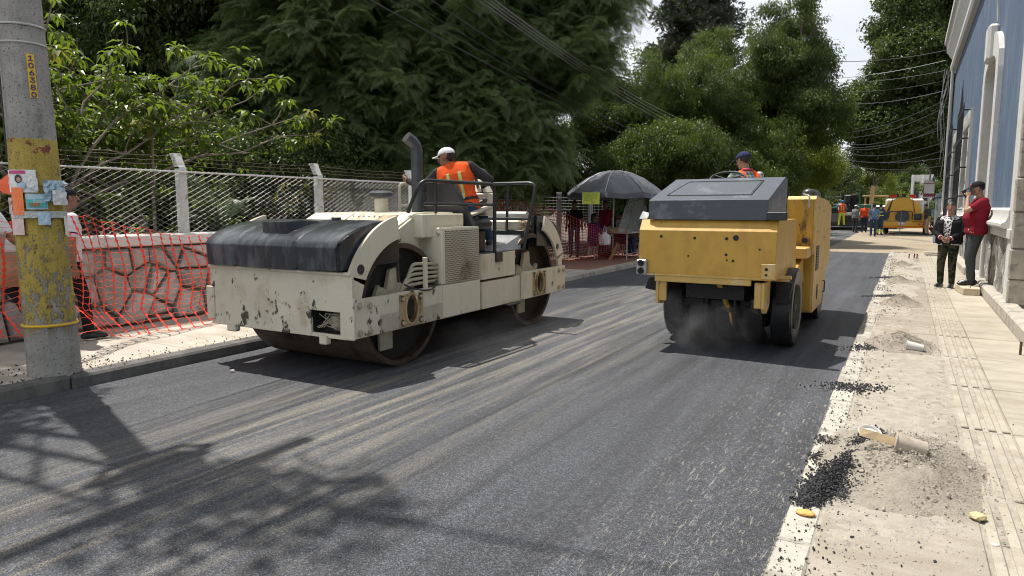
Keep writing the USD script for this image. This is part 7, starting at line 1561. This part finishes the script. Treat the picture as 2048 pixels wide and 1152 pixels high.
# thin veil of sand over the slabs and dark asphalt crumbs
m = MB(); k = 5200; y = 2.2 + 24 * q.rand(k) ** 1.7; x = np.clip(-.10 + .26 * q.normal(size=k) + .10 * np.sin(y * 2.1), -.42, 1.12); crumbs(m, np.c_[x, y, np.full(k, SLZ + .004)], q.uniform(.0012, .0048, k) * (1 + .06 * y), q); tag(obj("gravel", m, "grit_pale"), "pale grit strewn over the right pavement", "gravel", kind="stuff")
m = MB(); k = 1500; y = 2.2 + 22 * q.rand(k) ** 1.6; x = -.40 + np.abs(q.normal(0, .20, k)); nz = meshkit.fbm(np.stack([x * 3, y * 1.4, x * 0], -1), 3, 4); kp = nz > .46; x, y = x[kp], y[kp]; crumbs(m, np.c_[x, y, np.full(len(x), SLZ + .008)], q.uniform(.0015, .0055, len(x)) * (1 + .06 * y), q); tag(obj("asphalt_crumbs", m, "asphalt_lump"), "black asphalt crumbs scattered along the right kerb", "asphalt crumbs", kind="stuff")
m = MB(); k = 700; y = -1 + 12 * q.rand(k); x = -6.08 - np.abs(q.normal(0, .16, k)); crumbs(m, np.c_[x, y, np.full(k, .104)], q.uniform(.0025, .007, k), q); x = PX + q.normal(0, .35, 260); y = PY + q.normal(0, .4, 260); kp = np.hypot(x - PX, y - PY) > .19; kp &= x < -6.0; crumbs(m, np.c_[x[kp], y[kp], np.full(kp.sum(), .106)], q.uniform(.003, .009, kp.sum()), q); tag(obj("asphalt_crumbs", m, "asphalt_lump"), "black asphalt crumbs along the left kerb around the utility pole", "asphalt crumbs", kind="stuff")
t = thing("asphalt_spill", "spilled heap of loose black asphalt on the kerb beside the largest sand heap", "asphalt heap", (-.25, 4.05, SLZ))
k = 7500; s = q.uniform(-1, 1, k); w = .5 + .5 * (1 - s ** 2); cx = -.225 + .135 * s + q.normal(0, .048, k) * w; cy = 4.18 + .60 * s + q.normal(0, .11, k) * w; hz3 = .05 * np.exp(-((cx + .225 - .135 * s) / .06) ** 2) * (1 - s ** 2) * q.rand(k)
k2 = 900; br_ = q.choice([3.75, 4.28, 4.62], k2); cx = np.r_[cx, -.43 + q.rand(k2) * .26]; cy = np.r_[cy, br_ + q.normal(0, .055, k2)]; hz3 = np.r_[hz3, np.zeros(k2)]
m = MB(); crumbs(m, np.c_[cx, cy, SLZ + .010 + hz3 + .05 * np.clip((cx + .27) / .17, 0, 1)], q.uniform(.0025, .008, len(cx)), q); obj("asphalt_lumps", m, "asphalt_lump", t, kind="stuff")
for c, sd in (((-.25, 8.05), 1), ((-.28, 12.9), 2), ((-.3, 6.15), 3), ((-.30, 16.4), 4)):
    k = 420; s = q.normal(size=k); m = MB(); crumbs(m, np.c_[c[0] + .13 * s + q.normal(0, .04, k), c[1] + .22 * s * (.6 if sd != 3 else .2) + q.normal(0, .09, k), np.full(k, SLZ + .010)], q.uniform(.004, .010, k), q)
    t = thing("asphalt_spill", ["", "streak of black asphalt by the second sand heap", "streak of black asphalt by the third sand heap", "small clot of black asphalt on the kerb between the first two sand heaps", "streak of black asphalt by the fourth sand heap"][sd], "asphalt heap", (*c, SLZ)); obj("asphalt_lumps", m, "asphalt_lump", t, kind="stuff")
def lying_cup(label, c, d, L, r0, r1, mt="cup_foam"):
    c, d = np.array(c, float), np.array(d, float); d /= np.linalg.norm(d); t = thing("foam_cup", label, "cup", c)
    obj("cup", MB().cyl(c, c + d * L, r0, r1, 20), mt, t, smooth=40)
    a = np.cross(d, [0, 0, 1.0]); a /= np.linalg.norm(a); b = np.cross(d, a); obj("rim", MB().tube([c + a * r0 * math.cos(s) + b * r0 * math.sin(s) for s in np.linspace(0, 2 * math.pi, 21)[:-1]], .005, 6, closed=True), mt, t)
lying_cup("dusty foam cup lying on the largest sand heap, end of the wooden stick in it", (.015, 4.30, .185), (.97, .10, -.16), .155, .058, .046)
lying_cup("whitish crushed cup lying beside the second sand heap", (.08, 8.02, .085), (.9, -.12, -.05), .15, .055, .035, "plate_white")
t = thing("wooden_stick", "split wooden stick on the largest sand heap, pushed into a foam cup", "stick", (-.14, 4.35, .18)); obj("stick", MB().hull([(-.165, 4.33, .185), (-.165, 4.38, .185), (-.165, 4.36, .225), (.05, 4.28, .165), (.05, 4.32, .165), (.05, 4.30, .205), (-.08, 4.33, .222)]), "split_wood", t)
t = thing("foam_plate", "broken white foam plate stuck upright in the asphalt spill", "plate", (-.12, 4.72, .09))
P = []
for rr_, dz in ((0, .0), (.038, .002), (.048, .014), (.054, .015)):
    for a in np.linspace(0, 2 * math.pi, 25)[:-1]: P.append((rr_ * 1.35 * math.cos(a), rr_ * math.sin(a), dz))
P = np.array(P) @ rotm(-28, 32, 12).T + np.array([-.12, 4.70, .095]); i, j2 = np.meshgrid(np.arange(3), np.arange(24), indexing="ij")
Fq = np.stack([i * 24 + j2, i * 24 + (j2 + 1) % 24, (i + 1) * 24 + (j2 + 1) % 24, (i + 1) * 24 + j2], -1).reshape(-1, 4); pm = MB().raw(P, Fq); nrm_ = np.array([0, 0, -.003]) @ rotm(-28, 32, 12).T; pm.raw(P + nrm_, Fq[:, ::-1]); obj("plate", pm, "plate_white", t, smooth=40)
def crumpled(nm, lab, c, r, mt, seed, cat="litter"):
    q = np.random.RandomState(seed); s = trimesh.creation.icosphere(2, 1.0); v = np.array(s.vertices); v = v * (1 + .5 * (meshkit.fbm(v * 2.2 + seed, 3, seed) - .5))[:, None] * np.array(r) + np.array(c)
    t = thing(nm, lab, cat, c); obj("litter", MB().raw(v, s.faces), mt, t)
crumpled("orange_peel", "orange peel lying on the kerb below the asphalt spill", (-.34, 3.42, SLZ + .016), (.045, .03, .012), "peel", 3); crumpled("corn_husk", "crumpled yellowish corn husk lying on the ribbed strip", (.375, 3.78, SLZ + .018), (.035, .035, .018), "husk", 5); crumpled("paper_scrap", "pale paper scrap left of the corn husk", (.265, 3.95, SLZ + .006), (.022, .02, .005), "plate_white", 7); crumpled("paper_scrap", "tiny white scrap below the corn husk", (.42, 3.52, SLZ + .006), (.017, .015, .005), "plate_white", 9)
crumpled("fallen_leaf", "pale leaf scrap on the sunlit asphalt at the far left", (-5.0, 2.02, .012), (.03, .02, .004), "husk", 11); crumpled("fallen_leaf", "pale scrap on the asphalt in front of the cream roller", (-5.3, 4.05, .012), (.02, .015, .005), "plate_white", 13)
for nm, lab, x, y, rz in (("clay_block", "left one of the two clay blocks under the man's feet", .92, 14.12, .10), ("clay_block", "right one of the two clay blocks under the man's feet", 1.09, 14.12, -.04)):
    t = thing(nm, lab, "block", (x, y, SLZ)); obj("block", MB().obox((x, y, SLZ + .062), (.125, .80, .12), rz=rz, r=.008), "clay_block", t)
t = thing("iron_rod", "short rusty iron rod stub standing by the building's foot course", "rod", (1.07, 8.4, SLZ)); obj("rod", MB().cyl((1.07, 8.4, SLZ), (1.07, 8.4, .16), .012, n=8), "rusty_wire", t)
for k, (x, y) in enumerate(((.12, 23.0), (.25, 23.1), (.32, 23.0))): t = thing("peg", ["left red peg sticking up from the pavement before the sand lane", "middle red peg sticking up from the pavement before the sand lane", "right red peg sticking up from the pavement before the sand lane"][k], "peg", (x, y, SLZ)); obj("peg", MB().cyl((x, y, SLZ), (x + .01, y, .16), .018, n=6), "dark_red_cloth", t)
t = thing("drain_pit", "open dark drain pit with stone rim near the end of the pavement", "drain", (.75, 24.9, SLZ)); obj("rim", MB().rbox(.55, 1.1, 24.6, 24.75, .0, .08, .01).add(trimesh.Trimesh(*MB().rbox(.55, 1.1, 25.3, 25.5, .0, .10, .02).get())), "curb_stone", t); obj("pit", MB().box(.56, 1.09, 24.76, 25.29, .02, .034), "greasy_black", t)

# ---------------------------------------------------------------- steam from the hot asphalt
def steam(label, lo, hi, dens, seed, sc=2.2):
    c = (np.array(lo) + np.array(hi)) / 2; h = (np.array(hi) - np.array(lo)) / 2
    nm = "steam_air_" + ("one", "two", "three")[seed]
    mat(nm, {"g": ("geometry", {}), "mp": ("mapping", {"mapping_type": "point", "location": tuple(-c / h), "scale": tuple(1 / h)}), "gr": ("vector_math", {"math_type": "length"}), "fo": ("map_range", {"from_min": .25, "from_max": 1.0, "to_min": 1.0, "to_max": 0.0, "clamp": True}),
             "n": ("noise_texture", {"scale": sc, "detail": 4.0, "roughness": .55, "distortion": .6}), "nr": ("map_range", {"from_min": .46, "from_max": .74, "clamp": True}), "m": ("math", {"math_type": "multiply"}), "d": ("math", {"math_type": "multiply", "value2": dens}), "v": ("principled_volume", {"color": (.92, .93, .95), "anisotropy": .2})},
        [("g.position", "mp.vector"), ("mp.vector", "gr.vector1"), ("gr.value", "fo.value"), ("g.position", "n.vector"), ("n.fac", "nr.value"), ("fo.result", "m.value1"), ("nr.result", "m.value2"), ("m.value", "d.value1"), ("d.value", "v.density")], surface=None, volume="v.volume")
    tag(obj("steam", MB().box(lo[0], hi[0], lo[1], hi[1], lo[2], hi[2]), nm), label, "steam", kind="stuff")
steam("thin steam rising from the hot asphalt under the yellow roller's left wheels", (-2.6, 5.9, .02), (-1.0, 7.25, .65), .42, 0, 3.2)
steam("faint steam drifting over the asphalt between the two rollers", (-4.0, 4.6, .02), (-1.9, 6.6, .55), .22, 1, 2.0)
